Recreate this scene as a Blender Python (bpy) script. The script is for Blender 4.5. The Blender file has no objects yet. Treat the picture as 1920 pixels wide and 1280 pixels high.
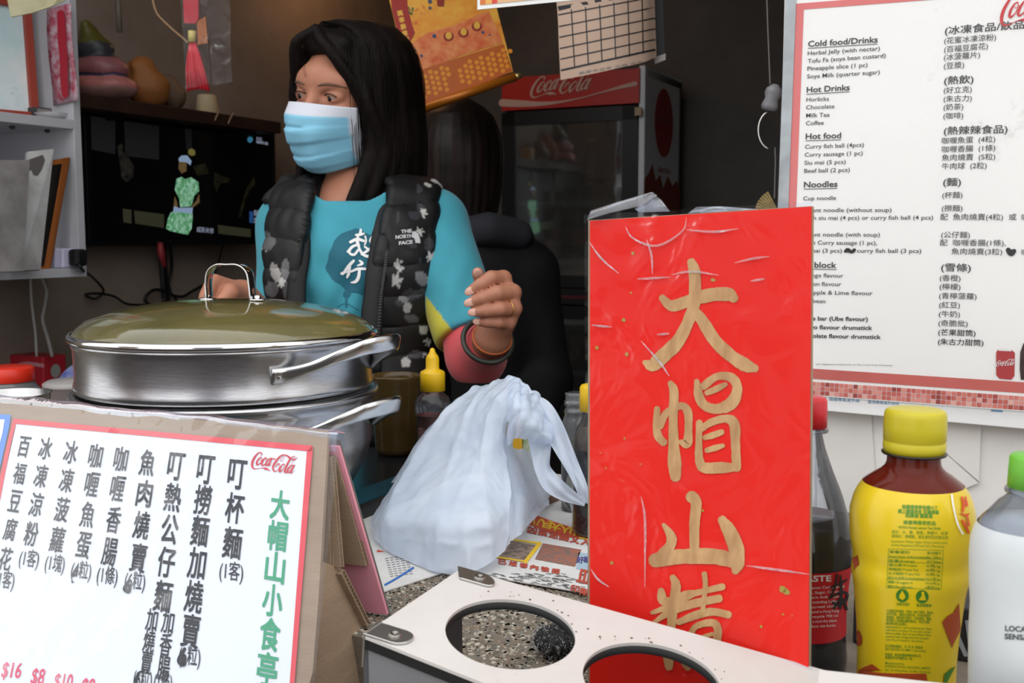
import bpy, bmesh, math, random
import numpy as np
from mathutils import Vector
from mathutils.bvhtree import BVHTree
import openvdb
random.seed(7); RNG = np.random.default_rng(7)
SC = bpy.context.scene; COL = SC.collection
# ------------------------------------------------------------------ camera, world, lights, exposure
FPX = 2000.0; PITCH = math.atan(200/FPX); CAM = np.array([0., 0., 1.3])
FWD = np.array([0, math.cos(PITCH), -math.sin(PITCH)]); UPV = np.array([0, math.sin(PITCH), math.cos(PITCH)]); RGT = np.array([1., 0, 0])
YAW = math.radians(27); E1 = np.array([math.cos(YAW), -math.sin(YAW), 0]); E2 = np.array([math.sin(YAW), math.cos(YAW), 0]); EZ = np.array([0, 0, 1.])
cd = bpy.data.cameras.new('camera'); cam = bpy.data.objects.new('camera', cd); COL.objects.link(cam)
cam.location = CAM; cam.rotation_euler = (math.pi/2-PITCH, 0, 0)
cd.sensor_width = 36; cd.lens = 36*FPX/1920; cd.clip_start = .02; cd.clip_end = 200
cd.dof.use_dof = True; cd.dof.focus_distance = .98; cd.dof.aperture_fstop = 16
SC.camera = cam
W = bpy.data.worlds.new('world'); SC.world = W; W.use_nodes = True
nt = W.node_tree; bg = nt.nodes['Background']
tc = nt.nodes.new('ShaderNodeTexCoord'); sx = nt.nodes.new('ShaderNodeSeparateXYZ'); cr = nt.nodes.new('ShaderNodeValToRGB')
nt.links.new(tc.outputs['Generated'], sx.inputs[0]); nt.links.new(sx.outputs['Z'], cr.inputs[0]); nt.links.new(cr.outputs[0], bg.inputs[0])
cr.color_ramp.elements[0].position = 0; cr.color_ramp.elements[0].color = (.84, .84, .84, 1)
cr.color_ramp.elements[1].position = .7; cr.color_ramp.elements[1].color = (1, 1, 1, 1)
bg.inputs[1].default_value = 1.75
SC.view_settings.view_transform = 'Standard'; SC.view_settings.look = 'None'; SC.view_settings.gamma = 1
SC.view_settings.use_curve_mapping = False; SC.view_settings.exposure = 0.0
# hazy sun behind the photographer
sd = bpy.data.lights.new('sun', 'SUN'); sd.energy = .5; sd.angle = math.radians(60); sd.color = (1, .98, .95)
so = bpy.data.objects.new('sun', sd); COL.objects.link(so); so.rotation_euler = (math.radians(48), 0, math.radians(-12))
# warm bulb deep in the stall, under its ceiling
pl = bpy.data.lights.new('warm_bulb', 'POINT'); pl.energy = 1.7; pl.color = (1, .52, .22); pl.shadow_soft_size = .06
po = bpy.data.objects.new('warm_bulb', pl); COL.objects.link(po)
po.location = tuple(-1.75*E1+2.55*E2+EZ*2.12)

# ------------------------------------------------------------------ projection helpers
def nz(v): v = np.asarray(v, float); return v/np.linalg.norm(v)
def ray(x, y): return FWD+RGT*(x-960)/FPX+UPV*(640-y)/FPX
def at(x, y, d): return CAM+d*ray(x, y)
def onplane(x, y, P0, n): r = ray(x, y); return CAM+r*(np.dot(P0-CAM, n)/np.dot(r, n))
def onz(x, y, z): return onplane(x, y, EZ*z, EZ)
def st(s, t, z): return s*E1+t*E2+EZ*z
def ont(x, y, t): return onplane(x, y, E2*t, E2)
def ons(x, y, s): return onplane(x, y, E1*s, E1)
# ------------------------------------------------------------------ materials
def lin(c):
    if isinstance(c, str): c = [int(c[i:i+2], 16)/255 for i in (0, 2, 4)]
    return tuple(((v+.055)/1.055)**2.4 if v > .04045 else v/12.92 for v in c[:3])+(1.,)
MATS = {}
def M(name, c=None, rough=.6, metal=0., c2=None, ns=8., var=None, bump=0., bs=60., spec=.5, alpha=1., trans=0., ior=1.45, coat=0., sheen=0., emit=0., stretch=None, attr=False, sub=0., dirt=None, ds=6., dthr=.62, obj=False):
    if name in MATS: return MATS[name]
    m = bpy.data.materials.new(name); MATS[name] = m; m.use_nodes = True
    t = m.node_tree; b = t.nodes['Principled BSDF']; L = t.links.new
    base = lin(c) if c is not None else (1, 1, 1, 1)
    b.inputs['Base Color'].default_value = base; b.inputs['Roughness'].default_value = rough; b.inputs['Metallic'].default_value = metal
    b.inputs['Specular IOR Level'].default_value = spec; b.inputs['Alpha'].default_value = alpha
    b.inputs['Transmission Weight'].default_value = trans; b.inputs['IOR'].default_value = ior
    b.inputs['Coat Weight'].default_value = coat; b.inputs['Coat Roughness'].default_value = .08; b.inputs['Sheen Weight'].default_value = sheen
    if sub: b.inputs['Subsurface Weight'].default_value = sub; b.inputs['Subsurface Radius'].default_value = (.01, .004, .002)
    co = None
    def coords():
        nonlocal co
        if co is None:
            tcn = t.nodes.new('ShaderNodeTexCoord'); mp = t.nodes.new('ShaderNodeMapping'); L(tcn.outputs['Object'], mp.inputs[0])
            if stretch: mp.inputs['Scale'].default_value = stretch
            co = mp.outputs[0]
        return co
    src = None
    if attr:
        a = t.nodes.new('ShaderNodeVertexColor'); a.layer_name = 'Col'; src = a.outputs[0]
    if c2 is not None:
        n = t.nodes.new('ShaderNodeTexNoise'); n.inputs['Scale'].default_value = ns; n.inputs['Detail'].default_value = 5; n.inputs['Roughness'].default_value = .6; L(coords(), n.inputs[0])
        r = t.nodes.new('ShaderNodeValToRGB'); r.color_ramp.elements[0].position = .35; r.color_ramp.elements[1].position = .65
        r.color_ramp.elements[0].color = base; r.color_ramp.elements[1].color = lin(c2); L(n.outputs[0], r.inputs[0])
        if src is None: src = r.outputs[0]
        else:
            mx = t.nodes.new('ShaderNodeMix'); mx.data_type = 'RGBA'; mx.blend_type = 'MULTIPLY'; mx.inputs[0].default_value = 1; L(src, mx.inputs[6]); L(r.outputs[0], mx.inputs[7]); src = mx.outputs[2]
    if dirt is not None:
        n = t.nodes.new('ShaderNodeTexNoise'); n.inputs['Scale'].default_value = ds; n.inputs['Detail'].default_value = 9; n.inputs['Roughness'].default_value = .72; L(coords(), n.inputs[0])
        r = t.nodes.new('ShaderNodeValToRGB'); r.color_ramp.elements[0].position = dthr; r.color_ramp.elements[0].color = (0, 0, 0, 1); r.color_ramp.elements[1].position = dthr+.09; L(n.outputs[0], r.inputs[0])
        mx = t.nodes.new('ShaderNodeMix'); mx.data_type = 'RGBA'; L(r.outputs[0], mx.inputs[0])
        if src is not None: L(src, mx.inputs[6])
        else: mx.inputs[6].default_value = base
        mx.inputs[7].default_value = lin(dirt); src = mx.outputs[2]
    if src is not None: L(src, b.inputs['Base Color'])
    if bump:
        n = t.nodes.new('ShaderNodeTexNoise'); n.inputs['Scale'].default_value = bs; n.inputs['Detail'].default_value = 4; L(coords(), n.inputs[0])
        bn = t.nodes.new('ShaderNodeBump'); bn.inputs['Strength'].default_value = bump; bn.inputs['Distance'].default_value = .002; L(n.outputs[0], bn.inputs['Height']); L(bn.outputs[0], b.inputs['Normal'])
    if emit:
        b.inputs['Emission Strength'].default_value = emit
        if src is not None: L(src, b.inputs['Emission Color'])
        else: b.inputs['Emission Color'].default_value = base
    return m
def film(name, tint='f4f8ff', haze=.06, rough=.08, bs=14., bump=.8, dist=.01, k=.35):
    """clear plastic film: mostly see-through, glossy, with a crinkled normal"""
    if name in MATS: return MATS[name]
    m = bpy.data.materials.new(name); MATS[name] = m; m.use_nodes = True; t = m.node_tree; L = t.links.new
    out = t.nodes['Material Output']; t.nodes.remove(t.nodes['Principled BSDF'])
    tr = t.nodes.new('ShaderNodeBsdfTransparent'); tr.inputs[0].default_value = lin(tint)
    gl = t.nodes.new('ShaderNodeBsdfGlossy'); gl.inputs['Roughness'].default_value = rough
    df = t.nodes.new('ShaderNodeBsdfDiffuse'); df.inputs[0].default_value = (.8, .8, .82, 1)
    n = t.nodes.new('ShaderNodeTexNoise'); n.inputs['Scale'].default_value = bs; n.inputs['Detail'].default_value = 3; n.inputs['Distortion'].default_value = 1.2
    tcn = t.nodes.new('ShaderNodeTexCoord'); L(tcn.outputs['Object'], n.inputs[0])
    bn = t.nodes.new('ShaderNodeBump'); bn.inputs['Strength'].default_value = bump; bn.inputs['Distance'].default_value = dist; L(n.outputs[0], bn.inputs['Height']); L(bn.outputs[0], gl.inputs['Normal'])
    fr = t.nodes.new('ShaderNodeFresnel'); fr.inputs[0].default_value = 1.5; L(bn.outputs[0], fr.inputs['Normal'])
    mu = t.nodes.new('ShaderNodeMath'); mu.operation = 'MULTIPLY'; mu.inputs[1].default_value = k*2.2; L(fr.outputs[0], mu.inputs[0])
    m1 = t.nodes.new('ShaderNodeMixShader'); m1.inputs[0].default_value = haze; L(tr.outputs[0], m1.inputs[1]); L(df.outputs[0], m1.inputs[2])
    m2 = t.nodes.new('ShaderNodeMixShader'); L(mu.outputs[0], m2.inputs[0]); L(m1.outputs[0], m2.inputs[1]); L(gl.outputs[0], m2.inputs[2])
    L(m2.outputs[0], out.inputs[0]); return m
# ------------------------------------------------------------------ objects
BASE = {}
def tag(o, label=None, cat=None, group=None, kind=None):
    if label: o['label'] = label
    if cat: o['category'] = cat
    if group: o['group'] = group
    if kind: o['kind'] = kind
    return o
def thing(name, label, cat, base, group=None):
    o = bpy.data.objects.new(name, None); COL.objects.link(o); o.location = tuple(base); o.empty_display_size = .03
    BASE[o.name] = np.array(base, float); return tag(o, label, cat, group)
def obj(name, V, Fc, mat, parent=None, smooth=False, label=None, colors=None, base=None):
    """V world-space vertices, Fc list of faces (or (n,4) array)"""
    V = np.asarray(V, np.float64).reshape(-1, 3)
    b = BASE.get(parent.name, np.zeros(3)) if parent is not None else (np.array(base, float) if base is not None else np.zeros(3))
    me = bpy.data.meshes.new(name)
    if isinstance(Fc, np.ndarray) and Fc.ndim == 2:
        k = Fc.shape[1]; n = len(Fc); me.vertices.add(len(V)); me.vertices.foreach_set('co', (V-b).astype(np.float32).ravel())
        me.loops.add(n*k); me.loops.foreach_set('vertex_index', Fc.astype(np.int32).ravel())
        me.polygons.add(n); me.polygons.foreach_set('loop_start', np.arange(0, n*k, k, dtype=np.int32)); me.polygons.foreach_set('loop_total', np.full(n, k, np.int32))
        me.update(calc_edges=True); me.validate()
    else:
        me.from_pydata([tuple(v) for v in (V-b)], [], [list(map(int, f)) for f in Fc]); me.update()
    if smooth: me.polygons.foreach_set('use_smooth', [True]*len(me.polygons))
    for mm in (mat if isinstance(mat, (list, tuple)) else [mat]): me.materials.append(mm)
    if colors is not None:
        ca = me.color_attributes.new('Col', 'FLOAT_COLOR', 'POINT')
        c = np.ones((len(V), 4), np.float32); c[:, :3] = colors; ca.data.foreach_set('color', c.ravel())
    o = bpy.data.objects.new(name, me); COL.objects.link(o)
    if parent is not None: o.parent = parent
    else: o.location = tuple(b)
    BASE[o.name] = b
    if label: o['label'] = label
    return o
def rebase(o):
    """put a one-mesh object's origin at its base"""
    n = len(o.data.vertices); a = np.empty(n*3, np.float32); o.data.vertices.foreach_get('co', a); a = a.reshape(-1, 3)
    c = (a.max(0)+a.min(0))/2; c[2] = a[:, 2].min(); a -= c; o.data.vertices.foreach_set('co', a.ravel()); o.location = tuple(c); o.data.update(); return o
def copy_thing(r, delta, label, group=None):
    c = r.copy(); COL.objects.link(c); c.location = tuple(np.array(r.location)+np.asarray(delta)); c['label'] = label
    BASE[c.name] = BASE.get(r.name, np.zeros(3))+np.asarray(delta)
    for ch in list(r.children):
        d = ch.copy(); COL.objects.link(d); d.parent = c
        for g in list(ch.children): e = g.copy(); COL.objects.link(e); e.parent = d
    return c
def mod(o, kind, **kw):
    m = o.modifiers.new(kind.lower(), kind)
    for k, v in kw.items(): setattr(m, k, v)
    return m
class MB:
    def __init__(s): s.V = []; s.F = []
    def add(s, V, Fc):
        n = len(s.V); s.V += [tuple(map(float, v)) for v in V]; s.F += [[int(i)+n for i in f] for f in Fc]; return s
    def box(s, c, ex, ey, ez):
        """centre and three half-extent vectors"""
        c, ex, ey, ez = map(np.asarray, (c, ex, ey, ez)); V = [c+a*ex+b*ey+d*ez for a in (-1, 1) for b in (-1, 1) for d in (-1, 1)]
        return s.add(V, [(0, 1, 3, 2), (4, 6, 7, 5), (0, 4, 5, 1), (2, 3, 7, 6), (0, 2, 6, 4), (1, 5, 7, 3)])
    def sbox(s, s0, s1, t0, t1, z0, z1): return s.box(st((s0+s1)/2, (t0+t1)/2, (z0+z1)/2), E1*(s1-s0)/2, E2*(t1-t0)/2, EZ*(z1-z0)/2)
    def slab(s, pts, nrm, th):
        """polygon (world points) extruded by nrm*th"""
        P = [np.asarray(p, float) for p in pts]; n = len(P); o = np.asarray(nrm)*th
        V = P+[p+o for p in P]; return s.add(V, [list(range(n))[::-1], list(range(n, 2*n))]+[(i, (i+1) % n, n+(i+1) % n, n+i) for i in range(n)])
    def tube(s, P, r, k=8, caps=True, flat=None):
        P = np.asarray(P, float); n = len(P); r = np.full(n, r) if np.isscalar(r) else np.asarray(r, float)
        T = np.gradient(P, axis=0); T /= np.linalg.norm(T, axis=1)[:, None]+1e-12
        u = np.cross(T[0], [0, 0, 1.]); u = u if np.linalg.norm(u) > 1e-3 else np.cross(T[0], [1., 0, 0]); u = nz(u); V = []
        for i in range(n):
            u = nz(u-T[i]*np.dot(u, T[i])); w = np.cross(T[i], u)
            for j in range(k):
                a = 2*math.pi*j/k; V.append(P[i]+r[i]*(math.cos(a)*u*(flat or 1)+math.sin(a)*w))
        Fc = [(i*k+j, i*k+(j+1) % k, (i+1)*k+(j+1) % k, (i+1)*k+j) for i in range(n-1) for j in range(k)]
        if caps: Fc += [list(range(k))[::-1], [(n-1)*k+j for j in range(k)]]
        return s.add(V, Fc)
    def lathe(s, c, prof, k=48, ax=EZ, caps=True):
        """prof: list of (radius, height) along ax from c"""
        c = np.asarray(c, float); ax = nz(ax); u = np.cross(ax, [0, 1., 0]); u = nz(u) if np.linalg.norm(u) > 1e-3 else RGT; w = np.cross(ax, u); V = []
        for r, h in prof:
            for j in range(k):
                a = 2*math.pi*j/k; V.append(c+ax*h+r*(math.cos(a)*u+math.sin(a)*w))
        n = len(prof); Fc = [(i*k+j, i*k+(j+1) % k, (i+1)*k+(j+1) % k, (i+1)*k+j) for i in range(n-1) for j in range(k)]
        if caps:
            if prof[0][0] > 1e-4: Fc.append(list(range(k))[::-1])
            if prof[-1][0] > 1e-4: Fc.append([(n-1)*k+j for j in range(k)])
        return s.add(V, Fc)
    def ball(s, c, r, k=12, m=8, ax=None):
        c = np.asarray(c, float); r = np.full(3, r) if np.isscalar(r) else np.asarray(r); A = ax if ax is not None else np.eye(3); V = []
        for i in range(m+1):
            p = math.pi*i/m
            for j in range(k):
                a = 2*math.pi*j/k; V.append(c+A.T@(r*np.array([math.sin(p)*math.cos(a), math.sin(p)*math.sin(a), math.cos(p)])))
        return s.add(V, [(i*k+j, (i+1)*k+j, (i+1)*k+(j+1) % k, i*k+(j+1) % k) for i in range(m) for j in range(k)])
    def build(s, name, mat, parent=None, smooth=False, bevel=0, label=None, solid=0, base=None):
        o = obj(name, s.V, s.F, mat, parent, smooth, label, base=base)
        if bevel: mod(o, 'BEVEL', width=bevel, segments=2, limit_method='ANGLE')
        if solid: mod(o, 'SOLIDIFY', thickness=solid, offset=0)
        if smooth == 'auto' or bevel: mod(o, 'WEIGHTED_NORMAL') if False else None
        return o
def auto_smooth(o, ang=40):
    """smooth shading with sharp edges kept"""
    me = o.data; bm = bmesh.new(); bm.from_mesh(me)
    bmesh.ops.remove_doubles(bm, verts=bm.verts, dist=1e-6)
    for e in bm.edges: e.smooth = not (len(e.link_faces) == 2 and e.calc_face_angle(0) > math.radians(ang))
    for f in bm.faces: f.smooth = True
    bmesh.ops.recalc_face_normals(bm, faces=bm.faces)
    bm.to_mesh(me); bm.free(); return o
def catmull(P, n=6):
    P = np.asarray(P, float); Q = np.vstack([2*P[0]-P[1], P, 2*P[-1]-P[-2]]); out = []
    for i in range(1, len(Q)-2):
        for k in range(n):
            t = k/n; out.append(.5*((2*Q[i])+(-Q[i-1]+Q[i+1])*t+(2*Q[i-1]-5*Q[i]+4*Q[i+1]-Q[i+2])*t*t+(-Q[i-1]+3*Q[i]-3*Q[i+1]+Q[i+2])*t**3))
    out.append(Q[-2]); return np.array(out)
# ------------------------------------------------------------------ flat print: text and strokes in a 2-D frame
GLY = {}
def glyph(ch, bold=0.):
    k = (ch, bold)
    if k not in GLY:
        c = bpy.data.curves.new('g', 'FONT'); c.body = ch; cjk = any(ord(q) > 0x2e80 for q in ch); c.offset = 0 if cjk else bold; c.resolution_u = 3; c.fill_mode = 'FRONT'
        o = bpy.data.objects.new('g', c); m = o.to_mesh(); V = np.array([v.co[:2] for v in m.vertices]).reshape(-1, 2); Fc = [list(p.vertices) for p in m.polygons]
        o.to_mesh_clear(); bpy.data.objects.remove(o); bpy.data.curves.remove(c); GLY[k] = (V, Fc)
    return GLY[k]
def boffs(t, bold): return [(0, 0, 0)]+([(dx*bold*.72, dy*bold*.72, 1.2e-5*(k+1)) for k, (dx, dy) in enumerate(((1, 1), (-1, 1), (1, -1), (-1, -1)))] if bold > .002 and any(ord(q) > 0x2e80 for q in t) else [])
class Print2D:
    """collects flat shapes in (u, v) and maps them with a function to world points"""
    def __init__(s, fmap): s.f = fmap; s.V = []; s.F = []; s.k = 0
    def put(s, V2, Fc, lift=0.):
        n = len(s.V); s.V += [s.f(v[0], v[1], lift) for v in V2]; s.F += [[i+n for i in f] for f in Fc]
    def text(s, txt, u0, v0, u1, v1, h, bold=0., shear=0.):
        """text whose ink runs from (u0,v0) to (u1,v1), cap height h"""
        V, Fc = glyph(txt, bold)
        if not len(V): return
        x0, x1 = V[:, 0].min(), V[:, 0].max(); d = np.array([u1-u0, v1-v0]); L = np.linalg.norm(d); e = d/L; q = np.array([-e[1], e[0]]); sx_ = L/(x1-x0); sy = h/.70
        for dx, dy, dl in boffs(txt, bold):
            X = (V[:, 0]+dx-x0)*sx_; Y = (V[:, 1]+dy)*sy; X = X+Y*shear; s.put(np.array([u0, v0])+X[:, None]*e+Y[:, None]*q, Fc, dl)
    def char(s, ch, cu, cv, w, h, e=(1, 0), bold=0., q=None):
        V, Fc = glyph(ch, bold)
        if not len(V): return
        lo, hi = V.min(0), V.max(0); c = (lo+hi)/2; e = np.array(e, float); q = np.array([-e[1], e[0]]) if q is None else np.array(q, float)
        for dx, dy, dl in boffs(ch, bold): X = (V+[dx, dy]-c)/(hi-lo)*np.array([w, h]); s.put(np.array([cu, cv])+X[:, :1]*e+X[:, 1:]*q, Fc, dl)
    def stroke(s, P, n=5, rag=0.):
        """P: (u, v, width) points -> ribbon with round-ish ends"""
        P = catmull(P, n); c = P[:, :2]; w = np.maximum(P[:, 2], 1e-6)/2; T = np.gradient(c, axis=0); T /= np.linalg.norm(T, axis=1)[:, None]+1e-12; N = np.c_[-T[:, 1], T[:, 0]]
        if rag: w = w*(1+rag*RNG.normal(size=len(w))); w = np.maximum(w, 1e-6)
        c = np.vstack([c[0]-T[0]*w[0]*.8, c[0]-T[0]*w[0]*.5, c, c[-1]+T[-1]*w[-1]*.5, c[-1]+T[-1]*w[-1]*.8]); N = np.vstack([N[0], N[0], N, N[-1], N[-1]]); w = np.r_[w[0]*.35, w[0]*.8, w, w[-1]*.8, w[-1]*.35]
        s.k += 1; n = len(c); V = np.vstack([c+N*w[:, None], c-N*w[:, None]])
        s.put(V, [(i, i+1, n+i+1, n+i) for i in range(n-1)], s.k*2e-5)
    def rect(s, u0, v0, u1, v1): s.put([(u0, v0), (u1, v0), (u1, v1), (u0, v1)], [(0, 1, 2, 3)])
    def poly(s, P): s.put(P, [list(range(len(P)))])
    def disc(s, u, v, ru, rv, k=24): s.poly([(u+ru*math.cos(6.2832*i/k), v+rv*math.sin(6.2832*i/k)) for i in range(k)])
    def build(s, name, mat, parent, label=None): return obj(name, s.V, s.F, mat, parent, False, label) if s.V else None
class Plane:
    """a plane in the place with in-plane axes; px() gives the in-plane coordinates of a pixel"""
    def __init__(s, O, u, v): s.O = np.array(O, float); s.u = nz(u); s.n = nz(np.cross(s.u, v)); s.v = nz(np.cross(s.n, s.u))
    def px(s, x, y): P = onplane(x, y, s.O, s.n)-s.O; return np.array([P@s.u, P@s.v])
    def w(s, a, b, l=0.): return s.O+a*s.u+b*s.v+l*s.n
    def printer(s, lift=.0006): return Print2D(lambda a, b, l: s.w(a, b, lift+l))
    def pxprinter(s, lift=.0006):
        def f(x, y, l): a = s.px(x, y); return s.w(a[0], a[1], lift+l)
        return Print2D(f)
    def pts(s, pix, l=0.): return [s.w(*s.px(x, y), l) for x, y in pix]
COKE = [[(470,250,20),(495,190,35),(450,145,30),(370,170,35),(270,280,55),(190,420,65),(160,560,65),(180,660,50),(250,710,30),(400,695,14),(540,680,25),(620,705,70),(690,720,50),(790,790,8)],
[(480,310,25),(420,330,30),(340,440,50),(320,540,55),(350,570,40),(430,520,20),(490,400,14),(490,320,20)],[(420,370,10),(440,415,10),(540,390,14)],
[(640,400,30),(660,340,25),(620,325,25),(540,420,50),(490,530,55),(520,590,45),(590,560,20),(650,500,12)],
[(800,345,25),(730,380,35),(650,500,50),(630,590,50),(700,560,15),(830,350,40)],[(850,345,45),(770,480,50),(725,590,55),(790,570,15),(850,490,10)],
[(905,378,40),(945,360,40)],[(1280,270,12),(1210,430,12),(1150,450,12),(1140,390,12),(1200,290,12),(1250,250,14)],
[(1240,225,30),(1130,280,40),(1000,430,60),(910,580,65),(880,700,60),(930,790,40),(1010,780,20),(1090,690,12),(1110,580,16),(1090,530,25),(1040,560,35),(980,660,15)],
[(1240,235,30),(1320,240,35),(1400,280,50),(1480,350,70)],[(1550,400,40),(1640,385,35),(1740,310,6)],
[(1270,545,30),(1200,580,30),(1120,700,50),(1110,800,55),(1150,800,35),(1240,700,16),(1285,600,16),(1270,545,20)],
[(1640,275,14),(1570,300,25),(1450,420,50),(1350,620,55),(1290,780,55),(1310,840,45),(1370,800,12),(1550,500,10),(1640,290,10)],
[(1590,590,25),(1500,610,35),(1400,740,50),(1390,830,55),(1470,800,15),(1590,620,35)],[(1620,590,45),(1530,740,50),(1490,840,55),(1560,830,15),(1630,750,8)]]
def coke(pr, fu):
    """script lettering; fu maps unit coords (x 0..1 right, y 0..~.45 down, tilt removed) to printer coords, width scale"""
    for S in COKE:
        pr.stroke([(*fu((x-140)/1600, (y-140-.235*(x-140))/1600), w/1600*fu.s) for x, y, w in S], 4)
# ------------------------------------------------------------------ signed distance bodies
class SDF:
    def __init__(s, lo, hi, h):
        s.lo = np.array(lo, float); s.h = h; s.n = np.ceil((np.array(hi)-s.lo)/h).astype(int)+1
        s.ax = [s.lo[i]+h*np.arange(s.n[i]) for i in range(3)]; s.F = np.full(tuple(s.n), .05, np.float32)
    def blk(s, lo, hi):
        i0 = np.clip(np.floor((np.array(lo)-s.lo)/s.h).astype(int), 0, s.n-1); i1 = np.clip(np.ceil((np.array(hi)-s.lo)/s.h).astype(int)+1, 1, s.n)
        sl = tuple(slice(a, b) for a, b in zip(i0, i1)); X = [s.ax[i][sl[i]].astype(np.float32) for i in range(3)]
        return sl, X[0][:, None, None], X[1][None, :, None], X[2][None, None, :]
    def comb(s, sl, D, k, op):
        F = s.F[sl]
        if op == 'add':
            if k: h = np.clip(.5+.5*(F-D)/k, 0, 1); s.F[sl] = F+(D-F)*h-k*h*(1-h)
            else: s.F[sl] = np.minimum(F, D)
        else:
            if k: h = np.clip(.5-.5*(F+D)/k, 0, 1); s.F[sl] = F+(-D-F)*h+k*h*(1-h)
            else: s.F[sl] = np.maximum(F, -D)
    def cone(s, a, b, r1, r2, k=.01, op='add', pad=.03):
        a = np.asarray(a, float); b = np.asarray(b, float); m = max(r1, r2)+pad; sl, X, Y, Z = s.blk(np.minimum(a, b)-m, np.maximum(a, b)+m)
        ba = b-a; L = ba@ba+1e-12; px, py, pz = X-a[0], Y-a[1], Z-a[2]; h = np.clip((px*ba[0]+py*ba[1]+pz*ba[2])/L, 0, 1)
        D = np.sqrt((px-h*ba[0])**2+(py-h*ba[1])**2+(pz-h*ba[2])**2)-(r1+(r2-r1)*h); s.comb(sl, D.astype(np.float32), k, op); return s
    def chain(s, P, R, k=.004):
        P = np.asarray(P, float); R = np.asarray(R, float); m = R.max()+.02; sl, X, Y, Z = s.blk(P.min(0)-m, P.max(0)+m); D = None
        for i in range(len(P)-1):
            a, ba = P[i], P[i+1]-P[i]; L = ba@ba+1e-12; px, py, pz = X-a[0], Y-a[1], Z-a[2]; h = np.clip((px*ba[0]+py*ba[1]+pz*ba[2])/L, 0, 1)
            d = np.sqrt((px-h*ba[0])**2+(py-h*ba[1])**2+(pz-h*ba[2])**2)-(R[i]+(R[i+1]-R[i])*h); D = d if D is None else np.minimum(D, d)
        s.comb(sl, D.astype(np.float32), k, 'add'); return s
    def ell(s, c, r, A=None, k=.01, op='add', pad=.03):
        c = np.asarray(c, float); r = np.asarray(r, float); A = np.eye(3) if A is None else A; m = max(r)+pad; sl, X, Y, Z = s.blk(c-m, c+m)
        X, Y, Z = X-c[0], Y-c[1], Z-c[2]; q = [A[i][0]*X+A[i][1]*Y+A[i][2]*Z for i in range(3)]
        k0 = np.sqrt(sum((q[i]/r[i])**2 for i in range(3)))+1e-9; k1 = np.sqrt(sum((q[i]/r[i]**2)**2 for i in range(3)))+1e-9
        s.comb(sl, (k0*(k0-1)/k1).astype(np.float32), k, op); return s
    def fn(s, f, op='add', k=0.):
        """f(X,Y,Z)->distance over the whole grid"""
        sl, X, Y, Z = s.blk(s.lo, s.lo+s.h*s.n); s.comb(sl, np.broadcast_to(f(X, Y, Z), s.F.shape).astype(np.float32), k, op); return s
    def inter(s, f, k=0.):
        sl, X, Y, Z = s.blk(s.lo, s.lo+s.h*s.n); D = np.broadcast_to(f(X, Y, Z), s.F.shape).astype(np.float32); s.comb(sl, -D, k, 'sub'); return s
    def mesh(s):
        F = np.clip(s.F, -.05, .05); F[0] = F[-1] = .05; F[:, 0] = F[:, -1] = .05; F[:, :, 0] = F[:, :, -1] = .05
        g = openvdb.FloatGrid(.05); g.copyFromArray(np.ascontiguousarray(F)); V, Q = g.convertToQuads(0.0)
        return V*s.h+s.lo, Q.astype(np.int64)[:, ::-1].copy()
def smooth_obj(name, sdf, mat, parent, colors=None, label=None, it=0):
    V, Q = sdf.mesh(); o = obj(name, V, Q, mat, parent, True, label, colors=colors(V) if colors else None)
    if it: mod(o, 'SMOOTH', iterations=it, factor=.5)
    return o, V, Q
class PP:
    def __init__(s, V): v = np.asarray(V)-CAM; d = v@FWD; s.x = 960+FPX*(v@RGT)/d; s.y = 640-FPX*(v@UPV)/d; s.d = d
def noise3(V, sc, seed=0):
    r = np.random.default_rng(seed); out = np.zeros(len(V))
    for _ in range(10):
        k = r.normal(size=3)*sc; out += np.sin(V@k+r.uniform(0, 6.28))
    return out/3.2
# ================================================================== the setting
CZ = .98                                    # counter top
SL = -2.0; TB = 1.285; TBACK = 3.42; CEIL = 2.3; SR = .75
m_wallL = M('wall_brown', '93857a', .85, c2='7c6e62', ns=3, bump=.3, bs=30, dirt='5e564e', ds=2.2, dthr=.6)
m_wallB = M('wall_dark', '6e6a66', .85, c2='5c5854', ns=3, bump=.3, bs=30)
def struct(name, mb, mat, **k): o = mb.build(name, mat, **k); o['kind'] = 'structure'; return o
struct('floor', MB().sbox(-6, 6, -5, 6, -.1, 0), M('asphalt', '55524d', .9, c2='6a6660', ns=20))
struct('wall_left', MB().sbox(SL-.12, SL, .55, TBACK+.12, 0, CEIL), m_wallL)
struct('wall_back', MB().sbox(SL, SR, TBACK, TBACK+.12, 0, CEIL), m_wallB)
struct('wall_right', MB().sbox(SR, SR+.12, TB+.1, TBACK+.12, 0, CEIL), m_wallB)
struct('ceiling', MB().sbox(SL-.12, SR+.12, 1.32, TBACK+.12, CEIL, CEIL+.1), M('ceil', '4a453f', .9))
# painted partition behind the bottles that carries the menu board
m_white = M('white_panel', 'efedeb', .55, c2='dcd9d6', ns=5, dirt='a79f98', ds=5, dthr=.6, bump=.15, bs=20)
sB0 = (ont(1470, 300, TB)@E1)
struct('wall_front', MB().sbox(sB0-.004, SR+.9, TB, TB+.1, 0, CEIL), m_white)
# buildings added behind the photographer, out of view, only to give reflections
for i, (s, w, h, c, lb) in enumerate([(-4.2, 1.9, 3.4, '8d8378', 'unseen beige building added behind the photographer to give reflections'), (-.9, 1.1, 2.6, '4e5a44', None), (2.4, 2.4, 3.8, '7b7f86', 'unseen grey building added behind the photographer to give reflections')]):
    if lb: tag(MB().sbox(s-w/2, s+w/2, -5.2, -4.6, 0, h).build('building', M('bb%d' % i, c, .9)), lb, 'building')
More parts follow.
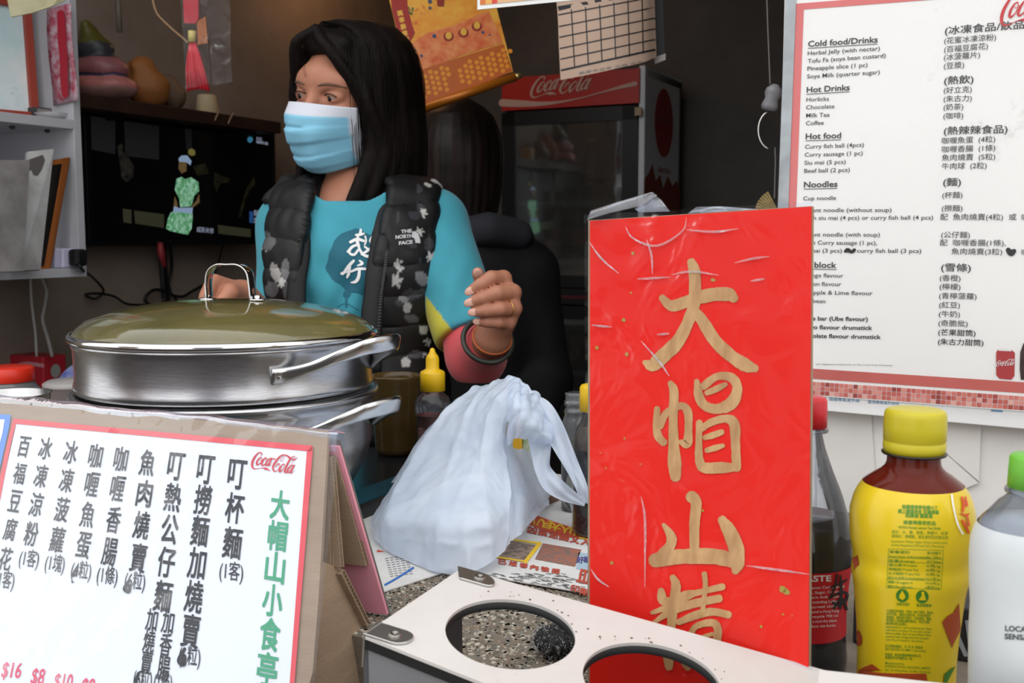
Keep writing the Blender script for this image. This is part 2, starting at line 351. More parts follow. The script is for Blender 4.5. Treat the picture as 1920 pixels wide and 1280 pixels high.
# ------------------------------------------------------------------ counter: washed pebble slab on a plastered base
m_peb = M('pebble_cement', '7a7062', .75, c2='6a6156', ns=40, bump=.5, bs=200)
ct = thing('counter', 'long serving counter topped with grey washed-pebble slab', 'counter', st(-.6, .8, 0))
MB().sbox(-1.985, -.40, .68, 1.255, CZ-.06, CZ).sbox(-.40, SR+.6, .38, 1.255, CZ-.06, CZ).build('worktop', m_peb, ct)
MB().sbox(-1.95, -.42, .71, 1.2, 0, CZ-.06).sbox(-.42, SR+.55, .42, 1.2, 0, CZ-.06).build('base', M('plaster', '8c8a86', .8), ct)
V, Fc = [], []; cols = []
pal = [lin(c)[:3] for c in ('9c9588', '857c6f', 'b0a898', '71685a', '8d7a68', '77756f', 'bdb6a8', '675f54')]
lo, hi = onz(640, 1290, CZ), onz(1150, 1100, CZ)
for _ in range(9500):
    x, y = RNG.uniform(-.20, .10), RNG.uniform(.60, 1.0)
    if x*E1[0]+y*E1[1] < -.405 and x*E2[0]+y*E2[1] < .685: continue
    r = RNG.uniform(.0009, .0024); a = RNG.uniform(0, 3.14); el = RNG.uniform(1, 1.7); n = len(V); kk = 6
    cc = pal[RNG.integers(len(pal))]
    for ring, (q, hz) in enumerate(((1, -.0003), (.8, .0006))):
        for j in range(kk):
            t = 6.2832*j/kk; dx, dy = r*q*math.cos(t)*el, r*q*math.sin(t); V.append((x+dx*math.cos(a)-dy*math.sin(a), y+dx*math.sin(a)+dy*math.cos(a), CZ+hz)); cols.append(cc)
    Fc += [(n+j, n+(j+1) % kk, n+kk+(j+1) % kk, n+kk+j) for j in range(kk)]+[tuple(n+kk+j for j in range(kk))]
pe = obj('pebbles', V, Fc, M('pebble', 'ffffff', .6, attr=True), ct, colors=np.array(cols)); pe['kind'] = 'stuff'
# ------------------------------------------------------------------ menu board
YB = YAW-math.radians(1.5); ub = np.array([math.cos(YB), -math.sin(YB), -.012])
O = ont(1470, 300, TB-.03); mbd = thing('menu_board', 'large white laminated bilingual price menu with red border hung on the white wall', 'menu board', O)
PB = Plane(O, ub, EZ); X, Y = {}, {}
e2b = -PB.n
a0 = PB.px(1466, 300)[0]; z1 = PB.px(1500, -60)[1]; zb = PB.px(1530, 768)[1]; aw = PB.px(1920, 400)[0]+.12
MB().slab([PB.w(a0, zb), PB.w(aw, zb-.004), PB.w(aw, z1), PB.w(a0, z1)], -PB.n, .012).build('backing', M('board_white', 'f0f1f1', .5, c2='e6e8ea', ns=6), mbd, bevel=.001)
MB().slab([PB.w(a0-.002, zb+.02, .0), PB.w(a0+.010, zb+.02, .0), PB.w(a0+.010, z1, .0), PB.w(a0-.002, z1, .0)], PB.n, .003).build('edge_strip', M('galv', 'a9aeb2', .35, .8, c2='8d9296', ns=30), mbd, label='grey metal edge strip')
sh = PB.pxprinter(.0012); ax = PB.px(1478, 380)
c0 = PB.px(1487, 8); c1 = PB.px(1530, 762); q0 = PB.px(1477, 380)
uL = (c0[0]+q0[0])/2; vT = c0[1]; tile0, tile1 = PB.px(1530, 740)[1], PB.px(1530, 715)[1]; r0, r1 = PB.px(1530, 710)[1], PB.px(1530, 691)[1]
def rectp(name, mat, rs, lift, label=None):
    p = Print2D(lambda a, b, l: PB.w(a, b, lift+l)); [p.rect(*r) for r in rs]; return p.build(name, mat, mbd, label)
rectp('menu_sheet', M('sheet', 'f7f7f6', .4, dirt='d0d0cf', ds=6, dthr=.62), [(uL-.004, tile0-.0012, aw-.004, vT+.012)], .0012)
bw = PB.px(1506, 60)[0]-PB.px(1487, 60)[0]
rectp('red_border', M('salmon', 'dc6f70', .4, c2='e27d7c', ns=8), [(uL, r1-.002, uL+bw, vT), (uL+bw, vT-.007, aw-.008, vT)], .0017)
rectp('red_band', M('brick_red', 'c4605a', .4, c2='d06a64', ns=9), [(uL, r0, aw-.008, r1)], .0017)
ts = (tile1-tile0)/3; pals = ['c9655c', 'e2948a', 'b04a44', 'd97c72', '9c3f3a', 'eab0a4']
grps = {c: [] for c in pals}; nt_ = int((aw-uL)/ts)
for i in range(nt_):
    for j in range(3):
        c = pals[RNG.choice(6, p=[.25, .22, .1, .28, .07, .08])]; grps[c].append((uL+i*ts+.0003, tile0+j*ts+.0003, uL+(i+1)*ts-.0003, tile0+(j+1)*ts-.0003))
for c in pals: rectp('tile_print', M('tile_'+c, c, .4), grps[c], .0018)
ink = M('ink', '3e3e42', .6); inkb = M('ink_dark', '28282b', .6)
p = PB.printer(.0021); pd = PB.printer(.0021)
def line(t, x0, y0, x1, y1, hpx, bold=.004, pr=None, ul=False):
    pr = pr or p; hpx = hpx*(.80 if any(ord(q) > 0x2e80 for q in t) else 1); a = PB.px(x0, y0); b = PB.px(x1, y1); h = hpx*1.2/FPX
    pr.text(t, a[0], a[1], b[0], b[1], h, bold)
    if ul: pr.poly([(a[0], a[1]-.0022), (b[0], b[1]-.0022), (b[0], b[1]-.0015), (a[0], a[1]-.0015)])
for r in [('Cold food/Drinks',1515.6,88,1646,79.7,10.6,.018,1),('Herbal Jelly (with nectar)',1515,104,1650,94.7,7.6),('Tofu Fa (soya bean custard)',1515,118.7,1661,108,7.6),('Pineapple slice (1 pc)',1514.4,132.8,1627,125.6,7.6),('Soya Milk (quarter sugar)',1513.8,147.5,1650,139,7.6),
 ('Hot Drinks',1513,174,1593.5,169.2,10.6,.018,1),('Horlicks',1512.5,190.6,1554.7,189,7.6),('Chocolate',1512,205.3,1565,203,7.6),('Milk Tea',1512,220.3,1556,218.8,7.6),('Coffee',1511.6,235,1545,233.8,7.6),
 ('Hot food',1511,261,1577.5,259,10.6,.018,1),('Curry fish ball (4pcs)',1510,279,1620,275,7.6),('Curry sausage (1 pc)',1509.4,293.8,1618,290.6,7.6),('Siu mai (5 pcs)',1508.8,308.8,1586,306.9,7.6),('Beef ball (2 pcs)',1508.4,324,1593.8,321.9,7.6),
 ('Noodles',1507.8,351.5,1570.6,350,11,.018,1),('Cup noodle',1506.6,375.6,1568,374.4,7.6),('Instant noodle (without soup)',1504,397.5,1671.8,397,7.6),('With siu mai (4 pcs) or curry fish ball (4 pcs)',1504,412,1749.7,411.4,7.6),
 ('Instant noodle (with soup)',1503,443,1650,443.4,7.6),('With Curry sausage (1 pc),',1503,458,1645,458.8,7.6),('Siu mai (3 pcs) and curry fish ball (3 pcs)',1500,473,1727.5,473.9,7.6),('Ice block',1501,501,1569,502,11,.018,1),
 ('Orange flavour',1501,519,1581.6,520,7.6),('Lemon flavour',1502,535,1578,536,7.6),('Pineapple & Lime flavour',1497,551,1636.5,553,7.6),('Red bean',1500,566,1548,568,7.6)]:
    line(r[0], *r[1:6], r[6] if len(r) > 6 else .006, ul=len(r) > 7)
for r in [('s bar (Ube flavour)',1525,600,1627.6,601.5,7.8),('Mango flavour drumstick',1498,616,1636,618,7.8),('Chocolate flavour drumstick',1496,632,1652,635,7.8)]: line(*r, .02, pd)
line('and registered trademarks of The Coca-Cola Company.', 1530, 683, 1675, 685.5, 2.4, .004)
for r in [('(冰凍食品/飲品)',1772,64.5,1928,52,14,.012),('(花蜜冰凍涼粉)',1770.6,82,1867.5,75,11),('(百福豆腐花)',1770.6,98.4,1852.5,91.5,11),('(冰菠蘿片)',1770,113,1837.5,107.8,11),('(豆漿)',1770,129,1807.8,126.6,11),('(熱飲)',1770.6,157.8,1825,154.7,14,.012),
 ('(好立克)',1769.7,174.4,1822,172.5,11),('(朱古力)',1769.5,190.6,1822,189,11),('(奶茶)',1769.4,206,1806,205,11),('(咖啡)',1769,222.5,1806,221.5,11),('(熱辣辣食品)',1770,251.6,1888.8,248.4,14,.012),('咖喱魚蛋  (4粒)',1766,268.8,1866,265.6,11),('咖喱香腸  (1條)',1766,285,1866,282,11),
 ('魚肉燒賣  (5粒)',1766,300.6,1866,298.4,11),('牛肉球  (2粒)',1766,316.6,1850,315,11),('(麵)',1768.8,347.5,1801.6,347,14,.012),('(杯麵)',1767,371,1804.7,370,11),('(撈麵)',1766,395,1804.7,395,11),('配  魚肉燒賣(4粒)  或',1763.4,411.4,1905.7,411.6,11),('咖',1915,411.6,1926,411.6,10),
 ('(公仔麵)',1765,444.4,1818.4,445,11),('配  咖喱香腸(1條),',1762.7,459.5,1885.6,460,11),('魚肉燒賣(3粒)',1784,475.7,1879,476.5,11),('咖',1915,477,1926,477,10),('(雪條)',1765,506.6,1820,508,14,.012),('(香橙)',1762.3,525.3,1801,526,11),('(檸檬)',1762,541.5,1801,542.3,11),('(青檸菠蘿)',1761,558.7,1831,560,11),
 ('(紅豆)',1761,575.6,1800,576.5,11),('(牛奶)',1760.5,592.5,1800,593.5,11),('(奇脆批)',1759.8,609.7,1814.4,611,11)]: line(r[0], *r[1:6], r[6] if len(r) > 6 else .003)
for r in [('(芒果甜筒)',1759.5,627,1829,629,11),('(朱古力甜筒)',1759,644.6,1843.9,647,11)]: line(*r, .012, pd)
p.build('lettering', ink, mbd); pd.build('lettering', inkb, mbd)
q = PB.pxprinter(.0024); q.stroke([(1585, 471, 5), (1590, 468, 7), (1597, 472, 6), (1603, 468, 6)]); q.stroke([(1890, 468, 9), (1896, 474, 12), (1902, 470, 8)]); q.build('marker_scribble', M('marker', '1c1c20', .5), mbd)
class _U:
    def __init__(s, f, sc): s.f = f; s.s = sc
    def __call__(s, x, y): return s.f(x, y)
q = PB.pxprinter(.0022); coke(q, _U(lambda x, y: (1876+x*150, -2-8*x+y*150), 150)); q.build('script_logo', M('logo_red', 'cc3038', .4), mbd)
q = PB.pxprinter(.0022); q.poly([(1868, 660), (1872, 654), (1897, 655), (1903, 661), (1902, 704), (1896, 711), (1874, 709), (1868, 702)]); q.build('can_print', M('can_red', 'b3343a', .4), mbd)
q = PB.pxprinter(.0026); coke(q, _U(lambda x, y: (1868+x*36, 676+y*30), 34)); q.poly([(1872, 654), (1897, 655), (1897, 658), (1872, 657)]); q.build('can_logo', M('paperwhite', 'e8e8e8', .5), mbd)
q = PB.pxprinter(.0022); q.poly([(1913, 660), (1919, 643), (1924, 640), (1935, 640), (1935, 712), (1914, 711), (1912, 690)]); q.build('bottle_print', M('cola_print', '33181a', .4), mbd)
q = PB.printer(.0004)
for t, x0, x1, y in (('商標專業濾水器', 1555, 1612, 750.5), ('歐洲專業濾水認證', 1628, 1686, 755.5)):
    a = PB.px(x0, y); b = PB.px(x1, y+2.5); q.text(t, a[0], a[1], b[0], b[1], 6*1.2/FPX, .01)
a = PB.px(1858, 771); b = PB.px(1880, 772.5); q.rect(a[0], a[1], b[0], a[1]+.005); q.build('blue_lettering', M('blueink', '6f93b4', .6), mbd)
o = rectp('plastic_sleeve', film('film_board', tint='ffffff', haze=.02, bs=7, k=.10), [(uL-.01, tile0-.006, aw, z1)], .004)
# ------------------------------------------------------------------ taped white paper on the partition
tp = TB-.002
def taped(name, pix, lab, t=tp, mat=None):
    P = [ont(x, y, t) for x, y in pix]; o = MB().slab(P, -E2, .0015).build(name, mat or M('oldpaper', 'e9e7e4', .6, c2='dddad6', ns=8, bump=.3, bs=15, dirt='a5978a', ds=9, dthr=.6))
    return tag(rebase(o), lab, 'paper')
taped('paper_sheet', [(1532, 1010), (1648, 1005), (1634, 775), (1532, 770)], 'scuffed white paper sheet on the wall behind the red-capped cola bottle')
taped('paper_sheet', [(1760, 918), (1790, 922), (1812, 914), (1838, 903), (1835, 905), (1840, 790), (1700, 785), (1700, 915)], 'white paper with a curling torn lower edge behind the yellow bottle', tp-.002)
# ------------------------------------------------------------------ black crate with pale letters behind the bottles
b0 = ont(1725, 1138, .845); PX = Plane(b0, E1, EZ); a, v = PX.px(1600, 1143)[0], PX.px(1800, 1138)[1]; a2 = PX.px(1960, 1143)[0]
bt = thing('black_box', 'black printed box with pale capital letters standing behind the bottles', 'box', (b0[0], b0[1], CZ))
MB().slab([PX.w(a, CZ-b0[2]), PX.w(a2, CZ-b0[2]), PX.w(a2, v), PX.w(a, v)], E2, .09).build('carton', M('boxblack', '232326', .6), bt, bevel=.002)
q = PX.printer(.0008); c0 = PX.px(1742, 1226); c1 = PX.px(1925, 1231); q.text('PAPER', c0[0], c0[1], c1[0], c1[1], .027, .02); q.build('lettering', M('palegrey', '8f9499', .6), bt)
# ================================================================== tent-shaped cardboard menu, lower left
def plane3(A, B, D):
    """A top-right, B top-left, D lower right"""
    return Plane(A, nz(A-B), nz(A-D))
dR = .86; TR_ = at(612, 808, dR); TL_ = np.array([*(at(0, 742, .985)[:2]), 0]); 
TL_ = at(0, 742, .985)
BR_ = at(580, 1300, .752)
PS = plane3(TR_, TL_, BR_)
if PS.n[1] > 0: PS = Plane(PS.O, PS.u, PS.v); 
card = M('cardboard', 'a58e75', .85, c2='97806a', ns=10, bump=.2, bs=120, stretch=(1, 1, 6))
sg = thing('menu_stand', 'tent-folded cardboard stand with a vertical Chinese price list in a red border', 'menu stand', (TR_[0]-.15, TR_[1]+.05, CZ))
def down(P, pl=PS):  # extend down in-plane to the counter
    k = (P[2]-CZ)/pl.v[2]; return P-pl.v*k
Rr = PS.w(*PS.px(612, 808)); v0 = PS.px(612, 808); vl = PS.px(-140, 742)
uR = PS.px(600, 1040)[0]; 
edge = [PS.px(x, y) for x, y in [(614, 806), (606, 950), (596, 1120), (585, 1260)]]
kb = (PS.O[2]-.875)/PS.v[2]
poly = [PS.w(*vl, -.001), PS.w(vl[0], -kb, -.001), PS.w(edge[-1][0], -kb, -.001)]+[PS.w(*e, -.001) for e in edge[::-1]]
MB().slab(poly, -PS.n, .004).build('front_panel', card, sg)
# menu sheet, red border, print
def flat(name, pix, mat, lift, par, pl=PS, label=None): p = pl.pxprinter(lift); p.poly(pix); return p.build(name, mat, par, label)
flat('menu_sheet', [(30, 800), (28, 790), (584, 842), (576, 842), (540, 1330), (-90, 1330)], M('sheet2', 'e6e6e6', .35, dirt='cfcdcc', ds=4, dthr=.66), .0004, sg)
redm = M('border_red', 'e0474e', .4)
p = PS.pxprinter(.0008)
p.poly([(26, 785), (587, 836), (585, 847), (574, 846), (30, 795)]); p.poly([(587, 836), (587, 848), (550, 1320), (541, 1320), (576, 846), (578, 845)])
p.poly([(26, 785), (31, 796), (22, 830), (-30, 1100), (-40, 1100), (10, 850)]); p.build('red_border', redm, sg)
inkc = M('ink2', '1f2023', .5); green = M('greenink', '3f9c70', .5)
pi, pg = PS.printer(.001), PS.printer(.001)
QD = nz(PS.px(586, 836)-PS.px(552, 1280)); SHR = QD[0]/QD[1]
def column(chars, x0, y0, x1, y1, w, h, pr, bold=.023):
    A, B = PS.px(x0, y0), PS.px(x1, y1); n = len(chars)
    for i, ch in enumerate(chars):
        f_ = i/(n-1) if n > 1 else 0; c = A+(B-A)*f_; dd = .9
        pr.char(ch, c[0], c[1], w*dd*1.03/FPX, h*dd*1.16/FPX, bold=bold if w > 30 else bold*.7, q=QD)
for r in [('百福豆腐花',46,838,12,1048,27,37),('冰凍涼粉',86.5,841,60,1001,29,40),('冰凍菠蘿',134,848,109,1012,30,41),('咖喱魚蛋',180.6,855,158,1022.7,30,42),('咖喱香腸',228,861,207,1034.5,30,43),('魚肉燒賣',277.6,868,261,1046,32,44),('叮熱公仔麵',331,875,307,1118,34,46),('叮撈麵加燒賣',386.5,881,359,1183,34,47),('叮杯麵',445.6,890,437,1018,36,48),('加燒賣',286,1162,276,1242,22,32),('加香腸',316,1166,308,1253,23,33)]:
    column(*r, pi)
column('大帽山小食亭', 526, 947, 502, 1255, 36, 45, pg, .028)
for t, x, y, w in [('(1客)',8,1090,36),('(1客)',54,1050,36),('(1塊)',102.5,1059,36),('(4粒)',152,1072,37),('(1條)',201,1082,38),('(6粒)',253,1092,38),('(6粒)',356,1234,40),('(1客)',434,1075,44),('(6粒)',268,1277,34),('(1條)',306,1284,34)]:
    a = PS.px(x-w/2, y+10-w*.06); b = PS.px(x+w/2, y+10+w*.06); pi.text(t, a[0], a[1], b[0], b[1], 25*.88/FPX, .008, SHR)
pi.build('lettering', inkc, sg); pg.build('green_lettering', green, sg)
pr_ = PS.printer(.001)
for t, x, y, w in [('$16',21,1257,36),('$8',70,1269,24),('$10',118,1279,34),('$8',164,1288,24)]:
    a = PS.px(x-w/2, y+12); b = PS.px(x+w/2, y+14); pr_.text(t, a[0], a[1], b[0], b[1], 26*.88/FPX, .012, SHR+.12)
pr_.build('price_lettering', M('pricered', 'e0506a', .5), sg)
p = PS.pxprinter(.001); coke(p, _U(lambda x, y: (472.5+x*87, 848.5+y*87+.235*x*87), 100)); p.build('script_logo', M('logo_red'), sg)
p = PS.pxprinter(.0014)
for S in [[(243, 1090, 5), (236, 1104, 8), (243, 1110, 6), (246, 1098, 5)], [(145, 1065, 3), (138, 1080, 4), (146, 1076, 3)], [(137, 1090, 3), (138, 1092, 4)], [(348, 1216, 5), (338, 1238, 9), (346, 1246, 8), (349, 1232, 5)], [(262, 1262, 5), (256, 1278, 7)]]: p.stroke(S)
p.build('marker_scribble', M('marker'), sg)
# second sheet with a blue border
flat('blue_border', [(-120, 770), (21, 778), (18, 800), (-2, 890), (-140, 890)], M('bluebd', '4d86d8', .4), .0006, sg)
flat('second_sheet', [(-120, 782), (10, 787), (6, 812), (-12, 880), (-140, 880)], M('sheet3', 'eef0f3', .4), .0009, sg)
# film sleeve over the front, wrinkled
def wavy(pl, pix4, nx, ny, lift, amp, mat, name, par, seed=0, label=None):
    (A, B, C_, D) = [np.array(pl.px(*q)) for q in pix4]; V = []
    for j in range(ny+1):
        for i in range(nx+1):
            a, b = i/nx, j/ny; uv = (A*(1-a)+B*a)*(1-b)+(D*(1-a)+C_*a)*b; V.append(pl.w(uv[0], uv[1], lift))
    V = np.array(V); d = noise3(V, 60, seed)+.6*noise3(V, 150, seed+1); V = V+pl.n*(amp*(np.abs(d)))[:, None]
    Fc = [(j*(nx+1)+i, j*(nx+1)+i+1, (j+1)*(nx+1)+i+1, (j+1)*(nx+1)+i) for j in range(ny) for i in range(nx)]
    o = obj(name, V, Fc, mat, par, True, label); return o
wavy(PS, [(-60, 752), (641, 800), (590, 1300), (-60, 1300)], 90, 60, .002, .0005, film('film_sign', haze=.03, bs=9, bump=.35, k=.05), 'plastic_sleeve', sg, 3)
# back leg: pink panel and cardboard liners seen through the open side
uS = nz(np.array([PS.u[0], PS.u[1], 0])); nS = nz(np.array([-PS.n[0], -PS.n[1], 0]))   # away from camera
foot = onz(733, 1152, CZ+.002); top = PS.w(*PS.px(632, 812), -.004)
def legpanel(name, s0, s1, off, mat, th=.003, lft=.56):
    A = top+(foot-top)*s0; B = top+(foot-top)*s1; o_ = -uS*lft
    n_ = nz(np.cross(foot-top, uS)); 
    return MB().slab([A+n_*off, B+n_*off, B+o_+n_*off, A+o_+n_*off], n_, th).build(name, mat, sg)
legpanel('back_panel', 0, 1, 0, M('pinkcard', 'd98a9c', .5, c2='e29aa8', ns=4), label=None) if False else None
n_ = nz(np.cross(foot-top, uS)); n_ = n_ if n_[1] < 0 else -n_   # towards the front panel
L_ = np.linalg.norm(foot-top); dL = (foot-top)/L_
def strip(name, a, b, off, th, mat, w=.5, u0=0., label=None):
    A = top+dL*a*L_; B = top+dL*b*L_; o_ = -uS*w; s_ = uS*u0
    return MB().slab([A+n_*off+s_, B+n_*off+s_, B+n_*off+o_, A+n_*off+o_], n_, th).build(name, mat, sg, label=label)
strip('back_panel', .02, 1, 0, .0015, M('greycard', '6d6a66', .7), .5)
strip('pink_panel', .05, .985, .0016, .003, M('pinkcard', 'd87c94', .45, c2='e8a6b2', ns=5), .5, -.0005, 'pink painted inner face')
# corrugated pieces: liners with a zigzag core, laid out on the stand's open right side
uN = nz(np.cross(foot-top, PS.w(edge[-1][0], -kb*.7)-top)); uN = uN if uN[0] > 0 else -uN
def onside(x, y, u0=0.): return onplane(x, y, top+uS*u0, uN)
def corrug(name, p0, p1, u0, dep=.32):
    A, B = onside(*p0, u0), onside(*p1, u0); d2 = nz(B-A); ln = np.linalg.norm(B-A); nn = nz(np.cross(d2, uS)); nn = nn if nn[1] < 0 else -nn; m = MB(); th = .0045; o_ = -uS*dep
    m.slab([A, B, B+o_, A+o_], nn, .0006); m.slab([A+nn*th, B+nn*th, B+o_+nn*th, A+o_+nn*th], nn, .0006); k = int(ln/.0038); V = []
    for i in range(2*k+1): q = A+d2*(ln*i/(2*k))+nn*(th if i % 2 else .0006)+o_*.002; V += [q, q+o_*.99]
    m.add(V, [(2*i, 2*i+2, 2*i+3, 2*i+1) for i in range(2*k)]); return m.build(name, card, sg, solid=.0005)
corrug('corrugated_liner', (636, 850), (692, 1056), -.004)
corrug('corrugated_liner', (628, 856), (645, 1062), -.006)
corrug('corrugated_liner', (646, 1068), (694, 1166), -.006)
corrug('corrugated_liner', (620, 876), (626, 1062), -.012)
MB().slab([onside(x, y, -.012) for x, y in ((598, 1050), (646, 1068), (692, 1166), (700, 1330), (580, 1330))], -uN, .003).build('inner_panel', card, sg)
# clear tape / film bunched over the ridge
V = []; n = 60
for i in range(n+1):
    f_ = i/n; A = top+(TL_-TR_)*1.05*f_; wv = .0012*noise3(np.array([A]), 90, 5)[0]
    for k, (dn, dz) in enumerate(((-.006, -.012), (-.004, .001), (.002, .004), (.008, -.001), (.011, -.012))): V.append(A-nS*(-dn)+EZ*(dz+wv*(.4 if k in (1, 3) else 1))+nS*wv)
o = obj('ridge_film', V, [(i*5+j, (i+1)*5+j, (i+1)*5+j+1, i*5+j+1) for i in range(n) for j in range(4)], film('film_ridge', haze=.12, bs=12, bump=.5, k=.2), sg, True)
strip2 = MB().slab([top+nS*.001+EZ*.002, top+nS*.009, top+nS*.009-uS*.45+(TL_-TR_)*0+EZ*(TL_[2]-TR_[2]), top+nS*.001-uS*.45+EZ*(.002+TL_[2]-TR_[2])], EZ, .0008).build('pink_ridge', M('pinkcard'), sg, label='pink card edge along the ridge')

# ================================================================== cup rack with round holes
aR, bR = math.radians(10), math.radians(5); nR = nz([math.sin(bR), -math.sin(aR), 1.])
P0 = at(865, 1065, .75); Pl = onplane(680, 1190, P0, nR); Pr = onplane(1525, 1250, P0, nR)
uK = nz(Pr-P0); PK = Plane(P0, uK, np.cross(nR, uK))
if PK.n[2] < 0: PK = Plane(P0, -uK, np.cross(nR, -uK))
rk = thing('cup_rack', 'white-topped rack with two round cup holes and metal corner clips, speckled with rust', 'cup rack', (P0[0], P0[1]-.05, CZ))
m_rt = M('rack_white', 'cbc8c5', .5, c2='c2beba', ns=9, dirt='8a705e', ds=30, dthr=.635, bump=.25, bs=60)
dW = Pl-P0; Lr = .262; Ur = nz(Pr-P0)
F_ = lambda a, b: P0+Ur*a+dW*b     # a metres along the back edge, b 0..1 to the front
def holeC(x, y):
    P = onplane(x, y, P0, nR); return P
c1_, c2_ = holeC(957, 1185), holeC(1222, 1275); RH = .0412
# top plate with holes as one ngon mesh (bmesh triangle fill)
bm = bmesh.new(); loops = []
outer = [F_(0, 0), F_(Lr, 0), F_(Lr, 1.25), F_(0, 1)]
vx = nz(Ur); vy = nz(np.cross(nR, Ur))
circ = lambda c, r, k=64: [c+r*(math.cos(6.2832*i/k)*vx+math.sin(6.2832*i/k)*vy) for i in range(k)]
for lp in (outer, circ(c1_, RH), circ(c2_, RH)):
    vs = [bm.verts.new(tuple(q-BASE[rk.name])) for q in lp]; [bm.edges.new((vs[i], vs[(i+1) % len(vs)])) for i in range(len(vs))]
bmesh.ops.triangle_fill(bm, edges=bm.edges[:], use_beauty=True, normal=tuple(nR))
ext = bmesh.ops.extrude_face_region(bm, geom=bm.faces[:]); bmesh.ops.translate(bm, verts=[g for g in ext['geom'] if isinstance(g, bmesh.types.BMVert)], vec=tuple(-nR*.0022))
bmesh.ops.recalc_face_normals(bm, faces=bm.faces[:])
me = bpy.data.meshes.new('top_plate'); bm.to_mesh(me); bm.free(); me.materials.append(m_rt); o = bpy.data.objects.new('top_plate', me); COL.objects.link(o); o.parent = rk; BASE[o.name] = BASE[rk.name]
m_blk = M('rack_black', '141516', .6, bump=.2)
for c in (c1_, c2_):
    m = MB(); m.lathe(c-nR*.0078, [(RH, 0), (RH, .0056), (RH+.003, .0056), (RH+.003, 0)], 64, nR, False); m.build('hole_rim', m_blk, rk, True)
m = MB()
for A, B in ((F_(0, 1), F_(Lr, 1.25)), (F_(0, 0), F_(0, 1)), (F_(0, 0)+Ur*.0, F_(Lr, 0))): 
    w_ = nz(np.cross(nR, B-A))
    m.slab([A-nR*.0024, B-nR*.0024, B-nR*.0088, A-nR*.0088], w_ if (w_@((F_(Lr/2, .5))-A)) > 0 else -w_, .004)
m.build('edge_foam', m_blk, rk)
grey = M('rack_grey', '77777a', .4, c2='6a6a6e', ns=6)
dk = M('rack_side', '46474b', .45)
def wallp(name, A, B, mat, inset):
    A = np.array(A); B = np.array(B); lowA, lowB = A.copy(), B.copy(); lowA[2] = lowB[2] = CZ+.001; A = A-nR*.009; B = B-nR*.009
    return MB().slab([lowA, lowB, B, A], inset, .003).build(name, mat, rk)
inn = nz(F_(Lr/2, .5)-F_(0, .5)); inn[2] = 0
wallp('side_panel', F_(0, .03), F_(0, .99), dk, inn); bk = nz(P0-Pl); bk[2] = 0
wallp('front_panel', F_(.003, .985), F_(Lr, 1.23), grey, bk)
steel = M('steel', 'c9c8c4', .28, 1.)
def clip(P, along, outd):
    m = MB(); w = .0085; along = nz(along); up = nR
    pts = [P+along*w*math.cos(t)+(-outd)*(.016+w*math.sin(t)) for t in np.linspace(0, math.pi, 9)]
    pl_ = [P+along*w-(-outd)*.0+outd*.002]+pts+[P-along*w+outd*.002]
    m.slab([q+up*.0004 for q in pl_], up, .0014); m.slab([P+along*w+outd*.002+up*.0018, P-along*w+outd*.002+up*.0018, P-along*w+outd*.002-up*.022, P+along*w+outd*.002-up*.022], outd, .0014)
    c = m.build('corner_clip', steel, rk, bevel=.0004); s_ = MB(); sc = P-outd*.013+up*.0016
    s_.lathe(sc, [(.0042, 0), (.0042, .0006), (.0034, .0014), (.0016, .0015), (.0016, .0004), (0, .0004)], 20, up); s_.build('screw', M('screw', '8e8a84', .35, 1.), c, True)
clip(F_(.004, .93), nz(dW), -Ur); clip(F_(.006, .075), nz(dW)*.6+Ur*.4, -Ur)
# rusty specks
m = MB()
for c in (c1_, c2_):
    for _ in range(15):
        a = RNG.uniform(.2, 2.6); r = RH+RNG.uniform(.001, .011); q = c+r*(math.cos(a)*vx+math.sin(a)*vy)+nR*.0002; k = RNG.uniform(.0003, .0011); m.slab([q+k*(math.cos(t)*vx*RNG.uniform(.5, 1.2)+math.sin(t)*vy*RNG.uniform(.5, 1)) for t in np.linspace(0, 5.4, 7)], nR, .0002)
sp = m.build('rust_specks', M('rust', '6b4630', .8), rk); sp['kind'] = 'stuff'
# steel wool pad lying on the counter inside
pw = onplane(1046, 1200, EZ*(CZ+.012), EZ); m = MB()
for i in range(1000):
    c = nz(RNG.normal(size=3))*np.array([.0195, .0195, .012])*RNG.uniform(.75, 1.05)+pw; d1 = nz(RNG.normal(size=3)); d2 = nz(np.cross(d1, RNG.normal(size=3))); r = RNG.uniform(.0008, .0026); tt = np.linspace(0, RNG.uniform(2.5, 6), 7)
    m.tube(np.array([c+r*(math.cos(t)*d1+math.sin(t)*d2)+d1*.0004*t for t in tt]), .00016, 3, False)
wl = thing('scouring_pad', 'dark steel-wool scouring pad on the pebble counter seen through the rack hole', 'scouring pad', pw-EZ*.012)
x = m.build('wool_strands', M('wool', '9a9a9c', .3, 1.), wl); x['kind'] = 'stuff'
MB().ball(pw, (.0185, .0185, .0112), 20, 12).build('core', M('woolcore', '121214', .6, bump=1, bs=400), wl, True)
# white board at the far right of the rack
A, B = at(1535, 1254, .60), at(1812, 1284, .575); d_ = nz(B-A); bd = thing('white_tray', 'white board edge lying in front of the bottles at the right of the rack', 'tray', (*((A+B)/2)[:2], CZ))
dn = nz(np.array([d_[1], -d_[0], 0])); m = MB().slab([A, B+d_*.1, B+d_*.1+dn*.1-EZ*.014, A+dn*.1-EZ*.014], -EZ, .004); m.build('top_board', m_rt, bd, bevel=.0006)
A2, B2 = A-EZ*.004, B+d_*.1-EZ*.004; lo1, lo2 = A2.copy(), B2.copy(); lo1[2] = lo2[2] = CZ+.001; MB().slab([lo1, lo2, B2, A2], dn, .003).build('rear_board', dk, bd)

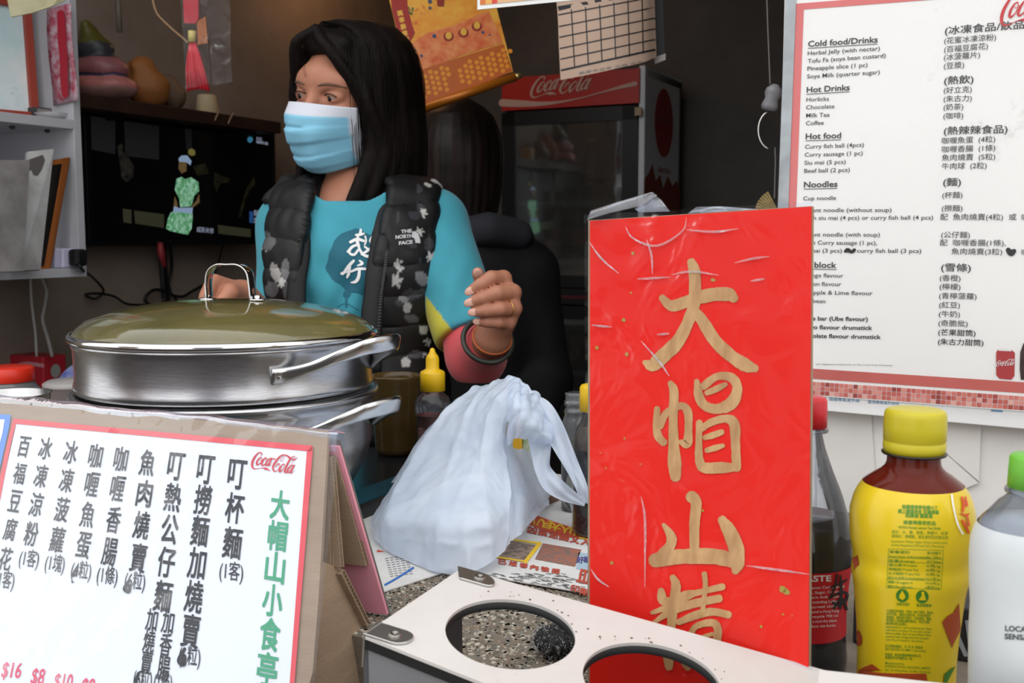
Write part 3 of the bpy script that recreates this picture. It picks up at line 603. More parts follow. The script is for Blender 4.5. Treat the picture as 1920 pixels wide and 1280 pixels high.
# ================================================================== red sign with gold brush characters
A = at(1101, 412, .80); B = at(1522, 385, .705); D = at(1113, 1140, .752)
PRD = Plane(B, B-A, A-D)
rs = thing('red_sign', 'red paper sign with four gold brush characters wrapped in clear plastic', 'sign', (*((A+B)/2)[:2], CZ))
BLp = PRD.px(1113, 1140); TLp = PRD.px(1101, 412); TRp = PRD.px(1522, 385); BRp = PRD.px(1524, 1250)
kk_ = (PRD.O[2]-CZ-.001)/PRD.v[2]
bl = np.array([BLp[0]+(BLp-TLp)[0]/(TLp-BLp)[1]*0, -kk_]); br = np.array([BRp[0], -kk_])
crn = [TLp, TRp, br, bl]
MB().slab([PRD.w(*c, -.0015) for c in crn], -PRD.n, .003).build('card_backing', M('cardedge', '9a8468', .8), rs)
red = M('sign_red', 'e61d10', .5, spec=.2, c2='ea2616', ns=5, bump=.08, bs=12)
ins = .0022; crn2 = [TLp+[ins*1.2, -.001], TRp+[-.0004, -.0008], br+[-.0004, .0], bl+[ins*1.2, .0]]
MB().slab([PRD.w(*c, -.0012) for c in crn2], PRD.n, .0014).build('red_paper', red, rs)
gold = M('gold_paint', 'd0a066', .5, c2='b07f4c', ns=70, stretch=(1.6, 1.6, .35), dirt='8f7430', ds=28, dthr=.62)
p = PRD.pxprinter(.0007)
def S6(pts, sc, ox, oy, rag=.03):
    p.stroke([(ox+x/sc, oy+y/sc, w/sc) for x, y, w in pts], 6, rag)
for S in [[(340,90,45),(358,150,66),(358,300,66),(330,400,62),(270,520,72),(190,600,80),(130,652,72),(85,638,26)],[(180,285,36),(235,330,60),(330,302,66),(450,270,72),(540,268,76),(575,290,50)],[(345,345,50),(400,410,62),(470,520,68),(560,605,68),(640,655,72),(690,672,42)],
 [(226,750,30),(246,800,52),(242,950,48),(245,1100,60),(250,1190,72),(255,1265,55)],[(155,890,34),(150,980,40),(160,1040,46),(190,1075,42)],[(170,985,40),(205,915,40),(285,875,40),(322,910,48),(325,1000,42),(318,1080,52),(280,1070,24)],
 [(370,740,28),(382,820,52),(412,872,52),(480,892,56),(560,860,70),(592,780,54),(560,722,50),(480,716,40),(405,770,44)],[(425,805,30),(480,782,36),(528,758,26)],
 [(385,965,36),(382,1080,38),(385,1170,48),(412,1212,58),(500,1212,62),(560,1212,50)],[(588,1215,50),(582,1080,50),(575,975,58),(530,945,45),(450,965,40),(395,1000,36)],[(415,1048,28),(460,1035,36),(508,1018,32)],[(425,1118,28),(470,1105,34),(515,1092,24)]]: S6(S, 2.91, 1180, 460)
for S in [[(470,160,72),(500,200,68),(490,330,62),(490,465,58)],[(305,330,24),(350,400,58),(345,455,62),(290,515,62),(255,560,44)],[(250,545,86),(400,522,92),(600,520,92),(720,545,90)],[(655,300,52),(700,370,84),(740,470,94),(748,560,84),(735,610,46)],
 [(360,645,38),(380,700,58),(362,830,60),(350,960,52),(335,1090,72),(338,1185,46)],[(290,725,40),(305,785,60),(380,780,24)],[(235,858,24),(330,822,42),(430,760,62),(520,735,36),(660,702,42)],[(245,918,22),(350,850,46),(480,805,52),(640,772,46)],[(395,915,36),(500,872,52),(600,852,46),(695,870,46)],[(550,625,34),(556,700,30),(538,860,28)],[(455,1010,34),(500,940,36),(600,918,46),(632,965,48),(618,1050,50),(600,1120,44)],[(485,950,30),(450,1060,44),(440,1150,60),(452,1190,36)],[(530,1005,22),(600,985,26)]]: S6(S, 3.2, 1150, 880)
p.build('brush_lettering', gold, rs, 'gold brush-painted characters')
q = PRD.pxprinter(.0008)
for x, y, r in [(1188,475,3.5),(1170,600,5),(1176,664,4),(1120,652,4),(1184,549,2.5),(1338,525,5),(1148,1055,4),(1202,870,2),(1172,822,2.5),(1468,1104,8),(1475,1110,7),(1469,1151,2.5),(1428,1174,3),(1127,849,1.6),(1137,877,1.8),(1319,957,2.5),(1486,1154,1.6)]:
    q.poly([(x+r*RNG.uniform(.6, 1.1)*math.cos(t), y+r*RNG.uniform(.6, 1.2)*math.sin(t)) for t in np.linspace(0, 5.5, 8)])
q.build('gold_flecks', M('fleck', 'a58a30', .5), rs)
fs = film('film_red', haze=.0, bs=13, bump=.8, k=.09, rough=.12)
wavy(PRD, [(1098, 404), (1524, 380), (1526, 1300), (1104, 1300)], 60, 110, .0018, .0006, fs, 'plastic_sleeve', rs, 9)
# pressed folds and tape edges standing proud in the film
m = MB()
def fold(pix, w=.0008, l=.0024): 
    P = [PRD.w(*PRD.px(x, y), l) for x, y in catmull(pix, 5)]; m.tube(P, [w*math.sin(math.pi*(i+.5)/len(P))+.00008 for i in range(len(P))], 5)
for f_ in [[(1175,425),(1190,448),(1235,462),(1282,435),(1290,408)],[(1290,432),(1340,436),(1388,430)],[(1108,455),(1130,485),(1163,514)],[(1215,450),(1224,480),(1226,515)],[(1262,516),(1300,510),(1350,517)],[(1198,524),(1258,521)],[(1380,494),(1415,486),(1445,482)],[(1205,640),(1240,680),(1258,706)],[(1402,1060),(1450,1066),(1520,1076)],[(1205,930),(1212,975),(1212,1100)],[(1110,1065),(1124,1085),(1145,1100)],[(1410,528),(1436,524)],[(1112,610),(1150,614)],[(1235,628),(1258,626)]]: fold(f_)
m.build('film_folds', film('film_fold', haze=.16, bs=60, k=.35, tint='ffffff'), rs, True)
# loose film flaps above the top edge
def flap(pix, ds, name='film_flap', par=rs, mat=None):
    P = [at(x, y, d) for (x, y), d in zip(pix, ds)]; c = sum(P)/len(P); m = MB(); n = len(P); m.add(P+[c+np.array([0, -.004, .002])], [(i, (i+1) % n, n) for i in range(n)])
    o = m.build(name, mat or film('film_flap', haze=.14, bs=16, bump=.6, k=.16), par, True, solid=.0003); return o
flap([(1101, 412), (1108, 395), (1160, 378), (1222, 360), (1232, 366), (1205, 385), (1140, 400)], [.79, .80, .80, .79, .78, .775, .785])
flap([(1200, 398), (1190, 392), (1222, 362), (1240, 375), (1256, 396)], [.785, .79, .79, .785, .77])
flap([(1290, 400), (1306, 388), (1350, 389), (1390, 393), (1420, 392)], [.76, .76, .75, .745, .735])
# ================================================================== newspapers
def npaper(pix, z, lab, seed):
    P = [onz(x, y, z) for x, y in pix]; c = sum(P)/len(P); t = thing('newspaper', lab, 'newspaper', c)
    MB().slab(P, EZ, .0012).build('sheet', M('newsprint', 'd5d4d2', .7, c2='cbcac8', ns=30), t, label=None); return t
n1 = npaper([(662, 1135), (722, 1110), (830, 1075), (905, 1040), (1000, 930), (720, 945), (640, 1000)], CZ+.001, 'white newspaper sheet with a blue line under the left of the plastic bag', 1)
n2 = npaper([(880, 1076), (1130, 1118), (1190, 1060), (1180, 905), (1000, 885), (940, 950)], CZ+.0025, 'colourful newspaper page with red headlines beside the red sign', 2)
zt = CZ+.0040
def zprint(par, z=zt): return Print2D(lambda x, y, l: onz(x, y, z+l))
def zpoly(name, par, pixs, mat, z=zt):
    q = zprint(par, z); [q.poly(pp) for pp in pixs]; return q.build(name, mat, par)
yel, oran = M('pr_yellow', 'e0b92e', .7), M('pr_red', 'c9502f', .7)
zpoly('print_band', n2, [[(996, 962), (1040, 978), (1104, 998), (1104, 1012), (1040, 1003), (985, 980)]], oran)
q = zprint(n2, zt+.0003)
for i, ch in enumerate('八月大人山天'): q.char(ch, 1006+i*18, 977+i*5.2, 19, 14, (.97, .22), .05)
q.build('print_headline', yel, n2)
q = zprint(n2, zt+.0003)
for i, ch in enumerate('凶案迷團又入'): q.char(ch, 998+i*20, 993+i*4.5, 17, -13, (.98, .2), .05)
for i, ch in enumerate('超強內容版已'): q.char(ch, 1042-i*20, 1070-i*3.5, 15, -9, (.98, .15), .05)
for ch, x, y, sx_, sy_ in [('皿', 1100, 1081, 34, -24), ('印', 1078, 1103, 16, -13), ('剛', 1096, 1109, 16, -13)]: q.char(ch, x, y, sx_, sy_, (.97, .2), .04)
q.build('print_red', M('pr_brick', 'b04a38', .7), n2)
zpoly('print_photo', n2, [[(945, 1012), (1010, 1022), (985, 1052), (925, 1042)]], M('ph1', '5b504a', .7, c2='a08a78', ns=160), zt)
zpoly('print_photo', n2, [[(1018, 1018), (1090, 1030), (1078, 1062), (1003, 1048)]], M('ph2', 'a8624a', .7, c2='6d6460', ns=190), zt)
q = zprint(n2, zt+.0003); q.stroke([(950, 1010, 3), (1012, 1018, 4)]); q.stroke([(1012, 1018, 7), (985, 1053, 7)]); q.stroke([(985, 1052, 3), (928, 1043, 3)]); q.build('print_frame', yel, n2)
zpoly('print_panel', n2, [[(1085, 1035), (1120, 1040), (1120, 1072), (1080, 1066)]], M('ph3', '9fb4c4', .7), zt)
q = zprint(n2, zt+.0003)
for i, ch in enumerate('好睇'): q.char(ch, 1088+i*14, 1049, 13, -12, (1, .1), .04)
q.build('print_purple', M('purple', '4a3f7a', .7), n2)
q = zprint(n2, zt+.0002)
for k in range(16):
    y = 1074+k*2.2
    for _ in range(14):
        x = RNG.uniform(900, 1090)
        if y < 1075+(x-880)*.15: q.poly([(x, y), (x+9, y+1.5), (x+9, y+2.4), (x, y+.9)])
q.text('CHINA / LOCAL NEWS', 1056, 1089, 985, 1082, 5, 0)
q.build('print_text', M('pr_grey', '7d7d80', .7), n2)
z1_ = CZ+.0024
q = zprint(n1, z1_); q.stroke([(722, 1096, 4), (745, 1083, 4), (775, 1064, 4)]); q.build('print_line', M('pr_blue', '3567b0', .7), n1)
q = zprint(n1, z1_); q.poly([(708, 1030), (722, 1034), (706, 1035)]); q.build('print_mark', oran, n1)
q = zprint(n1, z1_)
for k in range(9):
    for j in range(5): x, y = 722+j*9+k*1.2, 1046+k*4.2-j*1.2; q.poly([(x, y), (x+6.5, y-1), (x+6.5, y+.4), (x, y+1.6)])
q.build('print_text', M('pr_grey'), n1)
# ================================================================== steamer pot stack on a black hob
pc = at(425, 612, 1.21); PX_, PY_ = pc[0], pc[1]
def zat(y, d): return 1.3-d*(math.sin(PITCH)*1.0+(y-640)/FPX*math.cos(PITCH))
ss = M('stainless', 'c6c6c8', .26, 1., c2='b4b4b8', ns=60, stretch=(1, 1, 18), bump=.02, bs=90)
ssp = M('stainless_polished', 'd6d6d6', .09, 1.)
s_p, t_p = pc@E1, pc@E2
hob = thing('induction_hob', 'flat black cooking hob under the steamer pot', 'hob', st(s_p-.03, t_p+.1, CZ))
MB().sbox(s_p-.2, s_p+.155, t_p-.17, 1.25, CZ, CZ+.018).build('hob_body', M('hobblack', '17191c', .25), hob, bevel=.003)
MB().sbox(s_p+.11, s_p+.15, t_p-.15, 1.1, CZ+.018, CZ+.0195).build('control_strip', M('teal_dark', '12424e', .4), hob, label='dark teal strip')
ZB = CZ+.019; zr = 1.190
low = thing('steamer_pot', 'lower stainless steel pot of the stack, round-bottomed, with a strap handle', 'pot', (PX_, PY_, ZB))
cz = np.array([PX_, PY_, 0.])
prof = [(.0, ZB), (.105, ZB), (.125, ZB+.006), (.142, ZB+.022), (.155, ZB+.045), (.162, ZB+.07), (.1635, 1.112), (.1635, 1.118), (.1685, 1.121), (.170, 1.124), (.1685, 1.127), (.161, 1.1265), (.159, 1.118), (.157, ZB+.07), (.140, ZB+.028), (0, ZB+.01)]
MB().lathe(cz, prof, 96, caps=False).build('pot_body', ss, low, True)
tier = thing('steamer_tier', 'upper stainless steel steamer tier with a riveted strap handle, under the glass lid', 'pot', (PX_, PY_, 1.1275))
prof = [(.120, 1.129), (.1605, 1.1285), (.1635, 1.131), (.1642, 1.136), (.1632, 1.139), (.1625, 1.15), (.1635, 1.176), (.1655, 1.181), (.1665, 1.183), (.1655, 1.185), (.1605, 1.185), (.1595, 1.15), (.1585, 1.133), (.12, 1.132)]
MB().lathe(cz, prof, 96, caps=False).build('tier_body', ss, tier, True)
def strap(path, wv, th, name, par, mat=ssp):
    """flat strap with rounded edges: path points, per-point width direction"""
    P = catmull(path, 6); Wd = catmull(wv, 6); T = np.gradient(P, axis=0); V = []; k = 10
    for i in range(len(P)):
        t = nz(T[i]); w = Wd[i]-t*(Wd[i]@t); hw = np.linalg.norm(w); w = w/hw; n = np.cross(t, w)
        for j in range(k):
            a = 6.2832*j/k; ca, sa = math.cos(a), math.sin(a); V.append(P[i]+w*hw*np.sign(ca)*abs(ca)**.6+n*th*np.sign(sa)*abs(sa)**.7)
    n_ = len(P); return obj(name, V, [(i*k+j, i*k+(j+1) % k, (i+1)*k+(j+1) % k, (i+1)*k+j) for i in range(n_-1) for j in range(k)]+[list(range(k))[::-1], [(n_-1)*k+j for j in range(k)]], mat, par, True)
def pot_handle(par, az0, dz, r0, zc, lift, sp=29):
    def q(az, r, z): a = math.radians(az); return np.array([PX_+r*math.sin(a), PY_-r*math.cos(a), z])
    pts, wv = [], []
    for az, r, z, w in [(az0-sp-3, r0+.002, zc, .0085), (az0-sp+1.5, r0+.004, zc+.001, .0085), (az0-sp*.72, r0+.017, zc+.008, .0065), (az0-sp*.5, r0+.036, zc+.017+lift*.4, .0075), (az0-sp*.25, r0+.052, zc+.024+lift, .009), (az0, r0+.057, zc+.026+lift, .0095), (az0+sp*.25, r0+.052, zc+.024+lift, .009), (az0+sp*.5, r0+.036, zc+.017+lift*.4, .0075), (az0+sp*.72, r0+.017, zc+.008, .0065), (az0+sp-1.5, r0+.004, zc+.001, .010), (az0+sp+3, r0+.002, zc, .010)]:
        pts.append(q(az, r, z)); a = math.radians(az); wv.append(np.array([math.sin(a)*.25*w, -math.cos(a)*.25*w, w]))
    h = strap(pts, wv, .0034, 'handle', par, M('satin_steel', 'd0d0d0', .2, 1.))
    for az in (az0-sp-.5, az0+sp+.5):
        c = q(az, r0+.004, zc); a = math.radians(az); MB().lathe(c, [(.0035, 0), (.003, .0016), (0, .002)], 12, np.array([math.sin(a), -math.cos(a), 0])).build('rivet', ssp, h, True)
pot_handle(tier, 62, 0, .163, 1.158, .004); pot_handle(tier, 238, 0, .163, 1.158, .004)
pot_handle(low, 62, 0, .163, 1.092, .004); pot_handle(low, 242, 0, .163, 1.092, .004)
lid = thing('pot_lid', 'domed glass pot lid fogged olive-yellow, with a steel rim and loop handle', 'lid', (PX_, PY_, 1.185))
hz = .040; prof = [(.1655, 1.188)]+[(.1655*math.cos(a), 1.188+hz*math.sin(a)**1.0) for a in np.linspace(.08, 1.5, 22)]+[(0, 1.188+hz)]
gl = M('fogged_glass', '5f5a38', .09, c2='736b3e', ns=9, spec=.8, coat=.6, alpha=.84, bump=.06, bs=120, dirt='8a7f4a', ds=10, dthr=.62)
lo_ = MB().lathe(cz, prof, 96, caps=False).build('glass_dome', gl, lid, True)
MB().lathe(cz, [(.1635, 1.1855), (.1680, 1.1850), (.1698, 1.1875), (.1700, 1.1895), (.1690, 1.1925), (.1660, 1.1935), (.1640, 1.1925)], 96, caps=False).build('lid_rim', ssp, lid, True)
# food under the glass
fd = MB(); fd.lathe(cz, [(.155, 1.16), (.12, 1.166), (0, 1.168)], 48, caps=False); x = fd.build('curry_broth', M('broth', '8a7428', .3, c2='a08a35', ns=30), None, True); tag(rebase(x), 'olive-yellow curry broth inside the steamer, seen through the fogged lid', 'food')
def domez(r): a = math.acos(min(1, r/.1655)); return 1.188+hz*math.sin(a)
hA = at(398, 562, 1.19); hB = at(478, 562, 1.19)
hd = nz(np.array([.97, -.22, 0])); c_ = np.array([PX_+.006, PY_-.006, 0])
L1, L2 = c_-hd*.026, c_+hd*.026; zt_ = 1.188+hz
pts = [L1-hd*.006+EZ*(zt_-.0005), L1+EZ*(zt_+.001), L1+EZ*(zt_+.016), L1+hd*.003+EZ*(zt_+.031), L1+hd*.013+EZ*(zt_+.0385), c_+EZ*(zt_+.039), L2-hd*.012+EZ*(zt_+.0385), L2-hd*.002+EZ*(zt_+.031), L2+hd*.001+EZ*(zt_+.016), L2+hd*.003+EZ*(zt_+.001), L2+hd*.010+EZ*(zt_-.0005)]
wd = nz(np.cross(hd, EZ)); strap(pts, [wd*.0085]*len(pts), .0012, 'loop_handle', lid)
for c in (L1-hd*.001, L2+hd*.008): MB().lathe(c+EZ*(zt_-.001), [(.010, 0), (.010, .0015), (.0088, .002), (.004, .002), (.004, .0052), (.0034, .0058), (0, .006)], 24).build('handle_rivet', ssp, lid, True)

# ================================================================== bottles
def bprof(d, rows): k = .95 if d == .68 else 1; return [(r*k*d/FPX, zat(y, d)) for y, r in rows]
def lathe_part(name, c, prof, mat, par, k=48): return MB().lathe(np.array([c[0], c[1], 0.]), prof, k, caps=False).build(name, mat, par, True)
clearp = film('clear_pet', haze=.03, rough=.05, bs=30, bump=.15, dist=.002, k=.42)
def hitprinter(objs, lift=.0004):
    trees = []
    for o in objs:
        dg = bpy.context.evaluated_depsgraph_get(); bm = bmesh.new(); bm.from_mesh(o.data); bm.transform(o.matrix_world) if False else None
        b = BASE.get(o.name, np.zeros(3)); V = [Vector(np.array(v.co)+b) for v in bm.verts]; Fc = [[v.index for v in f.verts] for f in bm.faces]; bm.free(); trees.append(BVHTree.FromPolygons(V, Fc))
    cache = {}
    def f(x, y, l):
        r = nz(ray(x, y)); best = None
        for t in trees:
            h = t.ray_cast(Vector(CAM), Vector(r))
            if h[0] is not None and (best is None or h[3] < best[3]): best = h
        if best is None: return cache.get('last', CAM+r*1.)
        n = np.array(best[1]); n = n if n@r < 0 else -n; P = np.array(best[0])+n*(lift+l); cache['last'] = P; return P
    return f
def subdiv_poly(pr, pix, step=6):
    """polygon on a curved surface: rows of quads (convex in x)"""
    P = np.array(pix, float); ys = np.arange(P[:, 1].min(), P[:, 1].max()+step, step); 
    def span(y):
        y = min(max(y, P[:, 1].min()+.01), P[:, 1].max()-.01); xs = []
        for i in range(len(P)):
            a, b = P[i], P[(i+1) % len(P)]
            if (a[1] <= y) != (b[1] <= y): xs.append(a[0]+(b[0]-a[0])*(y-a[1])/(b[1]-a[1]))
        return (min(xs), max(xs)) if xs else None
    for y0, y1 in zip(ys[:-1], ys[1:]):
        A, B = span(y0), span(y1)
        if A is None or B is None: continue
        n = max(1, int((max(A[1], B[1])-min(A[0], B[0]))/step))
        for i in range(n):
            u0, u1 = i/n, (i+1)/n; pr.put([(A[0]+(A[1]-A[0])*u0, y0), (A[0]+(A[1]-A[0])*u1, y0), (B[0]+(B[1]-B[0])*u1, y1), (B[0]+(B[1]-B[0])*u0, y1)], [(0, 1, 2, 3)])
# --- yellow honey lemon tea bottle
dY = .68; cY = at(1717, 765, dY)
yb = thing('tea_bottle', 'yellow-labelled plastic tea bottle with a wide yellow cap, in the middle of the bottles', 'bottle', (cY[0], cY[1], CZ))
body = [(1330, 0), (1330, 84), (1322, 92), (1247, 94), (1186, 98), (1146, 102), (1118, 105), (1105, 107), (1092, 110), (1078, 111.5), (1064, 110), (1052, 108.5), (1040, 111), (1012, 117), (963, 118), (938, 112), (922, 105), (905, 92), (893, 76), (884, 62), (876, 54), (868, 51), (850, 50), (848, 50), (848, 0)]
zb = [(r, max(z, CZ+.001)) for r, z in bprof(dY, body)]
ob = lathe_part('bottle_body', cY, zb, M('tea_brown', '5a1a0c', .16, spec=.22), yb, 64)
lab = [(1290, 94.6), (1247, 94.6), (1186, 98.6), (1146, 102.6), (1118, 105.6), (1105, 107.6), (1092, 110.6), (1078, 112.1), (1064, 110.6), (1052, 109.1), (1040, 111.6), (1012, 117.6), (963, 118.6), (938, 112.6), (922, 105.6), (908, 95.5)]
ol = lathe_part('label', cY, bprof(dY, lab), M('label_yellow', 'dcc01a', .3, c2='d4b614', ns=12, coat=.15, bump=.12, bs=25), yb, 64)
capc = [(848, 0), (848, 58), (838, 59.5), (828, 59), (826, 57), (824, 59), (800, 59.5), (780, 59), (772, 57.5), (768, 54), (766.5, 48), (766.5, 0)]
m_cap = M('cap_yellow', 'bcae1e', .38)
x = lathe_part('cap', cY, bprof(dY, capc), m_cap, yb, 64)
lathe_part('neck_ring', cY, bprof(dY, [(852, 50), (852, 61), (848.5, 62), (848, 50)]), M('ring_dark', '1d1512', .3), yb, 48)
f = hitprinter([ol], .0003); g_ = M('label_green', '4c8a26', .5); p = Print2D(f); p.sgn = -1
def ptxt(pr, t, x, y, w, h, bold=.01, sl=.03, shear=0.):
    V, Fc = glyph(t, bold); x0, x1 = V[:, 0].min(), V[:, 0].max()
    for dx, dy, dl in boffs(t, bold): X = (V[:, 0]+dx-x0)/(x1-x0)*w; Y = (V[:, 1]+dy)/.7*h; pr.put(np.c_[x+X+Y*shear, y-Y+X*sl], Fc, dl)
for t, x, y, w, h, b in [('保護環境齊拾綠VLT', 1691, 953, 66, 6, .03), ('網上讀環保食 豆腦病毒', 1684, 961, 76, 6, .03), ('說鹽減 體基易', 1698, 969, 50, 6, .03), ('蜂蜜檸檬茶飲品', 1694, 982, 60, 6, .02), ("VITA'S Honey Lemon Tea Drink", 1684, 990, 80, 4.5, .02), ('成份：水、糖、蜂蜜、檸檬汁、紅茶', 1672, 999, 105, 5, 0), ('調味料、檸檬酸、維生素丙及抗氧化劑', 1672, 1007, 105, 5, 0), ('Ingredients: Water, Sugar, Honey, Lemon Juice,', 1671, 1016, 106, 4.3, 0), ('Acidity Regulators (330 and 331), Flavouring,', 1671, 1023, 100, 4.3, 0)]: ptxt(p, t, x, y, w, h, b)
for i, t in enumerate(['營養資料', 'Nutrition Information', '能量/Energy', '蛋白質/Protein', '總脂肪/Total Fat', '反式脂肪/Trans Fat', '碳水化合物/Carbohydrates', '糖/Sugars', '鈉/Sodium']):
    ptxt(p, t, 1668+.2*i*0-i*.4, 1036+i*8.1, 30+len(t)*2.0, 4.3, .004); ptxt(p, ['每100毫升', 'Per 100ml', '43千卡/kcal', '0克/g', '0克/g', '0克/g', '10.7克/g', '10.6克/g', '5毫克/mg'][i], 1738-i*.4, 1038+i*8.1, 26, 4.3, .004)
def pline(pr, x0, y0, x1, y1, w=.8):
    n = 8
    for k in range(n):
        a, b = k/n, (k+1)/n; A = (x0+(x1-x0)*a, y0+(y1-y0)*a); B = (x0+(x1-x0)*b, y0+(y1-y0)*b); dx, dy = (0, w) if abs(x1-x0) > abs(y1-y0) else (w, 0)
        pr.put([A, B, (B[0]+dx, B[1]+dy), (A[0]+dx, A[1]+dy)], [(0, 1, 2, 3)])
for k in (0, 2, 3, 7, 9): pline(p, 1666-k*.4, 1028+k*8.1, 1768-k*.4, 1031+k*8.1)
pline(p, 1666, 1028, 1662, 1101); pline(p, 1768, 1031, 1764, 1104)
for t, x, y, w in [('＊此產品含有蜂蜜，不適合一歲以下嬰兒，產品內', 1663, 1146, 86), ('天然沉澱，請搖勻後飲用。存放於陰涼', 1662, 1152, 82), ('乾燥處，避免陽光照射，冷飲更佳。開啟', 1662, 1158, 84), ('後須放入雪櫃並盡快飲用。切勿冷藏', 1662, 1164, 80), ('或微波加熱。', 1661, 1170, 40), ('Sedimentation is natural phenomenon. Shake', 1661, 1176, 86), ('well before drinking. Do not store under', 1661, 1182, 84), ('direct sunlight. Best served chilled. Once', 1661, 1188, 84), ('opened, keep refrigerated and consume', 1661, 1194, 80), ('soon. Do not freeze or microwave.', 1661, 1200, 70), ('此日期前最佳：日 月 年 見瓶身', 1660, 1212, 70), ('BEST BEFORE: DD MM YY (see bottle)', 1660, 1218, 76), ('製造商：維他奶國際集團有限公司', 1660, 1228, 66), ('香港新界屯門建旺街一號', 1660, 1234, 50), ('Manufactured by:', 1660, 1244, 36), ('INTERNATIONAL HOLDINGS LIMITED', 1660, 1250, 84), ('No.1, Kin Wong Street, Tuen Mun, Hong Kong', 1660, 1257, 84), ('Product of Hong Kong', 1660, 1264, 46)]: ptxt(p, t, x, y, w, 4.2, .004, .05)
ptxt(p, '本瓶可回收', 1681, 1134, 24, 4.5, .01); ptxt(p, '瓶身請壓扁', 1718, 1136, 28, 4.5, .01)
p.build('label_lettering', g_, yb)
p = Print2D(f)
for cx, cy in ((1692, 1116), (1729, 1118)): p.poly([(cx+12*math.cos(t), cy+12.5*math.sin(t)) for t in np.linspace(0, 6, 20)])
p.build('round_icon', M('icon_green', '3b7a22', .5), yb)
p = Print2D(hitprinter([ol], .0007)); p.poly([(1692, 1106), (1697, 1114), (1698, 1119), (1692, 1124), (1686, 1119), (1687, 1114)]); p.poly([(1727, 1108), (1732, 1108), (1733, 1114), (1736, 1124), (1722, 1124), (1728, 1115)]); p.build('icon_mark', M('label_yellow'), yb)
p = Print2D(hitprinter([ol], .0005)); subdiv_poly(p, [(1765, 1165), (1779, 1150), (1782, 1155), (1797, 1130), (1800, 1180), (1784, 1212), (1778, 1198)]); subdiv_poly(p, [(1598, 1262), (1625, 1248), (1636, 1244), (1660, 1262), (1700, 1274), (1716, 1268), (1736, 1261), (1742, 1300), (1598, 1300)]); subdiv_poly(p, [(1600, 1184), (1611, 1180), (1618, 1194), (1617, 1208), (1606, 1216), (1600, 1212)]); subdiv_poly(p, [(1599, 1044), (1609, 1040), (1612, 1058), (1602, 1066)])
p.build('label_motif', M('motif_brown', 'a3451c', .45), yb)
p = Print2D(hitprinter([ol], .0009)); p.stroke([(1781, 910, 3), (1785, 945, 3), (1793, 980, 3), (1803, 1000, 3)], 8); p.build('label_stripe', M('paperwhite'), yb)
p = Print2D(hitprinter([ol], .0009))
for S in [[(1801,932,3),(1805,945,5),(1803,958,4)],[(1808,932,3),(1811,948,4)],[(1800,962,3),(1808,966,4),(1814,963,3)],[(1802,975,4),(1808,985,5),(1814,998,4)],[(1811,967,3),(1814,984,4)]]: p.stroke(S, 5)
p.build('red_brushmark', M('redmark', 'd4491c', .5), yb)
p = Print2D(hitprinter([ol], .0007)); p.poly([(1768, 1280), (1770, 1262), (1782, 1252), (1790, 1248), (1791, 1290), (1768, 1290)]); p.build('green_leaf_print', M('icon_green'), yb)
# --- cola bottle behind the red sign
dC = .765; cC = at(1512, 745, dC)
cb = thing('cola_bottle', 'cola bottle with a red cap half hidden behind the red sign', 'bottle', (cC[0], cC[1], CZ))
cr_ = [(1310, 0), (1310, 70), (1290, 86), (1240, 88), (1200, 84), (1162, 83), (1100, 86), (1052, 91), (1020, 90), (993, 87), (959, 80), (930, 71), (909, 63), (885, 53), (866, 46), (840, 37), (815, 31), (808, 29), (800, 29)]
cpr = bprof(dC, cr_); z0_ = cpr[0][1]; cpr = [(r, max(z, CZ+.001)) for r, z in cpr]
lathe_part('bottle_shell', cC, cpr, clearp, cb, 56)
lq = [(r*.975, z) for r, z in cpr if z < zat(972, dC)]; lq.append((78*dC/FPX*.975, zat(972, dC))); lq.append((0, zat(972, dC)))
lathe_part('cola', cC, lq, M('cola_dark', '140a08', .15, spec=.5), cb, 56)
cl = lathe_part('label', cC, bprof(dC, [(1192, 85), (1162, 84), (1100, 87), (1056, 92)]), M('cola_label', 'c0242c', .4), cb, 56)
lathe_part('cap', cC, bprof(dC, [(800, 0), (800, 39), (770, 39), (750, 38), (744, 35), (742, 0)]), M('cap_red', 'c8202a', .4), cb, 40)
lathe_part('cap_ring', cC, bprof(dC, [(808, 30), (808, 42), (804, 42), (802, 30)]), clearp, cb, 40)
p = Print2D(hitprinter([cl], .0004)); ptxt(p, 'TASTE', 1497, 1090, 61, 11, .02, -.02)
for i, t in enumerate(['Ingredients: Carbonated', 'Water, Sugar, Caramel', 'Phosphoric Acid, Natural', 'Flavour including Caffeine', 'Best served chilled', 'Manufactured in Hong Kong', 'Please recycle 700 ml', 'Keep in a cool dry place', 'Best before: see bottle']): ptxt(p, t, 1500, 1105+i*9, 82-2*i, 5, 0, -.05)
p.build('label_lettering', M('paperwhite'), cb)
p = Print2D(hitprinter([cl], .0008))
for S in [[(1568, 1075, 3), (1564, 1100, 4), (1554, 1122, 3)], [(1556, 1100, 3), (1575, 1092, 4), (1586, 1086, 3)], [(1574, 1078, 4), (1576, 1110, 5), (1574, 1140, 4)], [(1558, 1118, 4), (1578, 1108, 4), (1588, 1118, 5), (1572, 1134, 5), (1560, 1128, 4)], [(1562, 1140, 4), (1576, 1120, 4), (1586, 1142, 4)]]: p.stroke(S, 4)
p.build('marker_scribble', M('marker'), cb)
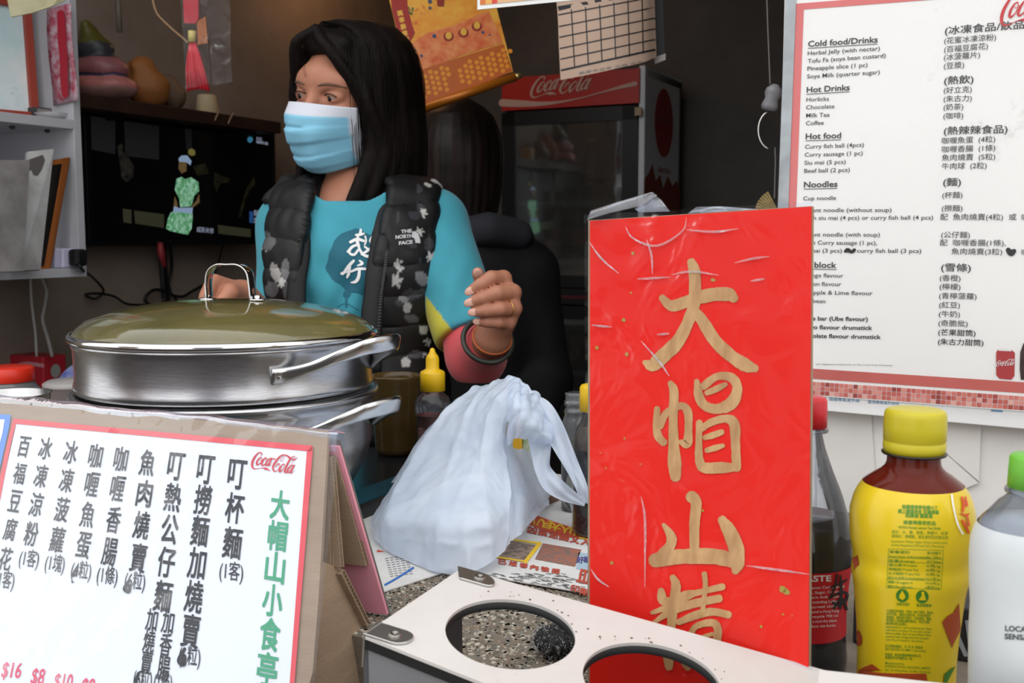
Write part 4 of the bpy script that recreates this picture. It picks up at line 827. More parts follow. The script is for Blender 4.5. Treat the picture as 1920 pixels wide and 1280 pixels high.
# --- white bottle with a green cap at the right edge
dG = .60; cG = at(1943, 860, dG)
gb = thing('water_bottle', 'white-labelled drink bottle with a green cap at the right edge', 'bottle', (cG[0], cG[1], CZ))
gr_ = [(1378, 0), (1378, 100), (1365, 112), (1200, 118), (1150, 117), (1110, 121), (1050, 124), (1020, 122), (1000, 116), (980, 104), (960, 84), (945, 62), (935, 50), (925, 43), (905, 42)]
gr_ = [(y, r*.875 if r > 80 else r) for y, r in gr_]; gp = [(r, max(z, CZ+.001)) for r, z in bprof(dG, gr_)]
lathe_part('bottle_shell', cG, gp, clearp, gb, 56)
lathe_part('liquid', cG, [(r*.965, z) for r, z in gp if z < zat(964, dG)]+[(0, zat(964, dG))], M('pale_water', 'aeb3b8', .3), gb, 48)
wl_ = lathe_part('label', cG, bprof(dG, [(1340, 100), (1200, 104.2), (1150, 103.4), (1110, 106.8), (1050, 109.4), (1020, 107.6), (1000, 102.6), (988, 97)]), M('label_white', 'cfd4d6', .35, c2='c6cccf', ns=14, dirt='c4ced2', ds=12, dthr=.6), gb, 56)
lathe_part('cap', cG, bprof(dG, [(915, 0), (915, 48), (880, 47), (858, 46), (853, 43), (852, 0)]), M('cap_green', '6cb43c', .4), gb, 40)
lathe_part('neck_ring', cG, bprof(dG, [(925, 43), (925, 52), (919, 52), (917, 43)]), clearp, gb, 40)
p = Print2D(hitprinter([wl_], .0004)); ptxt(p, 'LOCAL', 1885, 1182, 46, 10, .03, .06); ptxt(p, 'SENSATION', 1884, 1197, 82, 10, .03, .06); p.build('label_lettering', M('ink3', '44484c', .5), gb)
# --- squeeze bottles with yellow nozzles
ycap = M('nozzle_yellow', 'e0b416', .4)
def squeeze(name, lab, cx, d, capr, bod, liq, fill, mat_l, zb_, extra=None):
    c = at(cx, 700, d); t = thing(name, lab, 'bottle', (c[0], c[1], zb_)); p_ = [(r, max(z, zb_+.0005)) for r, z in bprof(d, bod)]
    lathe_part('bottle_shell', c, p_, clearp, t, 36)
    zf = zat(fill, d); L = [(r*.93, z+.001) for r, z in p_ if z < zf]+[(L0*d/FPX*.93, zf) for L0 in [np.interp(fill, [b[0] for b in bod][::-1], [b[1] for b in bod][::-1])]]+[(0, zf)]
    lathe_part('sauce', c, L, mat_l, t, 36); lathe_part('nozzle_cap', c, bprof(d, capr), ycap, t, 36); return t, c
sq, c = squeeze('sauce_bottle', 'squeeze bottle of red chilli sauce with a yellow nozzle beside the steamer pot', 811, 1.40, [(732, 0), (732, 23.5), (700, 23.5), (696, 22), (692, 14), (690, 12.5), (672, 12.5), (667, 11), (660, 6), (653, 4), (651, 0)],
  [(902, 0), (902, 28), (895, 31), (840, 32), (815, 30), (795, 29), (780, 32), (765, 35), (752, 34), (744, 30), (738, 22), (732, 21)], None, 812, M('chilli', '9a4a34', .4, c2='c98a78', ns=60), CZ+.019)
lathe_part('sauce_smear', c, bprof(1.40, [(800, 28.5), (790, 28.4), (778, 31)]), M('smear', '7c2a1c', .4, c2='5a3226', ns=90), sq)
sq2, c = squeeze('soy_sauce_bottle', 'dark soy sauce bottle with a yellow nozzle by the left edge of the red sign', 1124, 1.12, [(770, 0), (770, 37), (727, 37), (722, 34), (718, 18), (716, 17), (694, 17), (690, 15), (680, 8), (668, 5), (665, 0)],
  [(1008, 0), (1008, 44), (1000, 50), (880, 50), (840, 50), (815, 46), (798, 38), (786, 32), (770, 30)], None, 842, M('soy', '120b08', .2), CZ+.0045)
lathe_part('inner_stain', c, bprof(1.12, [(842, 47), (815, 43), (798, 35)]), M('soystain', '5a4630', .3, c2='8a7658', ns=60, alpha=.6), sq2)
for q_ in bpy.data.objects:
    pass
# pitcher, jar, odds on the counter
c = at(741, 720, 1.47); pt = thing('sauce_jug', 'translucent brown plastic jug behind the pot handle', 'jug', (c[0], c[1], CZ+.019))
lathe_part('jug_body', c, bprof(1.47, [(850, 0), (850, 36), (840, 38), (760, 43), (712, 46), (706, 48), (702, 48), (702, 45), (712, 43.5), (835, 36), (842, 0)]), M('amber', '4a3a1e', .2, c2='5c4826', ns=20, alpha=.82), pt)
lathe_part('sauce', c, bprof(1.47, [(842, 0), (842, 35), (740, 41), (738, 0)]), M('darksauce', '2e2010', .3), pt)
c = at(1079, 740, 1.22); jr = thing('glass_jar', 'small clear glass jar behind the soy sauce bottle', 'jar', (c[0], c[1], CZ+.0045))
lathe_part('jar_glass', c, [(r, max(z, CZ+.006)) for r, z in bprof(1.22, [(965, 0), (965, 22), (960, 26), (800, 26), (785, 22), (776, 19), (774, 21), (768, 21), (766, 19), (760, 19), (758, 21), (752, 21), (750, 19), (742, 19), (736, 20), (735, 17)])], film('jarglass', tint='b8bcbc', haze=.12, bs=20, k=.5), jr, 32)
c = at(716, 826, 1.47); sp_ = thing('plastic_scoop', 'small white plastic scoop resting behind the lower pot handle', 'scoop', c-EZ*.012)
MB().ball(c+RGT*.006, (.014, .009, .008), 16, 10).tube([c-RGT*.002, c+np.array([-.006, 0, .02]), c+np.array([-.004, 0, .032])], [.004, .003, .003], 8).build('scoop_body', M('scoop', 'cfccc8', .4), sp_, True)
c = at(976, 845, 1.385); pk = thing('sauce_packet', 'yellow and white printed packet seen under the arch of the plastic bag', 'packet', (c[0], c[1], CZ))
MB().box(np.array([c[0]-.012, c[1], CZ+.042]), RGT*.014, np.array([0, .012, 0]), EZ*.041).build('packet_yellow', M('pkyel', 'c99a1e', .6), pk, bevel=.002)
MB().box(np.array([c[0]+.018, c[1]+.004, CZ+.046]), RGT*.016, np.array([0, .012, 0]), EZ*.045).build('packet_white', M('pkwhite', 'b4b4a6', .6, c2='6d8a50', ns=90), pk, bevel=.002)
A = onz(1008, 946, CZ+.007); B = onz(1062, 922, CZ+.007); stk = MB().tube([A, (A+B)/2+EZ*.001, B], [.004, .0055, .005], 8, flat=1.4).build('wooden_spoon', M('spoonwood', '7a5a48', .6), None, True); tag(rebase(stk), 'brown wooden spoon handle lying on the newspaper behind the plastic bag', 'spoon')

# ================================================================== plastic bag with a takeaway box
def bnet(rows, n=14, m=14):
    """control rows of (px, py, depth) -> smooth world grid"""
    R_ = np.array([catmull(r, n) for r in np.array(rows, float)]); G = np.array([catmull(R_[:, j], m) for j in range(R_.shape[1])]).transpose(1, 0, 2)
    d = G[..., 2]; return CAM+d[..., None]*(FWD+RGT*((G[..., 0]-960)/FPX)[..., None]+UPV*((640-G[..., 1])/FPX)[..., None])
def crumple(G, amp, seed, fu=9., fv=1.6):
    """long folds running along the rows' cross direction plus a fine crease"""
    a, b = G.shape[:2]; V = G.reshape(-1, 3); du = np.gradient(G, axis=1); dv = np.gradient(G, axis=0); N = np.cross(du, dv); N /= np.linalg.norm(N, axis=2)[..., None]+1e-9
    vv, uu = np.meshgrid(np.linspace(0, 1, a), np.linspace(0, 1, b), indexing='ij'); U3 = np.c_[uu.ravel()*fu, vv.ravel()*fv, 0*uu.ravel()]; U4 = np.c_[uu.ravel()*fu*.8, vv.ravel()*fv*4, 0*uu.ravel()]
    rdg = lambda x: 1-2*np.abs(np.sin(x*1.2)); q = rdg(noise3(U3, 1.1, seed))*1.0+rdg(noise3(U4, 1.2, seed+1))*.40+rdg(noise3(V, 75, seed+2))*.34+rdg(noise3(V, 160, seed+4))*.14
    return (V+N.reshape(-1, 3)*(amp*q)[:, None])
bagm = M('bag_film', 'd9e7fb', .22, c2='e6effc', ns=12, spec=.5, bump=.35, bs=70, trans=0.)
t_ = bagm.node_tree; bs_ = t_.nodes['Principled BSDF']; ot = t_.nodes['Material Output']; tl = t_.nodes.new('ShaderNodeBsdfTranslucent'); tl.inputs[0].default_value = lin('e4eefe'); tp2 = t_.nodes.new('ShaderNodeBsdfTransparent')
mx = t_.nodes.new('ShaderNodeMixShader'); mx.inputs[0].default_value = .35; t_.links.new(bs_.outputs[0], mx.inputs[1]); t_.links.new(tl.outputs[0], mx.inputs[2]); mx2 = t_.nodes.new('ShaderNodeMixShader'); mx2.inputs[0].default_value = .11; t_.links.new(mx.outputs[0], mx2.inputs[1]); t_.links.new(tp2.outputs[0], mx2.inputs[2]); t_.links.new(mx2.outputs[0], ot.inputs[0])
bag = thing('plastic_bag', 'pale blue plastic carrier bag with loose handles holding a takeaway box', 'bag', onz(860, 1030, CZ+.004))
def bpatch(name, rows, amp, seed, n=14, m=14, label=None):
    G = bnet(rows, n, m); V = crumple(G, amp, seed); a, b = G.shape[:2]; V[:, 2] = np.maximum(V[:, 2], CZ+.0042)
    idx = np.arange(a*b).reshape(a, b); Q = np.stack([idx[:-1, :-1], idx[:-1, 1:], idx[1:, 1:], idx[1:, :-1]], -1).reshape(-1, 4)
    return obj(name, V, Q, bagm, bag, True, label)
bpatch('bag_front', [[(700,1008,1.10),(735,1036,1.06),(790,1062,1.02),(850,1077,.99),(900,1066,.99),(935,1042,1.01),(958,1018,1.04)],
 [(695,988,1.115),(722,1000,1.07),(785,1010,1.03),(850,1018,1.0),(905,1012,1.0),(940,995,1.02),(960,972,1.05)],
 [(691,975,1.13),(725,965,1.08),(785,968,1.04),(850,975,1.015),(908,970,1.01),(945,958,1.03),(962,945,1.06)],
 [(700,955,1.15),(742,915,1.12),(795,905,1.09),(850,905,1.07),(905,905,1.06),(942,900,1.07),(960,895,1.09)],
 [(738,900,1.17),(775,860,1.15),(822,850,1.13),(865,850,1.11),(905,850,1.09),(932,850,1.09),(950,850,1.11)],
 [(785,822,1.19),(818,790,1.17),(850,785,1.15),(885,785,1.13),(915,788,1.11),(935,792,1.10),(948,800,1.10)],
 [(838,765,1.21),(862,748,1.19),(888,742,1.17),(912,740,1.15),(935,745,1.12),(952,752,1.10),(966,762,1.09)],
 [(880,731,1.23),(900,722,1.22),(925,713,1.20),(950,707,1.18),(970,710,1.15),(985,720,1.13),(1000,735,1.12)]], .0022, 11)
bpatch('bag_mouth', [[(950,707,1.18),(975,712,1.15),(1002,732,1.13),(1022,758,1.12),(1031,780,1.12)],[(952,745,1.10),(975,748,1.08),(1000,765,1.08),(1018,785,1.09),(1033,802,1.10)],[(949,785,1.09),(970,790,1.07),(995,800,1.07),(1016,812,1.08),(1036,828,1.10)],[(950,838,1.10),(966,824,1.09),(985,819,1.09),(1003,831,1.10),(1032,834,1.11)]], .0022, 21, 16, 16)
bpatch('bag_side', [[(940,800,1.105),(962,838,1.16),(985,842,1.22),(1003,852,1.28)],[(941,860,1.115),(972,868,1.14),(998,872,1.22),(1020,885,1.28)],[(946,905,1.10),(982,905,1.13),(1008,905,1.20),(1036,905,1.28)],[(952,950,1.075),(984,945,1.10),(1010,935,1.17),(1037,925,1.25)],[(950,985,1.06),(980,975,1.08),(1004,955,1.15),(1030,935,1.23)],[(946,1022,1.045),(975,1003,1.06),(1000,975,1.12),(1030,945,1.20)]], .0016, 31)
bpatch('bag_back', [[(880,731,1.23),(915,722,1.24),(950,712,1.22),(975,716,1.20),(985,722,1.18)],[(840,765,1.26),(890,780,1.30),(925,790,1.32),(950,800,1.31),(962,812,1.29)],[(790,822,1.28),(850,840,1.34),(910,850,1.37),(945,858,1.35),(962,880,1.31)],[(735,905,1.24),(810,900,1.33),(890,898,1.38),(940,905,1.36),(975,925,1.29)]], .002, 41, 10, 10)
def bstrip(name, path, w, seed, tilt):
    P = catmull([(x, y, d, ww) for (x, y, d), ww in zip(path, w)], 8); C3 = np.array([at(*p_[:3]) for p_ in P]); T = np.gradient(C3, axis=0); V = []; n = 7
    for i in range(len(P)):
        t = nz(T[i]); s_ = nz(np.cross(t, FWD)); hw = P[i][3]*P[i][2]/FPX/2; tw = tilt+.5*math.sin(i*.22+seed); s2 = nz(s_*math.cos(tw)+FWD*math.sin(tw))
        for j in range(n): a = j/(n-1)*2-1; V.append(C3[i]+s2*hw*a/math.cos(tw)*1.+FWD*.0022*math.sin(a*6+i*.25+seed))
    V = np.array(V); V[:, 2] = np.maximum(V[:, 2], CZ+.006); return obj(name, V, [(i*n+j, i*n+j+1, (i+1)*n+j+1, (i+1)*n+j) for i in range(len(P)-1) for j in range(n-1)], bagm, bag, True)
bstrip('bag_handle', [(996,748,1.115),(1016,768,1.11),(1036,800,1.10),(1056,840,1.09),(1076,880,1.085),(1091,915,1.08),(1097,944,1.08)], [20, 40, 40, 34, 26, 22, 14], 1, .2)
bstrip('bag_handle', [(1012,820,1.11),(1014,850,1.10),(1018,880,1.095),(1034,905,1.09),(1062,926,1.085),(1097,944,1.08)], [46, 36, 30, 36, 30, 12], 4, .1)
FLb, FRb, BRb = onz(716, 1016, CZ+.006), onz(922, 1040, CZ+.006), onz(1022, 946, CZ+.006); BLb = FLb+(BRb-FRb); cc = (FLb+BRb)/2
bx = thing('takeaway_box', 'white foam takeaway box inside the pale blue plastic bag', 'takeaway box', cc)
shr = lambda P, k: [cc+(q-cc)*k for q in P]; B4 = [FLb, FRb, BRb, BLb]; lo4 = shr(B4, .84); mid = [q+EZ*.020 for q in shr(B4, .92)]; hi4 = [q+EZ*.034 for q in shr(B4, .80)]
foam = M('foam', 'f4f4f2', .6); m = MB().add(lo4+mid, [(3, 2, 1, 0), (0, 1, 5, 4), (1, 2, 6, 5), (2, 3, 7, 6), (3, 0, 4, 7), (4, 5, 6, 7)]); m.build('box_base', foam, bx, bevel=.002)
m = MB().add([q+EZ*.0005 for q in mid]+hi4, [(3, 2, 1, 0), (0, 1, 5, 4), (1, 2, 6, 5), (2, 3, 7, 6), (3, 0, 4, 7), (4, 5, 6, 7)]); m.build('box_lid', foam, bx, bevel=.002)
# ================================================================== the stallholder
HY, HP, HR = math.radians(33), math.radians(9), math.radians(8)      # head turned to the picture's left, bowed a little
hc = at(657, 176, 1.765)                                   # head centre at eye level
fwd_ = np.array([-math.sin(HY)*math.cos(HP), -math.cos(HY)*math.cos(HP), -math.sin(HP)])
lef_ = nz(np.cross(fwd_, EZ))*-1; lef_ = nz(np.array([math.cos(HY), -math.sin(HY), -math.sin(HR)])); up_ = nz(np.cross(lef_, -fwd_)); 
if up_[2] < 0: up_ = -up_
lef_ = nz(np.cross(-fwd_, up_))
if lef_[0] < 0: lef_ = -lef_
HA = np.array([lef_, -fwd_, up_])         # rows: local x (picture right), y (backwards), z up
def hd_(x, y, z):
    z = z if z < .05 else .05+(z-.05)*.80
    return hc+HA.T@np.array([x, y, z])
wx, wy = -.258, 1.775
def wp(x, y, d): return at(x, y, d)
shR, shL = wp(541, 424, 1.80), wp(812, 420, 1.78)         # picture-left / picture-right shoulder joints
elR, wrR = wp(520, 640, 1.74), wp(452, 556, 1.60)
elL, wrL = wp(893, 668, 1.665), wp(924, 632, 1.555)
wm = thing('person', 'woman in blue face mask, teal T-shirt and black floral vest standing behind the steamer pot', 'person', (wx, wy, 0))
skin = M('skin', 'b57c62', .5, c2='a86f58', ns=14, sub=.12, bump=.06, bs=300)
g = SDF((-.50, 1.42, .86), (.03, 1.95, 1.68), .0026)
g.ell(hd_(0, .018, .024), (.074, .093, .079), HA, 0).ell(hd_(0, -.018, -.022), (.063, .074, .088), HA, .02)
g.ell(hd_(0, -.055, -.088), (.034, .034, .026), HA, .02).ell(hd_(0, -.066, .022), (.052, .028, .030), HA, .015)
for s in (-1, 1):
    g.ell(hd_(s*.040, -.066, -.030), (.024, .022, .022), HA, .012)
    g.ell(hd_(s*.033, -.088, .003), (.0165, .011, .0085), HA, .006, 'sub')      # socket
    g.ell(hd_(s*.032, -.0735, .001), (.0165, .0140, .0125), HA, .003)            # lids
    g.ell(hd_(s*.033, -.0900, -.0005), (.0118, .0100, .0021), HA, .0012, 'sub')   # eye opening
    g.ell(hd_(s*.075, .012, -.012), (.009, .018, .030), HA, .004)
g.cone(hd_(0, -.088, .004), hd_(0, -.108, -.030), .0075, .012, .008).ell(hd_(0, -.104, -.034), (.016, .012, .010), HA, .006)
nb = hd_(0, .030, -.075); nk = np.array([wx-.003, wy+.01, 1.345])
g.cone(nb, nk, .050, .055, .02)
g.ell((wx, wy+.005, 1.24), (.135, .085, .145), None, .03).ell((wx, wy+.0, 1.02), (.120, .085, .17), None, .05)
g.cone(shR, shL, .045, .045, .03)
for a, b, c in ((shR, elR, wrR), (shL, elL, wrL)): g.cone(a, b, .043, .034, .012).cone(b, c, .034, .025, .012)
# picture-right hand: loosely closed, fingers to the picture's left
H = lambda x, y, d: at(x, y, d)
kn = [H(944, 522, 1.512), H(962, 548, 1.508), H(964, 578, 1.507), H(953, 605, 1.512)]
for k_, w_ in zip(kn, (.0125, .0125, .012, .011)): g.cone(wrL+(k_-wrL)*.05, k_, .0195, w_, .008)
g.cone(wrL, at(926, 600, 1.545), .024, .020, .01)
fing = [([kn[0], H(921, 521, 1.495), H(900, 534, 1.490), H(884, 544, 1.492)], (.0115, .0105, .0090, .0072)),
        ([kn[1], H(932, 549, 1.487), H(905, 559, 1.483), H(884, 566, 1.486)], (.0118, .0108, .0092, .0075)),
        ([kn[2], H(938, 579, 1.486), H(912, 583, 1.483), H(891, 585, 1.487)], (.0112, .0102, .0088, .0070)),
        ([kn[3], H(934, 604, 1.496), H(914, 604, 1.492), H(899, 603, 1.496)], (.0098, .0088, .0075, .0062))]
for P_, R_ in fing:
    for i in range(3): g.cone(P_[i], P_[i+1], R_[i], R_[i+1], .0022)
tm = [wrL, H(922, 570, 1.548), H(905, 535, 1.535), H(896, 512, 1.522)]
for i, (a, b) in enumerate(((.018, .015), (.014, .0115), (.0112, .0088))): g.cone(tm[i], tm[i+1], a, b, .005)
# picture-left hand holding the lid edge behind the handle
kR = [H(402, 528, 1.545), H(396, 540, 1.535), H(392, 552, 1.53), H(390, 564, 1.53)]
for k_ in kR: g.cone(wrR, k_, .020, .0115, .008)
for k_, (dx, dy) in zip(kR, ((-10, 14), (-10, 14), (-8, 13), (-6, 12))):
    x, y = PP([k_]).x[0], PP([k_]).y[0]; m_ = H(x+dx, y+dy, 1.52); g.cone(k_, m_, .0105, .009, .0025).cone(m_, H(x+dx+2, y+dy+16, 1.525), .009, .007, .0025)
g.cone(wrR, H(432, 548, 1.535), .017, .013, .005).cone(H(432, 548, 1.535), H(414, 566, 1.52), .012, .009, .003)
bo, BV, BQ = smooth_obj('body', g, skin, wm, it=2)
# nails
nm = M('nail', 'd8a898', .25)
def nail(par, P, R, dirv, rr):
    t = nz(P[-1]-P[-2]); toc = nz(CAM-P[-1]); n = nz(toc-t*(toc@t)); sd_ = np.cross(t, n); c = P[-1]+t*rr*.25+n*rr*.72
    MB().ball(c, (rr*1.15, rr*.82, rr*.30), 12, 8, np.array([t, sd_, n])).build('fingernail', nm, par, True)
for P_, R_ in fing: nail(bo, P_, R_, None, R_[-1])
nail(bo, tm, None, None, .0085)
# eyes, brows
ew = M('eye_white', '9a8e86', .3); ei = M('iris', '1a100c', .15)
for s in (-1, 1):
    c = hd_(s*.032, -.0745, .0005); e = MB().ball(c, .0118, 20, 14).build('eye', ew, wm, True)
    gz = nz(HA.T@np.array([-.18, -1, -.22])); MB().ball(c+gz*.0068, .0063, 16, 10).build('iris', ei, e, True)
    pts = [hd_(s*x, -.0885+.0035*abs(x-.032)/.012-(.0), z) for x, z in ((.020, .0035), (.026, .0058), (.032, .0066), (.038, .0056), (.045, .0022))]
    MB().tube(catmull(pts, 4), .0009, 6).build('lash_line', M('lash', '160e0c', .6), e, True)
    bp_ = BVHTree.FromPolygons([Vector(v) for v in BV], [list(map(int, q)) for q in BQ]) if s == -1 else bp_
    B_ = []
    for x, z in ((.014, .018), (.022, .0205), (.032, .0215), (.042, .020), (.052, .016)):
        q = hd_(s*x, -.14, z); h = bp_.ray_cast(Vector(q), Vector(-fwd_)); B_.append(np.array(h[0]) if h[0] is not None else hd_(s*x, -.09, z))
    MB().tube(catmull(B_, 4), [.0012+.0014*math.sin(math.pi*(i+.5)/17) for i in range(17)], 6).build('eyebrow', M('brow', '6e5040', .8), wm, True)
# bangle, bands, ring
def ringon(name, c, ax, R, r, mat, par, sq=1.):
    ax = nz(ax); u = nz(np.cross(ax, EZ)); w = np.cross(ax, u); P = [c+R*(math.cos(t)*u+math.sin(t)*w*sq) for t in np.linspace(0, 6.2832, 41)]; return MB().tube(P, r, 8, False).build(name, mat, par, True)
fa = nz(wrL-elL); axb = nz(fa*.9+EZ*.30)
ringon('bangle', wrL-fa*.016+np.array([-.004, 0, -.001]), axb, .0365, .0042, M('bangle', '33352f', .35), wm)
ringon('hair_band', wrL-fa*.004, nz(fa*.9+EZ*.4), .0285, .0018, M('band', 'b8602e', .5), wm)
ringon('finger_ring', fing[2][0][0]*.5+fing[2][0][1]*.5, fing[2][0][1]-fing[2][0][0], .0116, .0007, M('goldring', 'e0b060', .25, 1.), wm)
# pink sleeve
g = SDF((-.16, 1.50, 1.07), (.02, 1.78, 1.32), .0026)
wr2 = wrL-fa*.030
g.cone(shL+(elL-shL)*.55, elL, .042, .044, 0).cone(elL, wr2, .044, .0315, .02)
g.inter(lambda X, Y, Z: (X-wr2[0])*fa[0]+(Y-wr2[1])*fa[1]+(Z-wr2[2])*fa[2]-.004)
g.inter(lambda X, Y, Z: Z-(shL+(elL-shL)*.5)[2]); 
smooth_obj('pink_undersleeve', g, M('coral', 'd9545a', .75, c2='d04c52', ns=20, bump=.15, bs=40, sheen=.2), wm, it=2)
# teal T-shirt
teal = M('teal', 'ffffff', .8, attr=True, c2='f0f0f0', ns=9, bump=.12, bs=50, sheen=.15)
g = SDF((-.47, 1.60, .84), (-.02, 1.95, 1.43), .0030)
g.ell((wx, wy+.002, 1.235), (.152, .108, .165), None, 0).ell((wx, wy-.004, 1.02), (.142, .110, .19), None, .05).cone(shR, shL, .050, .052, .035)
g.cone(shR, elR*.95+shR*.05, .047, .038, .02); g.cone(shL, shL+(elL-shL)*.80, .056, .055, .02)
slv = nz(elL-shL); hem = shL+(elL-shL)*.86
g.fn(lambda X, Y, Z: (X-hem[0])*-slv[0]+(Y-hem[1])*-slv[1]+(Z-hem[2])*-slv[2] + 0*X if False else .05+0*X+0*Y+0*Z, 'add')
g.inter(lambda X, Y, Z: np.where(X > shL[0]-.02, (X-hem[0])*slv[0]+(Y-hem[1])*slv[1]+(Z-hem[2])*slv[2], -1.) )
g.fn(lambda X, Y, Z: np.maximum(np.sqrt((X-nk[0])**2+(Y-(nk[1]-.025))**2)-.060-.25*np.maximum(Z-1.345, 0), 1.352-Z-.10*((X-wx))**2), 'sub', .004)
V, Q = g.mesh(); pp = PP(V)
fold_ = .0022*np.sin((pp.x*.11+pp.y*.045))*np.clip((pp.y-430)/120, 0, 1)+.0018*np.sin(pp.x*.05-pp.y*.07); V = V+np.c_[0*fold_, fold_, 0*fold_]
cols = np.tile(np.array(lin('3f9db0')[:3]), (len(V), 1))
yl = (pp.x > 800) & ((pp.y-588) > (830-pp.x)*-1.55+ (0)) & (pp.y > 575+(pp.x-815)*1.3) & (pp.x < 868); cols[yl] = lin('c8bf3e')[:3]
to = obj('t_shirt', V, Q, teal, wm, True, colors=cols); mod(to, 'SMOOTH', iterations=2, factor=.5); mod(to, 'SOLIDIFY', thickness=.0015, offset=-1)
# printed disc and brush characters on the chest
fh = hitprinter([to], .0022); dk_ = M('print_teal', '1f6478', .75)
class HP2(Print2D): pass
p = Print2D(fh)
pts = [(668+54*(1+.06*math.sin(5*t)+.03*math.sin(13*t+1))*math.cos(t), 490+58*(1+.05*math.sin(4*t+2)+.03*math.sin(11*t))*math.sin(t)) for t in np.linspace(0, 6.1, 50)]
subdiv_poly(p, pts, 5); p.stroke([(650, 556, 5), (650, 575, 4)]); p.poly([(643, 551), (646, 545), (650, 542), (655, 546), (659, 551), (655, 557), (645, 557)]); p.stroke([(633, 574, 1.5), (650, 569, 1.5), (671, 581, 1.5)], 4); p.build('shirt_print', dk_, to)
p = Print2D(hitprinter([to], .0034))
for S in [[(677, 431, 4), (676, 440, 6)], [(668, 441, 4), (677, 440, 5), (683, 438, 3)], [(657, 455, 5), (670, 449, 6), (683, 452, 5)], [(672, 443, 4), (670, 452, 6), (672, 462, 6)], [(652, 473, 4), (660, 464, 5), (668, 460, 4)], [(658, 466, 3), (655, 475, 4), (664, 478, 5), (672, 468, 4)], [(672, 462, 4), (676, 472, 5), (684, 480, 5), (694, 482, 6)], [(685, 443, 3), (687, 452, 3), (684, 459, 3)], [(699, 443, 3), (694, 450, 3), (696, 456, 3), (700, 459, 3)], [(699, 464, 4), (690, 470, 5), (678, 478, 4)], [(684, 463, 4), (692, 468, 4), (698, 466, 4)],
 [(663, 489, 5), (655, 497, 6), (643, 513, 4)], [(656, 500, 5), (654, 512, 6), (651, 519, 4)], [(641, 512, 5), (650, 508, 4)], [(674, 489, 3), (680, 495, 5), (671, 498, 3)], [(659, 508, 4), (672, 504, 5), (690, 505, 4)], [(675, 506, 5), (674, 518, 6), (669, 527, 6), (660, 529, 3)]]: p.stroke(S, 3)
p.build('shirt_characters', M('printwhite', 'f2f2f2', .7), to)
# black quilted floral vest
vestm = M('vest', 'ffffff', .55, attr=True, c2='dcdcdc', ns=18, bump=.35, bs=26)
g = SDF((-.47, 1.58, .84), (-.02, 1.98, 1.44), .0030)
g.ell((wx, wy+.005, 1.235), (.170, .130, .175), None, 0).ell((wx, wy, 1.02), (.166, .134, .21), None, .05).cone(shR+np.array([.012, 0, .006]), shL+np.array([-.02, 0, .006]), .064, .066, .03)
xo0, xo1 = wp(497, 500, 1.70)[0], wp(816, 500, 1.70)[0]
g.inter(lambda X, Y, Z: np.maximum(xo0-X+.05*(Z-1.2)*0, X-xo1-.10*np.maximum(1.15-Z, 0)) + 0*Y, .012)
g.fn(lambda X, Y, Z: np.maximum(np.sqrt((X-nk[0])**2+(Y-nk[1])**2)-.074, 1.33-Z), 'sub', .006)
def vopen(X, Y, Z):
    d = Y*math.cos(PITCH)-(Z-1.3)*math.sin(PITCH); x = 960+FPX*X/d; y = 640-FPX*(Y*math.sin(PITCH)+(Z-1.3)*math.cos(PITCH))/d
    L = np.interp(y, [330, 350, 470, 560, 760], [590, 585, 563, 556, 550]); R_ = np.interp(y, [330, 350, 385, 480, 560, 600, 760], [720, 735, 728, 708, 696, 690, 684])
    return np.maximum(np.maximum(L-x, x-R_)*d/FPX, Y-wy)
g.fn(vopen, 'sub', .003)
V, Q = g.mesh(); pp = PP(V)
qz = (V[:, 2]+.12*(V[:, 0]-wx)+.012*np.sin(V[:, 0]*22))/.047; qx = np.abs(np.sin(math.pi*qz)); dsp = .0042*(qx**.5-.6)+.0013*noise3(V, 70, 3)
N = np.zeros_like(V); a_ = V[Q[:, 1]]-V[Q[:, 0]]; b_ = V[Q[:, 3]]-V[Q[:, 0]]; fn_ = np.cross(a_, b_)
for k in range(4): np.add.at(N, Q[:, k], fn_)
N /= np.linalg.norm(N, axis=1)[:, None]+1e-12
dsp = dsp*np.where((np.abs(pp.x-763) < 38) & (np.abs(pp.y-450) < 22), .12, 1); cen = V-np.array([wx, wy, 1.15]); sg_ = np.sign((N*cen).sum(1).mean()); V = V+N*sg_*dsp[:, None]; pp = PP(V)
# front opening, seen between the two zip edges
L_x = np.interp(pp.y, [330, 350, 470, 560, 760], [590, 585, 563, 556, 550]); R_x = np.interp(pp.y, [330, 350, 385, 480, 560, 600, 760], [720, 735, 728, 708, 696, 690, 684])
dsp_done = True
cols = np.tile(np.array(lin('0d0d0f')[:3]), (len(V), 1))
gr = noise3(V, 55, 8); cols[(gr > .9)] = lin('3a3a3f')[:3]; cols[(gr > 1.35)] = lin('505056')[:3]
def blob(x, y, a, b, th, c):
    dx, dy = pp.x-x, pp.y-y; u = dx*math.cos(th)+dy*math.sin(th); v = -dx*math.sin(th)+dy*math.cos(th); cols[(u/a)**2+(v/b)**2 < 1] = lin(c)[:3]
for x, y, r in [(739, 525, 13), (742, 495, 9), (803, 482, 9), (783, 436, 8), (790, 402, 9), (526, 437, 8), (506, 465, 8), (532, 530, 9), (748, 505, 7), (800, 575, 7), (800, 524, 6), (716, 592, 6), (546, 495, 6), (787, 665, 7), (798, 640, 7)]:
    k0 = RNG.uniform(0, 1)
    for k in range(6): t = k0+k*1.047; blob(x+r*.6*math.cos(t), y+r*.6*math.sin(t), r*.55, r*.22, t, 'c9c9c6')
